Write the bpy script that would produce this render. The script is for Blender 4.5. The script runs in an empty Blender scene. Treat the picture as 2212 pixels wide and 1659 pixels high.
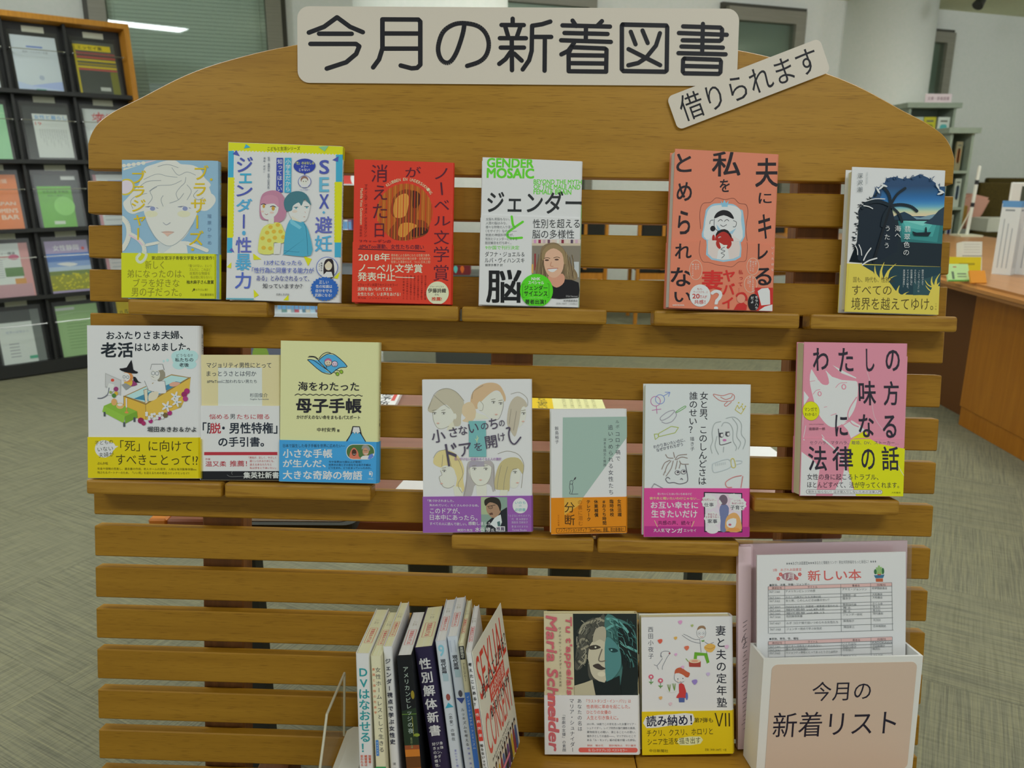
import bpy, bmesh, math, random
import numpy as np
from mathutils import Matrix, Vector

# ------------------------------------------------------------------ camera
sc = bpy.context.scene
COL = sc.collection
CAM_H = 1.15
cam_d = bpy.data.cameras.new('camera')
cam_d.sensor_width = 36.0
cam_d.lens = 36.0 * 1720.0 / 2212.0
cam_d.clip_start = 0.02
cam_d.dof.use_dof = True; cam_d.dof.focus_distance = 1.10; cam_d.dof.aperture_fstop = 8.0
cam = bpy.data.objects.new('camera', cam_d)
COL.objects.link(cam)
# rows: world axes written in camera axes (pitched 15 degrees down)
CW = np.array([[0.9999866, -0.0051763, 0.0],
               [0.0013397, 0.2588123, -0.9659267],
               [0.0049999, 0.9659138, 0.2588158]])
M = Matrix(CW.tolist()).to_4x4()
M.translation = (0, 0, CAM_H)
cam.matrix_world = M
sc.camera = cam

# ------------------------------------------------------------------ light
sc.view_settings.view_transform = 'Standard'
sc.view_settings.look = 'None'
sc.view_settings.gamma = 1.0
sc.view_settings.use_curve_mapping = False
sc.view_settings.exposure = 0.0
world = bpy.data.worlds.new('room_light')
sc.world = world
world.use_nodes = True
bg = world.node_tree.nodes['Background']
bg.inputs[0].default_value = (0.92, 1.0, 1.02, 1)
bg.inputs[1].default_value = 0.50
LAMPS_AND_FILLS = [(-1.6, -0.4, 20), (0.9, -0.4, 20), (3.6, -0.4, 12), (-1.6, 2.2, 20), (1.2, 2.0, 18), (4.0, 2.4, 15), (-2.7, 3.2, 34), (0.1, 3.0, 16), (1.9, 4.4, 46), (4.3, 4.9, 22), (5.9, 6.0, 18)]
for lx, ly, lw in LAMPS_AND_FILLS:
    far = ly > 2.9       # added unseen point fills that brighten the far columns and walls
    ld = bpy.data.lights.new('ceiling_and_fill_light', 'POINT' if far else 'AREA')
    if far: ld.shadow_soft_size = 0.15
    else: ld.shape = 'RECTANGLE'; ld.size = 1.2; ld.size_y = 0.30
    ld.energy = lw; ld.color = (0.96, 1.0, 1.04)
    lo = bpy.data.objects.new('ceiling_and_fill_light', ld)
    lo.location = (lx, ly, 2.38 if far else 2.57)
    COL.objects.link(lo)
CEIL = 2.6

# ------------------------------------------------------------------ board frame (measured)
RB = np.array([[0.99948903, 0.02149301, -0.02365857], [-0.02330647, 0.99658202, -0.07925332], [0.02187431, 0.07976422, 0.99657372]])
TB = np.array([0.00453311, 0.27086405, -1.10176132])
F = 1720.0; CX, CY = 1106.0, 829.5
BW = CW @ RB
BO = CW @ TB + np.array([0, 0, CAM_H])
BM = Matrix(BW.tolist()).to_4x4(); BM.translation = BO.tolist()   # (u right, v up, n towards viewer) -> world

def unp(x, y, n):
    """point of the photo that lies n metres in front of the slats, in board coordinates"""
    d = RB.T @ np.array([(x - CX) / F, -(y - CY) / F, -1.0]); o = -RB.T @ TB
    return o + (n - o[2]) / d[2] * d
def unv(x, y, v, slope=0.0):
    """point at height v - slope*n"""
    a = unp(x, y, 0); b = unp(x, y, .1)
    k = (v - a[1]) / ((b[1] - a[1]) / .1 + slope)
    return unp(x, y, k)
def ray(x, y): return CW @ np.array([(x - CX) / F, -(y - CY) / F, -1.0])
def gz(x, y, z=0.0):
    d = ray(x, y); return np.array([0, 0, CAM_H]) + (z - CAM_H) / d[2] * d
def aty(x, y, Y):
    d = ray(x, y); return np.array([0, 0, CAM_H]) + Y / d[1] * d

# ------------------------------------------------------------------ materials
def lin(c):
    return tuple(((v / 255) / 12.92 if v / 255 <= 0.04045 else ((v / 255 + 0.055) / 1.055) ** 2.4) for v in c)
def hexc(h): return tuple(int(h[i:i + 2], 16) for i in (0, 2, 4))
MATS = {}
def bsdf(m): return m.node_tree.nodes['Principled BSDF']
def plain(name, col, rough=0.5, metal=0.0, spec=0.5):
    if name in MATS: return MATS[name]
    m = bpy.data.materials.new(name); m.use_nodes = True
    b = bsdf(m); b.inputs['Base Color'].default_value = (*col, 1); b.inputs['Roughness'].default_value = rough
    b.inputs['Metallic'].default_value = metal; b.inputs['Specular IOR Level'].default_value = spec
    MATS[name] = m
    return m
PK = 0.66      # what a perfectly white sheet returns in this room's light
def ink(h, rough=0.5):
    """printed colour, given as it shows in the photograph, turned into a reflectance"""
    k = 'print_' + h
    if k in MATS: return MATS[k]
    c = tuple(min(0.9, v / PK) for v in lin(hexc(h)))
    return plain(k, c, rough, 0, 0.3)
def node(nt, t, **kw):
    n = nt.nodes.new(t)
    for k, v in kw.items(): setattr(n, k, v)
    return n
def noise_mat(name, cols, scale=(1, 1, 1), nscale=5.0, detail=4.0, rough=0.5, bump=0.0, rand=True, spec=0.4, wave=None):
    """base colour from noise stretched over object coordinates"""
    if name in MATS: return MATS[name]
    m = bpy.data.materials.new(name); m.use_nodes = True; nt = m.node_tree; b = bsdf(m)
    tc = node(nt, 'ShaderNodeTexCoord'); mp = node(nt, 'ShaderNodeMapping'); mp.inputs['Scale'].default_value = scale
    src = tc.outputs['Object']
    if rand:
        oi = node(nt, 'ShaderNodeObjectInfo'); mul = node(nt, 'ShaderNodeMath', operation='MULTIPLY'); mul.inputs[1].default_value = 37.0
        nt.links.new(oi.outputs['Random'], mul.inputs[0])
        ad = node(nt, 'ShaderNodeVectorMath', operation='ADD'); nt.links.new(src, ad.inputs[0]); nt.links.new(mul.outputs[0], ad.inputs[1]); src = ad.outputs[0]
    nt.links.new(src, mp.inputs['Vector'])
    nz = node(nt, 'ShaderNodeTexNoise'); nz.inputs['Scale'].default_value = nscale; nz.inputs['Detail'].default_value = detail; nz.inputs['Roughness'].default_value = 0.65
    nt.links.new(mp.outputs[0], nz.inputs['Vector'])
    rp = node(nt, 'ShaderNodeValToRGB'); el = rp.color_ramp.elements
    n = len(cols)
    for i, (p, c) in enumerate(cols):
        e = el[i] if i < 2 else el.new(p)
        e.position = p; e.color = (*c, 1)
    nt.links.new(nz.outputs['Fac'], rp.inputs[0])
    out = rp.outputs[0]
    if wave:
        mp2 = node(nt, 'ShaderNodeMapping'); mp2.inputs['Scale'].default_value = wave[0]; nt.links.new(src, mp2.inputs['Vector'])
        n2 = node(nt, 'ShaderNodeTexNoise'); n2.inputs['Scale'].default_value = wave[1]; n2.inputs['Detail'].default_value = 2.0
        nt.links.new(mp2.outputs[0], n2.inputs['Vector'])
        r2 = node(nt, 'ShaderNodeValToRGB'); r2.color_ramp.elements[0].position = wave[2]; r2.color_ramp.elements[1].position = wave[3]
        r2.color_ramp.elements[0].color = (*wave[4], 1); r2.color_ramp.elements[1].color = (1, 1, 1, 1)
        nt.links.new(n2.outputs['Fac'], r2.inputs[0])
        mx = node(nt, 'ShaderNodeMix', data_type='RGBA', blend_type='MULTIPLY'); mx.inputs[0].default_value = 1.0
        nt.links.new(out, mx.inputs[6]); nt.links.new(r2.outputs[0], mx.inputs[7]); out = mx.outputs[2]
    nt.links.new(out, b.inputs['Base Color'])
    b.inputs['Roughness'].default_value = rough; b.inputs['Specular IOR Level'].default_value = spec
    if bump:
        bp = node(nt, 'ShaderNodeBump'); bp.inputs['Strength'].default_value = bump; bp.inputs['Distance'].default_value = 0.002
        nt.links.new(nz.outputs['Fac'], bp.inputs['Height']); nt.links.new(bp.outputs[0], b.inputs['Normal'])
    MATS[name] = m
    return m
def L3(h): return tuple(min(.9, v / PK) for v in lin(hexc(h)))
OAK = noise_mat('oak_board', [(0.25, L3('7f5912')), (0.5, L3('8a6317')), (0.75, L3('936b1d'))], (1.0, 30, 30), 2.0, 6, 0.45, 0.04, spec=0.28,
                wave=((20, 430, 430), 2.0, 0.30, 0.43, (0.72, 0.68, 0.62)))
OAKP = noise_mat('oak_panel', [(0.25, L3('8b641d')), (0.5, L3('987024')), (0.75, L3('a1782b'))], (0.9, 14, 14), 2.0, 6, 0.42, 0.04, spec=0.28,
                 wave=((18, 430, 430), 2.0, 0.30, 0.43, (0.74, 0.70, 0.64)))
OAKL = noise_mat('oak_ledge', [(0.25, L3('845d18')), (0.5, L3('916a20')), (0.75, L3('9c7528'))], (4, 30, 30), 3.0, 5, 0.42, 0.04, spec=0.3,
                 wave=((7, 90, 90), 2.2, 0.36, 0.46, (0.8, 0.75, 0.68)))
POST = noise_mat('post_wood', [(0.3, L3('5e3a15')), (0.7, L3('7a4d1e'))], (30, 1.2, 30), 3.0, 4, 0.55, 0.04)
PAGES = noise_mat('page_paper', [(0.3, L3('cfc79c')), (0.7, L3('dfd8b4'))], (1, 1, 400), 2.0, 2, 0.8)
PAGEW = noise_mat('page_paper_white', [(0.3, L3('c6c6c0')), (0.7, L3('d6d6d2'))], (1, 1, 400), 2.0, 2, 0.8)
CARD = plain('sign_card', (0.83, 0.75, 0.635), 0.5, 0, 0.3)
BLACK = plain('black_laminate', L3('1b1c1b'), 0.5)
def film(name, tint=(1, 1, 1), gloss=0.06, rough=0.08):
    """thin clear sheet: mostly see-through with a faint mirror"""
    if name in MATS: return MATS[name]
    m = bpy.data.materials.new(name); m.use_nodes = True; nt = m.node_tree; nt.nodes.remove(bsdf(m))
    t = node(nt, 'ShaderNodeBsdfTransparent'); t.inputs[0].default_value = (*tint, 1)
    g = node(nt, 'ShaderNodeBsdfGlossy'); g.inputs['Roughness'].default_value = rough
    x = node(nt, 'ShaderNodeMixShader'); x.inputs[0].default_value = gloss
    nt.links.new(t.outputs[0], x.inputs[1]); nt.links.new(g.outputs[0], x.inputs[2]); nt.links.new(x.outputs[0], nt.nodes['Material Output'].inputs[0])
    MATS[name] = m
    return m

# ------------------------------------------------------------------ mesh helpers
def mesh(name, vs, fs, mats, mi=None, smooth=False):
    me = bpy.data.meshes.new(name); me.from_pydata([tuple(map(float, v)) for v in vs], [], fs)
    for m in (mats if isinstance(mats, (list, tuple)) else [mats]): me.materials.append(m)
    if mi is not None: me.polygons.foreach_set('material_index', mi)
    if smooth: me.polygons.foreach_set('use_smooth', [True] * len(me.polygons))
    me.update()
    return me
def link(name, me, parent=None, mw=None):
    o = bpy.data.objects.new(name, me); COL.objects.link(o)
    if parent is not None: o.parent = parent
    if mw is not None: o.matrix_basis = mw
    return o
def tag(o, label, cat, group=None, kind=None):
    o['label'] = label; o['category'] = cat
    if group: o['group'] = group
    if kind: o['kind'] = kind
    return o
def struct(o): o['kind'] = 'structure'; return o
def empty(name, mw, label, cat, group=None):
    o = bpy.data.objects.new(name, None); COL.objects.link(o); o.matrix_basis = mw; o.empty_display_size = 0.05
    return tag(o, label, cat, group)
def boxv(x0, y0, z0, x1, y1, z1):
    v = [(x0, y0, z0), (x1, y0, z0), (x1, y1, z0), (x0, y1, z0), (x0, y0, z1), (x1, y0, z1), (x1, y1, z1), (x0, y1, z1)]
    f = [(0, 3, 2, 1), (4, 5, 6, 7), (0, 1, 5, 4), (1, 2, 6, 5), (2, 3, 7, 6), (3, 0, 4, 7)]
    return v, f
def join(parts):
    V, Fc = [], []
    for v, f in parts:
        k = len(V); V += list(v); Fc += [tuple(i + k for i in t) for t in f]
    return V, Fc
def boxm(name, b, mat, bevel=0.0, seg=1):
    v, f = boxv(*b)
    me = mesh(name, v, f, mat)
    if bevel:
        bm = bmesh.new(); bm.from_mesh(me)
        bmesh.ops.bevel(bm, geom=bm.edges[:], offset=bevel, segments=seg, profile=0.5, affect='EDGES')
        bm.to_mesh(me); bm.free(); me.update()
    return me
def box(name, b, mat, parent=None, mw=None, bevel=0.0, seg=1): return link(name, boxm(name, b, mat, bevel, seg), parent, mw)
def prism(pts, z0, z1):
    n = len(pts)
    v = [(x, y, z0) for x, y in pts] + [(x, y, z1) for x, y in pts]
    f = [tuple(range(n))[::-1], tuple(range(n, 2 * n))] + [(i, (i + 1) % n, (i + 1) % n + n, i + n) for i in range(n)]
    return v, f
def cyl(p0, p1, r0, r1=None, n=12):
    p0, p1 = Vector(p0), Vector(p1); r1 = r0 if r1 is None else r1
    d = (p1 - p0).normalized(); a = d.orthogonal().normalized(); b = d.cross(a)
    v, f = [], []
    for p, r in ((p0, r0), (p1, r1)):
        for i in range(n):
            t = 2 * math.pi * i / n; v.append(tuple(p + (a * math.cos(t) + b * math.sin(t)) * r))
    f = [(i, (i + 1) % n, (i + 1) % n + n, i + n) for i in range(n)] + [tuple(range(n))[::-1], tuple(range(n, 2 * n))]
    return v, f
def roundrect(x0, y0, x1, y1, r, k=6):
    o = []
    for cx, cy, a in ((x1 - r, y1 - r, 0), (x0 + r, y1 - r, 90), (x0 + r, y0 + r, 180), (x1 - r, y0 + r, 270)):
        for i in range(k + 1):
            t = math.radians(a + 90 * i / k); o.append((cx + r * math.cos(t), cy + r * math.sin(t)))
    return o
def frame(o, x, y):
    """4x4 from origin, x direction and y direction"""
    x = np.array(x, float); x /= np.linalg.norm(x); y = np.array(y, float); y -= x * (x @ y); y /= np.linalg.norm(y); z = np.cross(x, y)
    m = Matrix(np.stack([x, y, z], 1).tolist()).to_4x4(); m.translation = [float(t) for t in o]
    return m

# ------------------------------------------------------------------ flat print
GL = {}
def glyph(s, b=0.0):
    if b: return glyph(s)
    k = (s, b)
    if k not in GL:
        c = bpy.data.curves.new('g', 'FONT'); c.body = s; c.size = 1; c.resolution_u = 3; c.fill_mode = 'FRONT'
        o = bpy.data.objects.new('g', c); m = o.to_mesh()
        v = np.array([tuple(p.co)[:2] for p in m.vertices], float).reshape(-1, 2); f = [tuple(p.vertices) for p in m.polygons]
        o.to_mesh_clear(); bpy.data.objects.remove(o); bpy.data.curves.remove(c)
        GL[k] = (v, f)
    return GL[k]
def spline(pts, k=6, closed=False):
    p = [np.array(q, float) for q in pts]
    if len(p) < 3: return p
    o = []; n = len(p); rng = range(n) if closed else range(n - 1)
    for i in rng:
        a = p[(i - 1) % n] if (closed or i > 0) else p[0]; b = p[i]; c = p[(i + 1) % n]; d = p[(i + 2) % n] if (closed or i + 2 < n) else p[-1]
        for j in range(k):
            t = j / k; o.append(0.5 * (2 * b + (c - a) * t + (2 * a - 5 * b + 4 * c - d) * t * t + (3 * b - a - 3 * c + d) * t ** 3))
    if not closed: o.append(p[-1])
    return o
def homog(src, dst):
    A = []; B = []
    for (x, y), (u, v) in zip(src, dst):
        A.append([x, y, 1, 0, 0, 0, -u * x, -u * y]); B.append(u); A.append([0, 0, 0, x, y, 1, -v * x, -v * y]); B.append(v)
    h = np.linalg.solve(np.array(A), np.array(B)); return np.append(h, 1).reshape(3, 3)
class Art:
    """polygons and letters drawn flat; coordinates are mapped onto the sheet by a homography"""
    def __init__(s, Hm, z0=0.00006, dz=0.000012):
        s.H = Hm; s.z = z0; s.dz = dz; s.v = []; s.f = []; s.mi = []; s.mats = []; s.ix = {}; s.lim = None
    def _m(s, c):
        if c not in s.ix: s.ix[c] = len(s.mats); s.mats.append(ink(c))
        return s.ix[c]
    def add(s, pts, faces, c, zo=None):
        if len(pts) == 0: return
        p = np.c_[np.array(pts, float), np.ones(len(pts))] @ s.H.T; p = p[:, :2] / p[:, 2:]
        if s.lim is not None: p = np.clip(p, [s.lim[0], s.lim[1]], [s.lim[2], s.lim[3]])     # trimmed at the sheet's edges
        k = len(s.v); s.z += s.dz
        s.v += [(a, b, s.z + (zo[i] if zo is not None else 0.0)) for i, (a, b) in enumerate(p)]; m = s._m(c)
        for t in faces:
            t = [i + k for i in t]
            a = 0.0
            for i in range(len(t)):
                q, r = s.v[t[i]], s.v[t[(i + 1) % len(t)]]; a += q[0] * r[1] - r[0] * q[1]
            s.f.append(tuple(t if a > 0 else t[::-1])); s.mi.append(m)
    def P(s, pts, c, sm=0): 
        if sm: pts = spline(pts, sm, True)
        s.add(pts, [tuple(range(len(pts)))], c)
    def R(s, x0, y0, x1, y1, c): s.P([(x0, y0), (x1, y0), (x1, y1), (x0, y1)], c)
    def RR(s, x0, y0, x1, y1, r, c): s.P(roundrect(x0, y0, x1, y1, r), c)
    def E(s, x, y, rx, ry, c, n=24, a0=0, a1=360, rot=0):
        cr, sr = math.cos(math.radians(rot)), math.sin(math.radians(rot)); o = []
        full = a1 - a0 >= 360
        for i in range(n if full else n + 1):
            t = math.radians(a0 + (a1 - a0) * i / n); a, b = rx * math.cos(t), ry * math.sin(t); o.append((x + a * cr - b * sr, y + a * sr + b * cr))
        s.P(o, c)
    def L(s, pts, w, c, sm=0, closed=False):
        p = spline(pts, sm, closed) if sm else [np.array(q, float) for q in pts]
        if closed: p = list(p) + [p[0]]
        V, Fc, Z = [], [], []; h = w / 2
        for i in range(len(p) - 1):
            d = p[i + 1] - p[i]; l = math.hypot(*d)
            if l < 1e-6: continue
            n = np.array([-d[1], d[0]]) / l * h; k = len(V)
            V += [p[i] + n, p[i] - n, p[i + 1] - n, p[i + 1] + n]; Fc.append((k, k + 1, k + 2, k + 3)); Z += [s.dz * .25 * (i % 3)] * 4
        m = 8 if w < 12 else 14
        caps = range(len(p)) if w >= 12 and not sm else ([0, len(p) - 1] if w > 3 else [])
        for i in caps:
            k = len(V); V += [p[i] + h * np.array([math.cos(2 * math.pi * j / m), math.sin(2 * math.pi * j / m)]) for j in range(m)]; Fc.append(tuple(range(k, k + m))); Z += [s.dz * .75] * m
        s.add(V, Fc, c, Z)
    def T(s, t, x0, y0, x1, y1, c, b=0.0, rot=0.0, sh=0.0):
        v, f = glyph(t)
        if len(v) == 0: return
        if b >= .008:      # bolder: the same letters again with small shifts, one layer each
            w_ = x1 - x0; g0, g1 = v.min(0), v.max(0); ex = b * .6 * w_ / (g1[0] - g0[0]); ey = b * .6 * (y1 - y0) / (g1[1] - g0[1]); zs = s.z
            for i, (dx, dy) in enumerate(((ex, ey), (-ex, ey), (ex, -ey), (-ex, -ey))):
                s.T(t, x0 + dx, y0 + dy, x1 + dx, y1 + dy, c, 0, rot, sh); s.z -= s.dz * .8
        lo, hi = v.min(0), v.max(0); q = (v - lo) / np.maximum(hi - lo, 1e-6)
        X = (x0 + x1) / 2 + (q[:, 0] - .5) * (x1 - x0); Y = (y0 + y1) / 2 + (.5 - q[:, 1]) * (y1 - y0)
        X = X + sh * ((y0 + y1) / 2 - Y)
        if rot:
            mx, my = (x0 + x1) / 2, (y0 + y1) / 2; cr, sr = math.cos(math.radians(rot)), math.sin(math.radians(rot))
            X, Y = mx + (X - mx) * cr - (Y - my) * sr, my + (X - mx) * sr + (Y - my) * cr
        s.add(np.c_[X, Y], f, c)
    def V(s, t, xc, y0, y1, w, c, b=0.0, dx=0.0):
        """vertical column of characters; xc centre at the top, dx drift to the bottom"""
        n = len(t); st = (y1 - y0) / n
        if b >= .008:
            for ex, ey in ((1, 1), (-1, 1), (1, -1), (-1, -1)): s.V(t, xc + ex * b * .65 * w, y0 + ey * b * .65 * w, y1 + ey * b * .65 * w, w, c, 0, dx); s.z -= s.dz * .8
        VV, FF = [], []
        for i, ch in enumerate(t):
            if ch in ' 　': continue
            v, f = glyph(ch, b)
            if len(v) == 0: continue
            v = v - np.array([0.5, 0.38])
            if ord(ch) < 128: v = v + np.array([0.5 - (v[:, 0].max() + v[:, 0].min() + 1.0) / 2, 0.02])
            if ch in 'ー—…―（）「」『』〈〉《》：': v = np.c_[v[:, 1], -v[:, 0]]
            elif ch in '、。': v = v + np.array([0.6, 0.6])
            elif ch in 'ぁぃぅぇぉっゃゅょァィゥェォッャュョ': v = v + np.array([0.08, 0.08])
            X = xc + dx * (i + .5) / n + v[:, 0] * w; Y = y0 + st * (i + .5) - v[:, 1] * min(w, st * 1.02)
            k = len(VV); VV += list(zip(X, Y)); FF += [tuple(j + k for j in q) for q in f]
        s.add(VV, FF, c)
    def obj(s, name, parent, mw=None):
        if not s.f: return None
        return link(name, mesh(name, s.v, s.f, s.mats, s.mi), parent, mw)
# ------------------------------------------------------------------ the room
CARPET = noise_mat('carpet', [(0.28, L3('5b5a4e')), (0.5, L3('757461')), (0.72, L3('878468'))], (6, 300, 1), 1.0, 4, 0.95, 0.0, spec=0.05,
                   wave=((260, 9, 1), 1.0, 0.25, 0.6, (0.80, 0.80, 0.79)))
WALL = noise_mat('wall_paint', [(0.3, L3('c4c8c2')), (0.7, L3('c9cdc6'))], (1, 1, 1), 40.0, 3, 0.9, 0.02, spec=0.1)
CEILM = noise_mat('ceiling_paint', [(0.3, L3('b9bb9c')), (0.7, L3('c1c3a6'))], (1, 1, 1), 30.0, 3, 0.95, spec=0.05)
fl = struct(box('floor', (-9, -4, -0.06, 12, 13, -0.0005), CARPET))
struct(box('ceiling', (-9, -4, CEIL, 12, 13, CEIL + 0.05), CEILM))
def w2p(P):
    c = CW.T @ (np.array(P, float) - [0, 0, CAM_H])
    return (CX + F * c[0] / -c[2], CY - F * c[1] / -c[2]) if c[2] < -0.1 else (-9e9, 0)
tile = boxm('carpet_tile', (-0.2497, -0.2497, -0.006, 0.2497, 0.2497, 0.0), CARPET)
a29 = math.radians(29)
cand = []
for i in range(-30, 31):
    for j in range(-30, 31):
        gx, gy = i * .5, j * .5
        x = gx * math.cos(a29) + gy * math.sin(a29) + 0.12; y = -gx * math.sin(a29) + gy * math.cos(a29) + 0.1
        if y < 0.3 or y > 9: continue
        px, py = w2p((x, y, 0))
        if -260 < px < 2480 and py < 1900: cand.append((y, x, (i + j) % 2))
cand.sort()
for y, x, o in cand[:290]:
    link('carpet_tile', tile, fl, Matrix.Translation((x, y, 0)) @ Matrix.Rotation(-a29 + (math.pi / 2 if o else 0), 4, 'Z'))
# back wall: slants away to the right
WP = np.array([3.915, 7.952, 0.0]); WD = np.array([0.941, 0.339, 0.0]); WD /= np.linalg.norm(WD); WN = np.array([WD[1], -WD[0], 0.0])
WM = frame(WP, WD, (0, 0, 1))          # x along the wall, y up, z out of the wall towards the room
struct(box('wall_back', (-9, 0, -0.12, 7, CEIL, 0), WALL, None, WM))
def wallxy(px, py, out=0.0):
    d = ray(px, py); o = np.array([0, 0, CAM_H]); k = ((WP + WN * out - o) @ WN) / (d @ WN); p = o + k * d
    return (p - WP) @ WD, p[2]
ALU = noise_mat('bronze_aluminium', [(0.3, L3('6e6d60')), (0.7, L3('7a786a'))], (1, 40, 1), 3.0, 2, 0.45, spec=0.5)
ALUD = plain('dark_window_frame', L3('3b3a30'), 0.5)
BLIND = plain('blind_slat', (0.80, 0.86, 0.80), 0.6, 0, 0.3)
GLASS = film('window_glass', (0.86, 0.91, 0.88), 0.07, 0.02)
BACKG = plain('window_back', L3('78827c'), 0.8)
HEAD = 2.43
def window(n, a0, a1, z0, z1, blind, fw=0.07):
    w = box('window_%d' % n, (a0 + fw, z0 + fw, 0.001, a1 - fw, z1 - fw, 0.006), BACKG, None, WM); struct(w)
    fr = join([boxv(a0, z0, 0.0, a0 + fw, z1, 0.09), boxv(a1 - fw, z0, 0.0, a1, z1, 0.09), boxv(a0 + fw, z1 - fw, 0.0, a1 - fw, z1, 0.09), boxv(a0 + fw, z0, 0.0, a1 - fw, z0 + fw, 0.09)])
    link('window_frame', mesh('window_frame', *fr, ALU), w)
    k = fw * 0.35
    fr = join([boxv(a0 - k, z0 - k, 0, a0, z1 + k, 0.04), boxv(a1, z0 - k, 0, a1 + k, z1 + k, 0.04), boxv(a0, z1, 0, a1, z1 + k, 0.04), boxv(a0, z0 - k, 0, a1, z0, 0.04)])
    link('window_trim', mesh('window_trim', *fr, ALUD), w)
    if blind:
        ps = []
        z = z0 + fw
        while z < z1 - fw - 0.01:
            ps.append(boxv(a0 + fw + .005, z, 0.022, a1 - fw - .005, z + 0.021, 0.0235)); z += 0.024
        V, Fc = join(ps)
        V = [(x, y, zz + (0.006 if (i % 8) in (2, 3, 6, 7) else 0)) for i, (x, y, zz) in enumerate(V)]
        b = link('blind_slats', mesh('blind_slats', V, Fc, BLIND), w); b['kind'] = 'stuff'
        for t in (0.12, 0.88):
            x = a0 + (a1 - a0) * t
            link('blind_cord', mesh('blind_cord', *cyl((x, z0 + fw, 0.034), (x, z1 - fw, 0.034), 0.002, n=6), BLIND), w)
    link('pane', mesh('pane', *boxv(a0 + fw, z0 + fw, 0.05, a1 - fw, z1 - fw, 0.056), GLASS), w)
x0, _ = wallxy(196, 40); x1, _ = wallxy(606, 40)
window(1, x0, x1, 0.85, HEAD, True, (x1 - x0) * 0.085)
x0, _ = wallxy(930, 8); x1, _ = wallxy(1280, 8)
window(2, x0, x1, 0.85, HEAD, True, (x1 - x0) * 0.05)
x0, _ = wallxy(1560, 60); x1, zz = wallxy(1729, 30)
window(3, x0, x1, 0.85, zz, False, (x1 - x0) * 0.13)
x0, _ = wallxy(1880, 100); x1, zz = wallxy(2049, 74)
window(4, x0, x1, 0.85, zz, False, (x1 - x0) * 0.10)
def column(pxl, pxr, py, r):
    a = ray(pxl, py)[:2]; b = ray(pxr, py)[:2]; a /= np.linalg.norm(a); b /= np.linalg.norm(b)
    h = math.acos(a @ b) / 2; c = (a + b); c = c / np.linalg.norm(c) * r / math.sin(h)
    v, f = cyl((0, 0, 0), (0, 0, CEIL), r, n=64)
    o = link('column', mesh('column', v, f, WALL, smooth=False), None, Matrix.Translation((c[0], c[1], 0)))
    for p in o.data.polygons: p.use_smooth = len(p.vertices) == 4
    return o
c1 = struct(column(761, 1097, 10, 0.40)); c2 = struct(column(1816, 2030, 10, 0.40))
# ceiling spotlight
p = aty(2116, 8, 6.8); zc = CEIL
sp = empty('ceiling_spotlight', Matrix.Translation((p[0], p[1], zc)), 'small black spotlight hanging from the ceiling', 'spotlight')
SPB = plain('spotlight_black', L3('20211c'), 0.5)
dz = p[2] - zc
link('ceiling_plate', mesh('ceiling_plate', *cyl((0, 0, 0), (0, 0, -0.015), 0.06, n=24), SPB), sp)
link('arm', mesh('arm', *join([cyl((0.01, 0, -0.015), (-0.05, 0, -0.12), 0.007), cyl((0.01, 0, -0.015), (0.015, 0, -0.13), 0.006)]), SPB), sp)
link('lamp_head', mesh('lamp_head', *cyl((0.03, 0, -0.11), (-0.03, -0.03, -0.19), 0.028, 0.042, 20), SPB), sp)

# ------------------------------------------------------------------ display stand
PITCH, SH = 0.06147, 0.04494
st = empty('display_stand', BM @ Matrix.Translation((0, -1.05, -0.02)), 'tall oak slatted book display stand with an arched top panel', 'display stand')
OFF = Matrix.Translation((0, 1.05, 0.02))       # board coordinates -> stand-local
arch = [(0.598, 0.0165), (0.598, 0.05), (0.592, 0.066), (0.580, 0.082), (0.556, 0.098), (0.525, 0.113), (0.459, 0.146), (0.395, 0.168), (0.31, 0.188), (0.20, 0.203), (0.10, 0.212), (0.0, 0.215)]
ap = [tuple(q) for q in spline(arch[1:], 5)]
outl = [arch[0]] + ap + [(-x, y) for x, y in ap[::-1][1:]] + [(-arch[0][0], arch[0][1])]
pv, pf = prism([(x, y) for x, y in outl], -0.02, 0.0)
bm = bmesh.new(); me = mesh('top_panel', pv, pf, OAKP); bm.from_mesh(me)
bmesh.ops.bevel(bm, geom=[e for e in bm.edges if abs(e.verts[0].co.z - e.verts[1].co.z) < 1e-6], offset=0.0012, segments=1, affect='EDGES'); bm.to_mesh(me); bm.free()
link('top_panel', me, st, OFF)
slat = boxm('slat', (-0.6, -SH, -0.02, 0.6, 0, 0), OAK, 0.0015)
for k in range(17): link('slat', slat, st, OFF @ Matrix.Translation((0, -k * PITCH, 0)))
post = boxm('post', (-0.03, -1.06, -0.06, 0.03, 0.15, -0.0205), POST, 0.002)
for x in (-0.42, 0, 0.425): link('post', post, st, OFF @ Matrix.Translation((x, 0, 0)))
for x in (-0.42, 0, 0.425):
    w = BM @ Vector((x, -1.05, -0.04))
    f = box('foot', (-0.03, -0.25, 0.0, 0.03, 0.30, w.z - 0.0), POST, None, None, 0.004)
    f.parent = st; f.matrix_parent_inverse = st.matrix_basis.inverted(); f.matrix_basis = Matrix.Translation((w.x, w.y, 0.001))
TSL = math.tan(math.radians(3.4))
TV = -0.787
TRM = Matrix.Translation((0, TV, 0)) @ Matrix.Rotation(math.radians(3.4), 4, 'X')   # tray frame in board coordinates (y up from the tray top)
x0 = unp(695, 1659, 0.14)[0]; xm = 0.186; x1 = 0.568
for nm, a, b in (('tray_board', x0, xm - 0.0008), ('tray_board', xm + 0.0008, x1)):
    box(nm, (a, -0.018, 0.0005, b, 0, 0.28), OAKP, st, OFF @ TRM, 0.0012)

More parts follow.
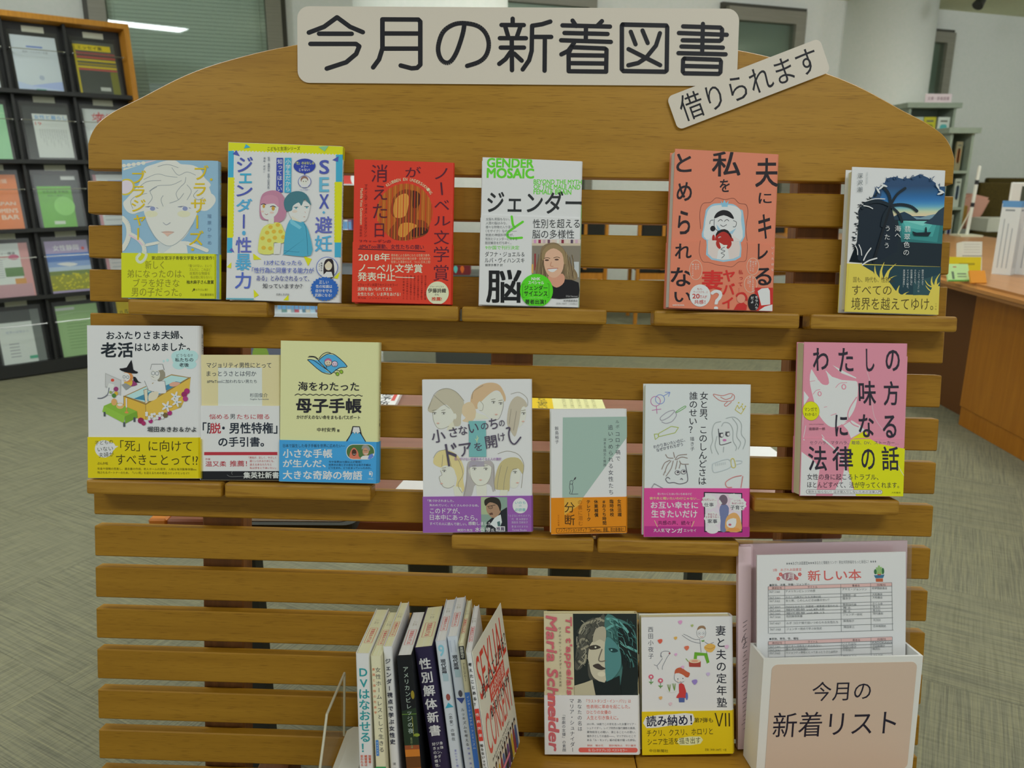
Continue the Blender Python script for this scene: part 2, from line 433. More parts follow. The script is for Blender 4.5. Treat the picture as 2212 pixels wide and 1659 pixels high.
# ledges
LD = 0.036
def ledge(u0, u1, v, label):
    r = empty('book_ledge', BM @ Matrix.Translation(((u0 + u1) / 2, v - 0.021, 0)), label, 'ledge', 'oak book ledges hooked on the slats')
    w = (u1 - u0) / 2
    box('ledge_block', (-w, 0, 0.0006, w, 0.021, LD), OAKL, r, None, 0.0035, 2)
    for k in range(12):          # hook sits in the gap behind the ledge
        g1 = -k * PITCH - SH - .0006; g0 = -(k + 1) * PITCH + .0006
        lo = max(g0, v - .0205); hi = min(g1, v - .0005)
        if hi - lo > .004: box('hook', (-0.03, lo - v + .021, -0.0195, 0.03, hi - v + .021, 0.0005), OAKL, r); break
R1, R2, R3 = -0.1645, -0.4165, -0.4805
for u0, u1, v, lb in (
    (-0.5275, -0.3345, R1, 'oak ledge under the pale blue book with the curly-haired face'),
    (-0.2665, -0.0725, R1, 'oak ledge under the red book'),
    (-0.0685, 0.1285, R1, 'oak ledge under the white book with green lettering and a photo'),
    (0.192, 0.388, R1, 'oak ledge under the salmon book with the mirror drawing'),
    (0.402, 0.598, R1, 'oak ledge under the palm and sea book at the right edge'),
    (-0.5905, -0.3995, R2, 'oak ledge under the white comic book with the bathtub drawing'),
    (-0.3955, -0.1905, R2, 'oak ledge under the small beige book and the pale yellow book'),
    (-0.0775, 0.1205, R3, 'oak ledge under the book with six drawn women'),
    (0.1255, 0.3205, R3, 'oak ledge under the grey book with a pink paper band'),
    (0.338, 0.536, R2, 'oak ledge under the pink book with the drawn girl')):
    ledge(u0, u1, v, lb)

# signs
def sign(name, label, poly_px, crop, art, r, n=0.0025, grow=None):
    """card on the panel: corners TL TR BR BL in photo pixels"""
    P = [unp(x, y, n) for x, y in poly_px]
    c = sum(P) / 4; X = (P[1] - P[0]) + (P[2] - P[3]); Y = (P[0] - P[3]) + (P[1] - P[2])
    w = np.linalg.norm(X) / 2; h = np.linalg.norm(Y) / 2; X /= np.linalg.norm(X)
    m = frame(c, X, Y)
    root = empty(name, BM @ m, label, 'sign')
    v, f = prism(roundrect(-w / 2, -h / 2, w / 2, h / 2, r), -0.0009, 0)
    link('card', mesh('card', v, f, CARD), root)
    ox, oy, s = crop
    src = [((x - ox) / s, (y - oy) / s) for x, y in poly_px]
    A = Art(homog(src, [(-w / 2, h / 2), (w / 2, h / 2), (w / 2, -h / 2), (-w / 2, -h / 2)]))
    art(A); A.obj('lettering', root)
    return root
K1 = '17171d'
def art_sign1(A):
    s = 0.2893; dx = (1120 - 560) / s; w = 33
    g2 = [[(365, 247), (470, 205), (560, 137), (650, 205), (738, 243)], [(435, 255), (660, 255)], [(375, 328), (690, 328), (712, 345), (690, 400), (620, 460), (485, 505)],
          [(808, 498), (850, 440), (875, 360), (877, 150), (1132, 150), (1146, 165), (1143, 480), (1120, 503), (1080, 506), (1003, 485)], [(880, 252), (1140, 252)], [(880, 362), (1140, 362)],
          [(1820, 140), (1820, 180)], [(1737, 187), (1903, 187)], [(1765, 200), (1785, 270)], [(1877, 200), (1852, 270)], [(1724, 285), (1918, 285)], [(1730, 355), (1903, 355)], [(1812, 290), (1812, 523)],
          [(1802, 388), (1765, 440), (1718, 476)], [(1830, 400), (1885, 452)], [(1892, 518), (1940, 450), (1960, 380), (1965, 192), (2040, 180), (2102, 160)], [(1965, 275), (2108, 275)], [(2060, 280), (2056, 528)]]
    g3 = [[(335, 152), (362, 192)], [(560, 155), (522, 192)], [(258, 188), (622, 196)], [(273, 245), (603, 252)], [(247, 300), (628, 312)], [(437, 200), (435, 300)], [(345, 320), (300, 380), (248, 406)],
          [(327, 345), (303, 400), (303, 533), (590, 538), (594, 372), (580, 362), (330, 352)], [(310, 412), (590, 416)], [(308, 472), (590, 476)],
          [(783, 235), (820, 330)], [(875, 225), (915, 320)], [(1012, 245), (980, 340), (900, 435), (840, 473), (763, 490)], [(765, 367), (1013, 490)],
          [(720, 180), (1062, 186), (1070, 200), (1064, 530), (1050, 541), (725, 534), (712, 520), (714, 190), (720, 180)],
          [(1196, 192), (1495, 200), (1510, 215), (1506, 290), (1490, 303), (1192, 299)], [(1162, 243), (1548, 256)], [(1355, 172), (1348, 395)], [(1182, 347), (1516, 356)], [(1158, 398), (1538, 408)],
          [(1205, 440), (1490, 450), (1500, 465), (1495, 547), (1480, 560), (1205, 554), (1192, 540), (1195, 450), (1205, 440)], [(1200, 497), (1490, 505)]]
    for g in g2: A.L(g, w, K1)
    A.L([(1465, 178), (1450, 260), (1405, 390), (1355, 462), (1305, 455), (1276, 400), (1276, 330), (1310, 240), (1380, 188), (1460, 175), (1560, 195), (1620, 250), (1642, 330), (1622, 410), (1570, 460), (1482, 490)], w, K1, 5)
    for g in g3: A.L([(x + dx, y) for x, y in g], w if g[0] != (720, 180) else 34, K1)
    pass
sign('title_sign', 'long pale pink card sign with large black lettering across the panel top', [(643, 17), (1598, 15), (1591, 190), (642, 175)], (560, 0, 0.2893), art_sign1, 0.016)
def sign2():
    px = [(1438, 208), (1778, 82), (1787, 155), (1467, 283)]
    P = [unp(x, y, 0.0045) for x, y in px]
    def art(A):
        # letters are laid out in the card's own axes
        A.H = np.eye(3); A.T('借りられます', -0.097, -0.0185, 0.097, 0.0175, K1, 0.0)
        A.v = [(x, -y, z) for x, y, z in A.v]; A.f = [t[::-1] for t in A.f]
    return sign('loan_sign', 'small tilted pale pink card sign with thin black lettering', px, (0, 0, 1), art, 0.008, 0.0045)
sign2()
# ------------------------------------------------------------------ books
def cover_mesh(w, h, t, d, mat, r=0.003, ct=0.0013, over=0.0):
    """C-shaped cover: front plate at z=0, spine at x=w, back plate opening by d at x=0"""
    r = min(r, t * 0.48); k = 4
    out = [(0, 0)] + [(w - r + r * math.sin(math.pi / 2 * i / k), -r + r * math.cos(math.pi / 2 * i / k)) for i in range(k + 1)]
    out += [(w - r + r * math.cos(math.pi / 2 * i / k), -t + r - r * math.sin(math.pi / 2 * i / k)) for i in range(k + 1)] + [(0, -t - d)]
    inn = [(0, -t - d + ct), (w - ct - .001, -t + ct), (w - ct - .001, -ct), (0, -ct)]
    pts = out + inn
    n = len(pts); v = [(x, 0, z) for x, z in pts] + [(x, h, z) for x, z in pts]
    f = [tuple(range(n)), tuple(range(n, 2 * n))[::-1]] + [(i, i + n, (i + 1) % n + n, (i + 1) % n) for i in range(n)]
    me = mesh('cover', v, f, mat)
    return me
def page_mesh(w, h, t, d, mat, ins=0.002, ct=0.0016, gap=0.0):
    x0, x1 = ins, w - ct - 0.0015
    v = [(x0, ins, -t - d + ct), (x1, ins, -t + ct), (x1, ins, -ct), (x0, ins, -ct - gap)]
    v = v + [(x, h - ins, z) for x, y, z in v]
    f = [(0, 1, 2, 3), (7, 6, 5, 4), (0, 4, 5, 1), (1, 5, 6, 2), (2, 6, 7, 3), (3, 7, 4, 0)]
    return mesh('page_block', v, f, mat)
def front(P):
    c = sum(P) / 4; X = (P[1] - P[0]) + (P[2] - P[3]); Y = (P[0] - P[3]) + (P[1] - P[2])
    w = np.linalg.norm(X) / 2; h = np.linalg.norm(Y) / 2; X = X / np.linalg.norm(X); Y = Y - X * (X @ Y); Y /= np.linalg.norm(Y)
    return frame(c - X * w / 2 - Y * h / 2, X, Y), w, h
def book(label, crop, cor, n, t, d, cov, art, band=None, bandart=None, gap=0.0, r=0.003, pages=None, ins=0.002, spine=None, vb=None, opn=None):
    """crop: (x, y, scale) of the close-up the artwork is drawn in; cor: TL TR BR BL in it; n: (bottom, top) distance of the front from the slats at the spine"""
    ox, oy, s = crop
    px = [(ox + x * s, oy + y * s) for x, y in cor]
    nb, nt = n; d2 = d if opn is None else opn
    ns = (nt + d2, nt, nb, nb + d2)
    P = [unp(x, y, q) for (x, y), q in zip(px, ns)]
    m, w, h = front(P)
    if vb is not None:   # stand it on its ledge
        sl = TSL if vb < -.7 else 0.0; cs = [m @ Vector(q) for q in ((0, 0, 0), (w, 0, 0), (w, 0, -t), (0, 0, -t - d))]
        low = min(q.y + sl * q.z for q in cs)
        m = Matrix.Translation((0, max(-0.004, min(0.010, vb - low)), 0)) @ m
        back = min((m @ Vector(q)).z for q in ((w, h, -t - .001), (0, h, -t - d - .001), (w, 0, -t - .001), (0, 0, -t - d - .001)))
        if back < .0008: m = Matrix.Translation((0, 0, .0008 - back)) @ m
    root = empty('book', BM @ m @ Matrix.Translation((w / 2, 0, -t / 2)), label, 'book')
    off = Matrix.Translation((-w / 2, 0, t / 2))
    link('cover', cover_mesh(w, h, t, d, ink(cov), r), root, off)
    link('page_block', page_mesh(w, h, t, d, pages or PAGES, ins, gap=gap), root, off)
    Hm = homog(cor, [(0, h), (w, h), (w, 0), (0, 0)])
    A = Art(Hm); A.lim = (.0003, .0003, w - .0003, h - .0003); art(A); A.obj('cover_print', root, off)
    if spine: 
        S = Art(np.eye(3)); spine(S, w, h, t)
        S.v = [(w + 0.00005 + z, y, -x) for x, y, z in S.v]; S.f = [q if True else q for q in S.f]
        S.obj('spine_print', root, off)
    if band:
        c, yl, yr = band
        q = np.array([[yl[0], yl[1], 1], [yr[0], yr[1], 1]]) @ Hm.T; yt = (q[:, 1] / q[:, 2]).mean()
        bt = 0.0006; z = 0.0014
        th = lambda x: -t - d * (1 - x / w)
        lo = 0.0006
        pts = [(-0.0006, 0.0), (w - r, 0.0), (w, -r), (w + .0006, -t + r), (w, -t), (-0.0006, -t - d)]
        V = []; 
        o = [(-0.0006, z), (w - r * .6, z), (w + .0008, -r), (w + .0008, -t + r), (w - r * .6, -t - .0007), (-0.0006, -t - d - .0007)]
        i_ = [(-0.0006, -t - d), (w - r, -t), (w, -t + r), (w, -r), (w - r, 0.0002), (-0.0006, 0.0002)]
        prof = o + i_; nn = len(prof)
        V = [(x, lo, zz) for x, zz in prof] + [(x, yt, zz) for x, zz in prof]
        f = [tuple(range(nn)), tuple(range(nn, 2 * nn))[::-1]] + [(k, k + nn, (k + 1) % nn + nn, (k + 1) % nn) for k in range(nn)]
        b = link('paper_band', mesh('paper_band', V, f, ink(c)), root, off)
        if bandart:
            B = Art(Hm, z + 0.00006); B.lim = (.0003, lo + .0002, w - .0003, h); bandart(B); B.obj('band_print', b)
    return root

# -- row 1, blue book with a curly-haired face
def a(A):
    A.R(95, 185, 990, 1060, '86a9c0')
    A.P([(100, 250), (200, 235), (330, 215), (420, 190), (390, 188), (300, 205), (98, 240)], 'd9b7bd')
    for i in range(5): A.E(115 + i * 45, 240 - i * 6, 20, 17, 'd3d6c0', 14)
    A.P([(110, 265), (250, 240), (110, 285)], 'd3d6c0')
    A.E(135, 440, 85, 75, 'c4b23e', 26, rot=-30); A.E(130, 440, 70, 60, 'cfc0d4', 26, rot=-30)
    hair = [(290, 330), (250, 420), (150, 540), (110, 590), (140, 660), (200, 690), (270, 670), (420, 640), (700, 620), (830, 660), (900, 650), (960, 580), (950, 520), (880, 470), (920, 420), (860, 350), (830, 280), (760, 240), (690, 230), (640, 225), (590, 192), (500, 195), (400, 225), (310, 260)]
    A.P(hair, 'cfd4c4', 4)
    A.P([(430, 1050), (440, 940), (690, 940), (705, 1050)], 'c9cfc4'); A.P([(430, 950), (560, 990), (480, 1050), (432, 1040)], 'b9c0c0')
    A.P([(300, 640), (330, 760), (400, 890), (470, 960), (540, 985), (610, 960), (690, 890), (760, 760), (800, 650), (760, 560), (540, 520), (340, 560)], 'd0d5c4', 4)
    A.P(hair[:1] + [(240, 470), (160, 590), (200, 640), (300, 600), (380, 560), (430, 600), (470, 660), (520, 600), (600, 580), (680, 600), (760, 590), (840, 640), (930, 600), (930, 520), (840, 330), (640, 240), (420, 240)], 'cdd3c2', 4)
    for x in (370, 670):
        A.E(x, 690, 60, 30, 'dcc9ac', 20); A.P([(x - 60, 625), (x, 618), (x + 70, 640), (x, 632)], '6d7488', 3); A.E(x + 10, 641, 40, 20, 'e0e4dd', 18); A.E(x + 12, 641, 24, 20, '8089ad', 18)
    g = '7f8790'
    for q in ([(300, 370), (420, 320), (520, 340), (610, 350)], [(350, 480), (430, 430), (560, 420), (650, 380)], [(560, 260), (620, 330), (700, 300), (780, 330)], [(620, 560), (600, 500), (640, 440), (680, 400), (690, 350)],
              [(200, 640), (180, 570), (240, 520), (330, 500)], [(340, 600), (380, 540), (360, 480), (420, 440)], [(700, 560), (740, 480), (700, 420)], [(480, 620), (460, 560), (480, 520)], [(540, 590), (620, 560), (670, 500)], [(430, 250), (520, 230), (620, 260)], [(800, 470), (760, 520), (800, 560), (850, 540)], [(250, 450), (330, 390), (460, 380)]):
        A.L(q, 3.5, g, 5)
    A.L([(480, 770), (510, 790), (545, 770)], 5, '8a8f9c', 4); A.P([(470, 857), (520, 848), (580, 857), (540, 880), (520, 897), (495, 875)], 'd3a898', 3); A.L([(465, 857), (580, 857)], 4, '8d8080')
    A.L([(310, 700), (340, 790), (420, 920), (540, 985), (660, 910), (760, 770)], 4, '93a0a6', 5)
    lace = 'd2d5c0'
    A.L([(105, 730), (150, 780), (165, 860), (150, 940), (110, 1010)], 44, lace, 5); A.L([(165, 870), (250, 920), (300, 980), (310, 1040)], 40, lace, 5); A.L([(170, 885), (240, 925), (290, 975)], 14, 'd9b3bf', 4)
    A.L([(330, 975), (430, 955)], 26, lace); A.L([(700, 960), (780, 985), (880, 1025)], 36, lace, 4)
    yl = 'c9ae16'
    A.V('ブラジャー', 250, 285, 940, 150, yl, 0.012); A.V('ブラザーズ', 835, 235, 990, 150, yl, 0.012, -60); A.E(925, 372, 12, 12, yl, 12); A.E(750, 1018, 14, 12, yl, 12)
    A.V('瑠原ひかめ', 905, 680, 985, 40, '6c86a0')
def b(A):
    k = '4f4e14'
    A.L([(270, 1060), (240, 1100), (270, 1135), (310, 1110), (330, 1060), (300, 1040)], 26, 'c3cbb5', 5)
    A.T('第2回氷室冴子青春文学賞大賞受賞作！', 378, 1078, 945, 1112, k, 0.02)
    A.T('新しく', 318, 1120, 490, 1195, '83801c'); A.T('弟になったのは、', 155, 1200, 680, 1275, '83801c'); A.T('ブラを好きな', 210, 1283, 632, 1358, '83801c'); A.T('男の子だった。', 195, 1365, 650, 1442, '83801c')
    for i, q in enumerate(('「傷つけない、という', 'ズルさに、これほど', '自覚的な物語を', '私は他に知らない」')): A.T(q, 715 + 6 * i, 1152 + 34 * i, 925 - 8 * (i % 3), 1180 + 34 * i, '8e8b25')
    A.T('柚木麻子さん激賞', 697, 1296, 943, 1330, '3f3e12', 0.02); A.T('カプリスム 発行', 780, 1372, 890, 1392, '6c6918'); A.T('河出書房新社', 818, 1415, 945, 1438, '7a7720')
    A.E(765, 1380, 10, 10, '55530f', 12); A.L([(757, 1388), (748, 1396)], 5, '55530f')
book('pale blue book with a drawn curly-haired face and a lime paper band', (240, 300, .2351), [(95, 185), (990, 195), (978, 1467), (108, 1457)], (.030, .022), .017, 0.0, '86a9c0', a,
     ('c1c51d', (103, 1047), (985, 1060)), b, r=.0075, vb=R1 + .0006,
     spine=lambda S, w, h, t: S.V('ブラザーズ・ブラジャー', t / 2, h * .95, h * .45, .006, 'b9a632'))

# -- white and yellow book with two drawn children
def a(A):
    Y_, TE, NV, LB = 'd6d51c', '3f9fc0', '4a55a5', '4f9fc8'
    A.P([(42, 55), (1085, 105), (1080, 185)] + [(1078 - 15 * i, 186 - (0 if i % 2 else 12) - i * .72) for i in range(1, 68)] + [(44, 135)], Y_)
    A.R(45, 135, 95, 380, TE); A.R(45, 378, 98, 925, Y_); A.R(45, 925, 95, 1060, TE)
    for i in range(18): A.E(98, 392 + i * 30, 8, 14, Y_, 8)
    A.R(1017, 180, 1076, 425, TE); A.R(1012, 425, 1072, 965, Y_); A.R(1010, 965, 1070, 1095, TE)
    for i in range(18): A.E(1012, 440 + i * 30, 8, 14, Y_, 8)
    for p, c in (([(205, 75), (245, 105), (188, 115)], TE), ([(118, 130), (150, 185), (85, 165)], NV), ([(860, 108), (950, 95), (915, 150)], '7fb78a'), ([(1040, 195), (1035, 245), (985, 228)], NV), ([(285, 1065), (360, 1118), (290, 1122)], Y_),
                 ([(735, 1085), (808, 1112), (778, 1175)], Y_), ([(90, 1145), (88, 1200), (48, 1188)], Y_), ([(295, 1385), (342, 1435), (300, 1460)], Y_), ([(605, 1430), (608, 1478), (560, 1478)], Y_), ([(1062, 1218), (1038, 1285), (1003, 1278)], Y_), ([(92, 1015), (115, 1058), (70, 1040)], '5a5fae')): A.P(p, c)
    A.T('こどもと生活シリーズ', 402, 102, 695, 135, '6c6c1a', 0.01)
    for ch, y0, y1, c in (('ジ', 195, 330, NV), ('ェ', 345, 430, TE), ('ン', 452, 550, NV), ('ダ', 575, 690, LB), ('・', 865, 900, LB), ('性', 920, 1060, '5a63b0'), ('暴', 1070, 1215, LB), ('力', 1235, 1378, '4f63b4')): A.T(ch, 128 if ch not in '・ェ' else (150 if ch == 'ェ' else 185), y0, 268 if ch not in '・ェ' else (262 if ch == 'ェ' else 213), y1, c, 0.02)
    A.L([(197, 722), (197, 835)], 16, NV)
    for ch, y0, y1, c in (('S', 230, 352, NV), ('E', 385, 512, '63a8c4'), ('X', 538, 662, NV), ('避', 735, 882, '5c62ae'), ('妊', 905, 1045, LB)): A.T(ch, 873 if ord(ch) < 128 else 838, y0, 955 if ord(ch) < 128 else 985, y1, c, 0.02)
    A.P([(912, 685), (925, 698), (912, 712), (899, 698)], LB)
    A.R(486, 205, 545, 518, '3a49a0'); A.R(560, 205, 620, 520, '3f9fc0'); A.V('知ってほしい', 516, 215, 510, 48, 'e5e8ee', 0.015); A.V('小学生だから', 590, 215, 512, 48, 'e5eef2', 0.015)
    A.V('監修・高橋怜奈（産婦人科専門医）', 416, 195, 500, 20, '5f6675', .01); A.V('漫画・ぽぽこ', 376, 195, 340, 20, '5f6675', .01)
    A.E(738, 280, 98, 66, '2f3f9c'); A.P([(725, 335), (755, 335), (740, 365)], '2f3f9c'); A.T('「性」のはなしは', 655, 240, 825, 268, 'e8d650', .02); A.T('タブー', 705, 275, 770, 298, 'dfe3ee', .02); A.T('じゃない!', 690, 303, 785, 328, 'dfe3ee', .02)
    A.E(740, 422, 58, 56, '5d66a8', 30); A.E(740, 422, 53, 51, 'e6e3de', 30); A.E(738, 405, 34, 34, '8a6a62'); A.E(740, 422, 28, 30, 'ecd2c2'); A.P([(705, 470), (740, 448), (775, 470), (740, 474)], 'dfe6ee'); A.E(730, 420, 4, 5, '4a3a3a', 8); A.E(752, 420, 4, 5, '4a3a3a', 8)
    A.T('〜レナ先生〜', 695, 485, 785, 502, '6a70a8')
    # girl
    A.P([(340, 640), (360, 540), (430, 502), (510, 510), (560, 570), (580, 680), (560, 760), (500, 788), (420, 770), (350, 750)], 'b07a92', 4)
    A.P([(345, 1065), (332, 990), (360, 850), (430, 800), (520, 790), (560, 860), (595, 935), (540, 975), (470, 970), (470, 1065)], 'dcd36a', 3)
    for x, y in ((440, 830), (505, 810), (410, 880), (470, 870), (530, 870), (370, 930), (430, 950), (480, 925), (555, 920), (380, 1015), (440, 1020)): A.E(x, y, 20, 18, 'd9a93a', 12)
    A.P([(475, 975), (535, 970), (525, 1070), (470, 1072)], 'e3cfc4'); A.P([(420, 745), (470, 740), (470, 800), (420, 800)], 'e8cfc0')
    A.P([(352, 620), (360, 720), (405, 762), (460, 745), (505, 690), (500, 610), (420, 590)], 'ecd5c6', 4); A.P([(350, 630), (370, 560), (440, 540), (505, 570), (510, 650), (470, 620), (400, 625)], 'b98399', 3)
    for x, y, r in ((375, 640, 14), (460, 660, 17)): A.E(x, y, r + 4, r + 6, 'f0eee8', 14); A.E(x + 2, y + 2, r - 2, r + 4, 'b98f3c', 14); A.L([(x - r - 6, y - 12), (x, y - 20), (x + r + 6, y - 10)], 7, '3a2c44', 4)
    A.E(365, 690, 16, 9, 'e6b4aa', 12); A.E(450, 700, 20, 10, 'e6b4aa', 12); A.L([(388, 712), (402, 720), (415, 712)], 4, 'a04848', 3)
    # boy
    A.P([(560, 1065), (570, 900), (610, 770), (680, 760), (740, 790), (790, 900), (802, 1080), (570, 1075)], '4a9cb8', 3); A.P([(612, 775), (630, 762), (720, 830), (700, 850), (620, 800)], '6fb4c8')
    A.L([(740, 800), (760, 860), (775, 1075)], 4, '2c6a86', 3); A.L([(565, 1040), (680, 1052), (700, 1048)], 3, '2c6a86', 3)
    A.P([(600, 640), (620, 740), (680, 775), (750, 775), (780, 700), (785, 620), (700, 600)], 'ecd6c8', 4); A.P([(630, 730), (690, 770), (720, 790), (630, 765)], 'e0c4b2')
    A.P([(565, 660), (560, 590), (610, 525), (690, 508), (760, 540), (800, 630), (770, 610), (740, 580), (715, 640), (690, 610), (640, 640), (630, 680), (590, 690)], '40707c', 3)
    for x, y in ((665, 660), (760, 655)): A.E(x, y, 16, 9, 'f0eee8', 12); A.E(x + 2, y, 9, 9, '5c9aa8', 12); A.L([(x - 18, y - 8), (x + 18, y - 8)], 5, '2a3a44')
    A.E(655, 690, 24, 12, 'e8bdb0', 14); A.L([(735, 738), (748, 738)], 4, 'b07060'); A.L([(745, 690), (752, 705)], 3, 'c09080')
    A.T('13才になったら', 390, 1125, 722, 1168, '4a5aa8', .01); A.T('「性行為に同意する能力が', 280, 1190, 830, 1240, '4a5aa8', .01); A.T('ある」とみなされるって、', 322, 1262, 790, 1310, '4a5090', .01); A.T('知っていますか？', 378, 1332, 728, 1375, '2f3040', .01); A.T('主婦と生活社', 498, 1418, 615, 1436, '3a3a44')
    A.E(946, 1186, 95, 92, '4a62b0', 40); A.E(946, 1186, 90, 87, 'e4e8ea', 40); A.P([(925, 1270), (915, 1180), (930, 1125), (965, 1110), (1000, 1130), (1005, 1270)], '2a2226', 3); A.E(958, 1170, 32, 42, 'e3c0a8'); A.P([(900, 1268), (940, 1225), (985, 1225), (1000, 1270), (950, 1276)], 'e8eaec'); A.L([(945, 1192), (958, 1200), (972, 1192)], 5, 'f2efe8', 3); A.P([(925, 1165), (935, 1120), (990, 1125), (995, 1165), (960, 1130)], '2a2226', 3); A.V('高橋怜奈', 897, 1140, 1225, 18, '33353c', .01); A.V('産婦人科', 878, 1150, 1220, 12, '555860')
    A.P([(925 + (125 if i % 2 else 112) * math.cos(i * math.pi / 24), 1375 + (108 if i % 2 else 97) * math.sin(i * math.pi / 24)) for i in range(48)], '2b5fae')
    for i, q in enumerate(('正しい', '性の知識は', '自分を守る', '武器になる!')): A.T(q, (878, 848, 848, 840)[i], 1302 + 38 * i, (960, 992, 990, 988)[i], 1330 + 38 * i, 'dfe8f0', .015)
    A.R(48, 1465, 300, 1480, '5a9db0')
book('large white and yellow children\'s guide with a drawn girl and boy', (480, 290, .2412), [(42, 55), (1080, 105), (1062, 1494), (48, 1478)], (.028, .018), .013, .004, 'd3d9d8', a, r=.004, pages=PAGEW, opn=.010, vb=R1 + .0006,
     spine=lambda S, w, h, t: (S.R(0, h, t, h * .92, 'd6d51c'), S.V('小学生だから知ってほしい', t / 2, h * .9, h * .3, .007, '55606a')))

# -- red book
def a(A):
    k = '521a2c'
    A.E(560, 560, 268, 275, 'a8581a', 48)
    for p, c in (([(430, 480), (470, 390), (560, 340), (660, 370), (700, 470), (680, 620), (740, 640), (800, 700), (760, 780), (640, 820), (480, 830), (400, 760), (480, 640), (430, 580)], '7d3a14'), ([(480, 420), (560, 380), (600, 420), (590, 520), (560, 600), (470, 610), (450, 520)], 'c98a3c'), ([(520, 680), (600, 660), (680, 690), (620, 740), (560, 800), (500, 780)], 'c48434'), ([(620, 360), (700, 380), (705, 480), (640, 520)], '4a2010'), ([(640, 720), (760, 710), (780, 760), (640, 800)], '3f1c10')): A.P(p, c, 4)
    for i in range(20):
        x = 305 + i * 27; hh = math.sqrt(max(0, 1 - ((x - 560) / 268) ** 2)) * 275
        A.L([(x, 560 - hh), (x - 4, 560 + hh)], 7, 'b8321c' if i % 2 else 'c2762a')
    for i, ch in enumerate('ノーベル文学賞'):
        y0, y1 = ((140, 245), (280, 395), (445, 540), (600, 690), (735, 870), (890, 1040), (1070, 1225))[i]
        if ch == 'ー': A.L([(905, 282), (917, 390)], 16, k)
        else: A.T(ch, 845, y0, (965, 0, 985, 1000, 990, 995, 985)[i], y1, k, .006)
    A.T('が', 562, 125, 710, 222, k, .004)
    for i, ch in enumerate('消えた日'): A.T(ch, (232, 258, 252, 272)[i], (100, 300, 478, 668)[i], (388, 388, 390, 362)[i], (268, 440, 618, 800)[i], k, .004)
    for i, ch in enumerate('KLUBBEN：EN UNDERSÖKNING'):
        th = math.radians(-125 + i * 4.15); x, y = 560 + 300 * math.cos(th), 545 + 300 * math.sin(th)
        if ch not in ' ：': A.T(ch, x - 9, y - 14, x + 9, y + 14, 'dcc7a0', .01, math.degrees(th) + 90)
    A.V('マティルダ・ヴォス・グスタヴソン', 182, 285, 800, 34, '5d1a20'); A.T('Matilda Voss Gustavsson', 141 - 175, 505 - 13, 141 + 175, 505 + 13, 'dcb090', .02, 90); A.V('羽根由訳', 137, 690, 800, 24, '6d1e20')
    A.T('スウェーデンの', 118, 825, 430, 860, k, .01)
def b(A):
    k = '521a2c'; wh = 'e3d6b4'
    A.T('#MeToo運動、女性たちの闘い', 125, 872, 750, 918, k, .02, .8); A.L([(115, 918), (762, 940)], 8, '3c1420')
    for i, ch in enumerate('学賞'): A.T(ch, 845, (892, 1070)[i], 992, (1040, 1225)[i], k, .006)
    A.T('2018年', 118, 958, 422, 1035, wh, .02); A.T('ノーベル文学賞', 122, 1062, 738, 1145, wh, .02, .5); A.T('発表中止', 112, 1145, 478, 1230, wh, .02); A.L([(482, 1190), (662, 1196)], 7, wh)
    for i, q in enumerate(('関係者による長年にわたる性暴力事件、', '選考組織内部の権力抗争・女性差別を', '告発した渾身のルポ、ついに日本上陸!')): A.T(q, 435, 965 + i * 32, 815, 992 + i * 32, 'e0b090')
    A.T('スウェーデン本国で大ベストセラー!', 108, 1252, 500, 1282, '7d2018'); A.T('沈黙を強いられてきた', 112, 1290, 445, 1326, wh, .01); A.T('女性たちが、いま声をあげる！', 112, 1340, 530, 1376, wh, .01); A.T('平凡社　ノンフィクション', 115, 1388, 440, 1405, '7d2018')
    for i in range(7): A.V('自分の大事な人の尊厳を贈ること'[i:i + 12], 770 - i * 35, 1170, 1410, 20, '7a1f1a')
    A.E(888, 1342, 108, 112, 'd8cfac', 36); A.T('ジャーナリスト', 815, 1272, 948, 1290, '3a2a2a', .01); A.T('伊藤詩織', 797, 1298, 968, 1340, '2a2222', .03); A.T('さん', 862, 1348, 902, 1366, '3a2a2a', .02); A.T('推薦!', 832, 1382, 930, 1418, 'b8321c', .03)
book('red book with a striped round picture and a red paper band', (750, 330, .2230), [(66, 46), (1030, 90), (1028, 1455), (60, 1440)], (.030, .022), .022, .004, 'ca3826', a, ('cb3a26', (58, 848), (1028, 878)), b, vb=R1 + .0006, opn=.011)

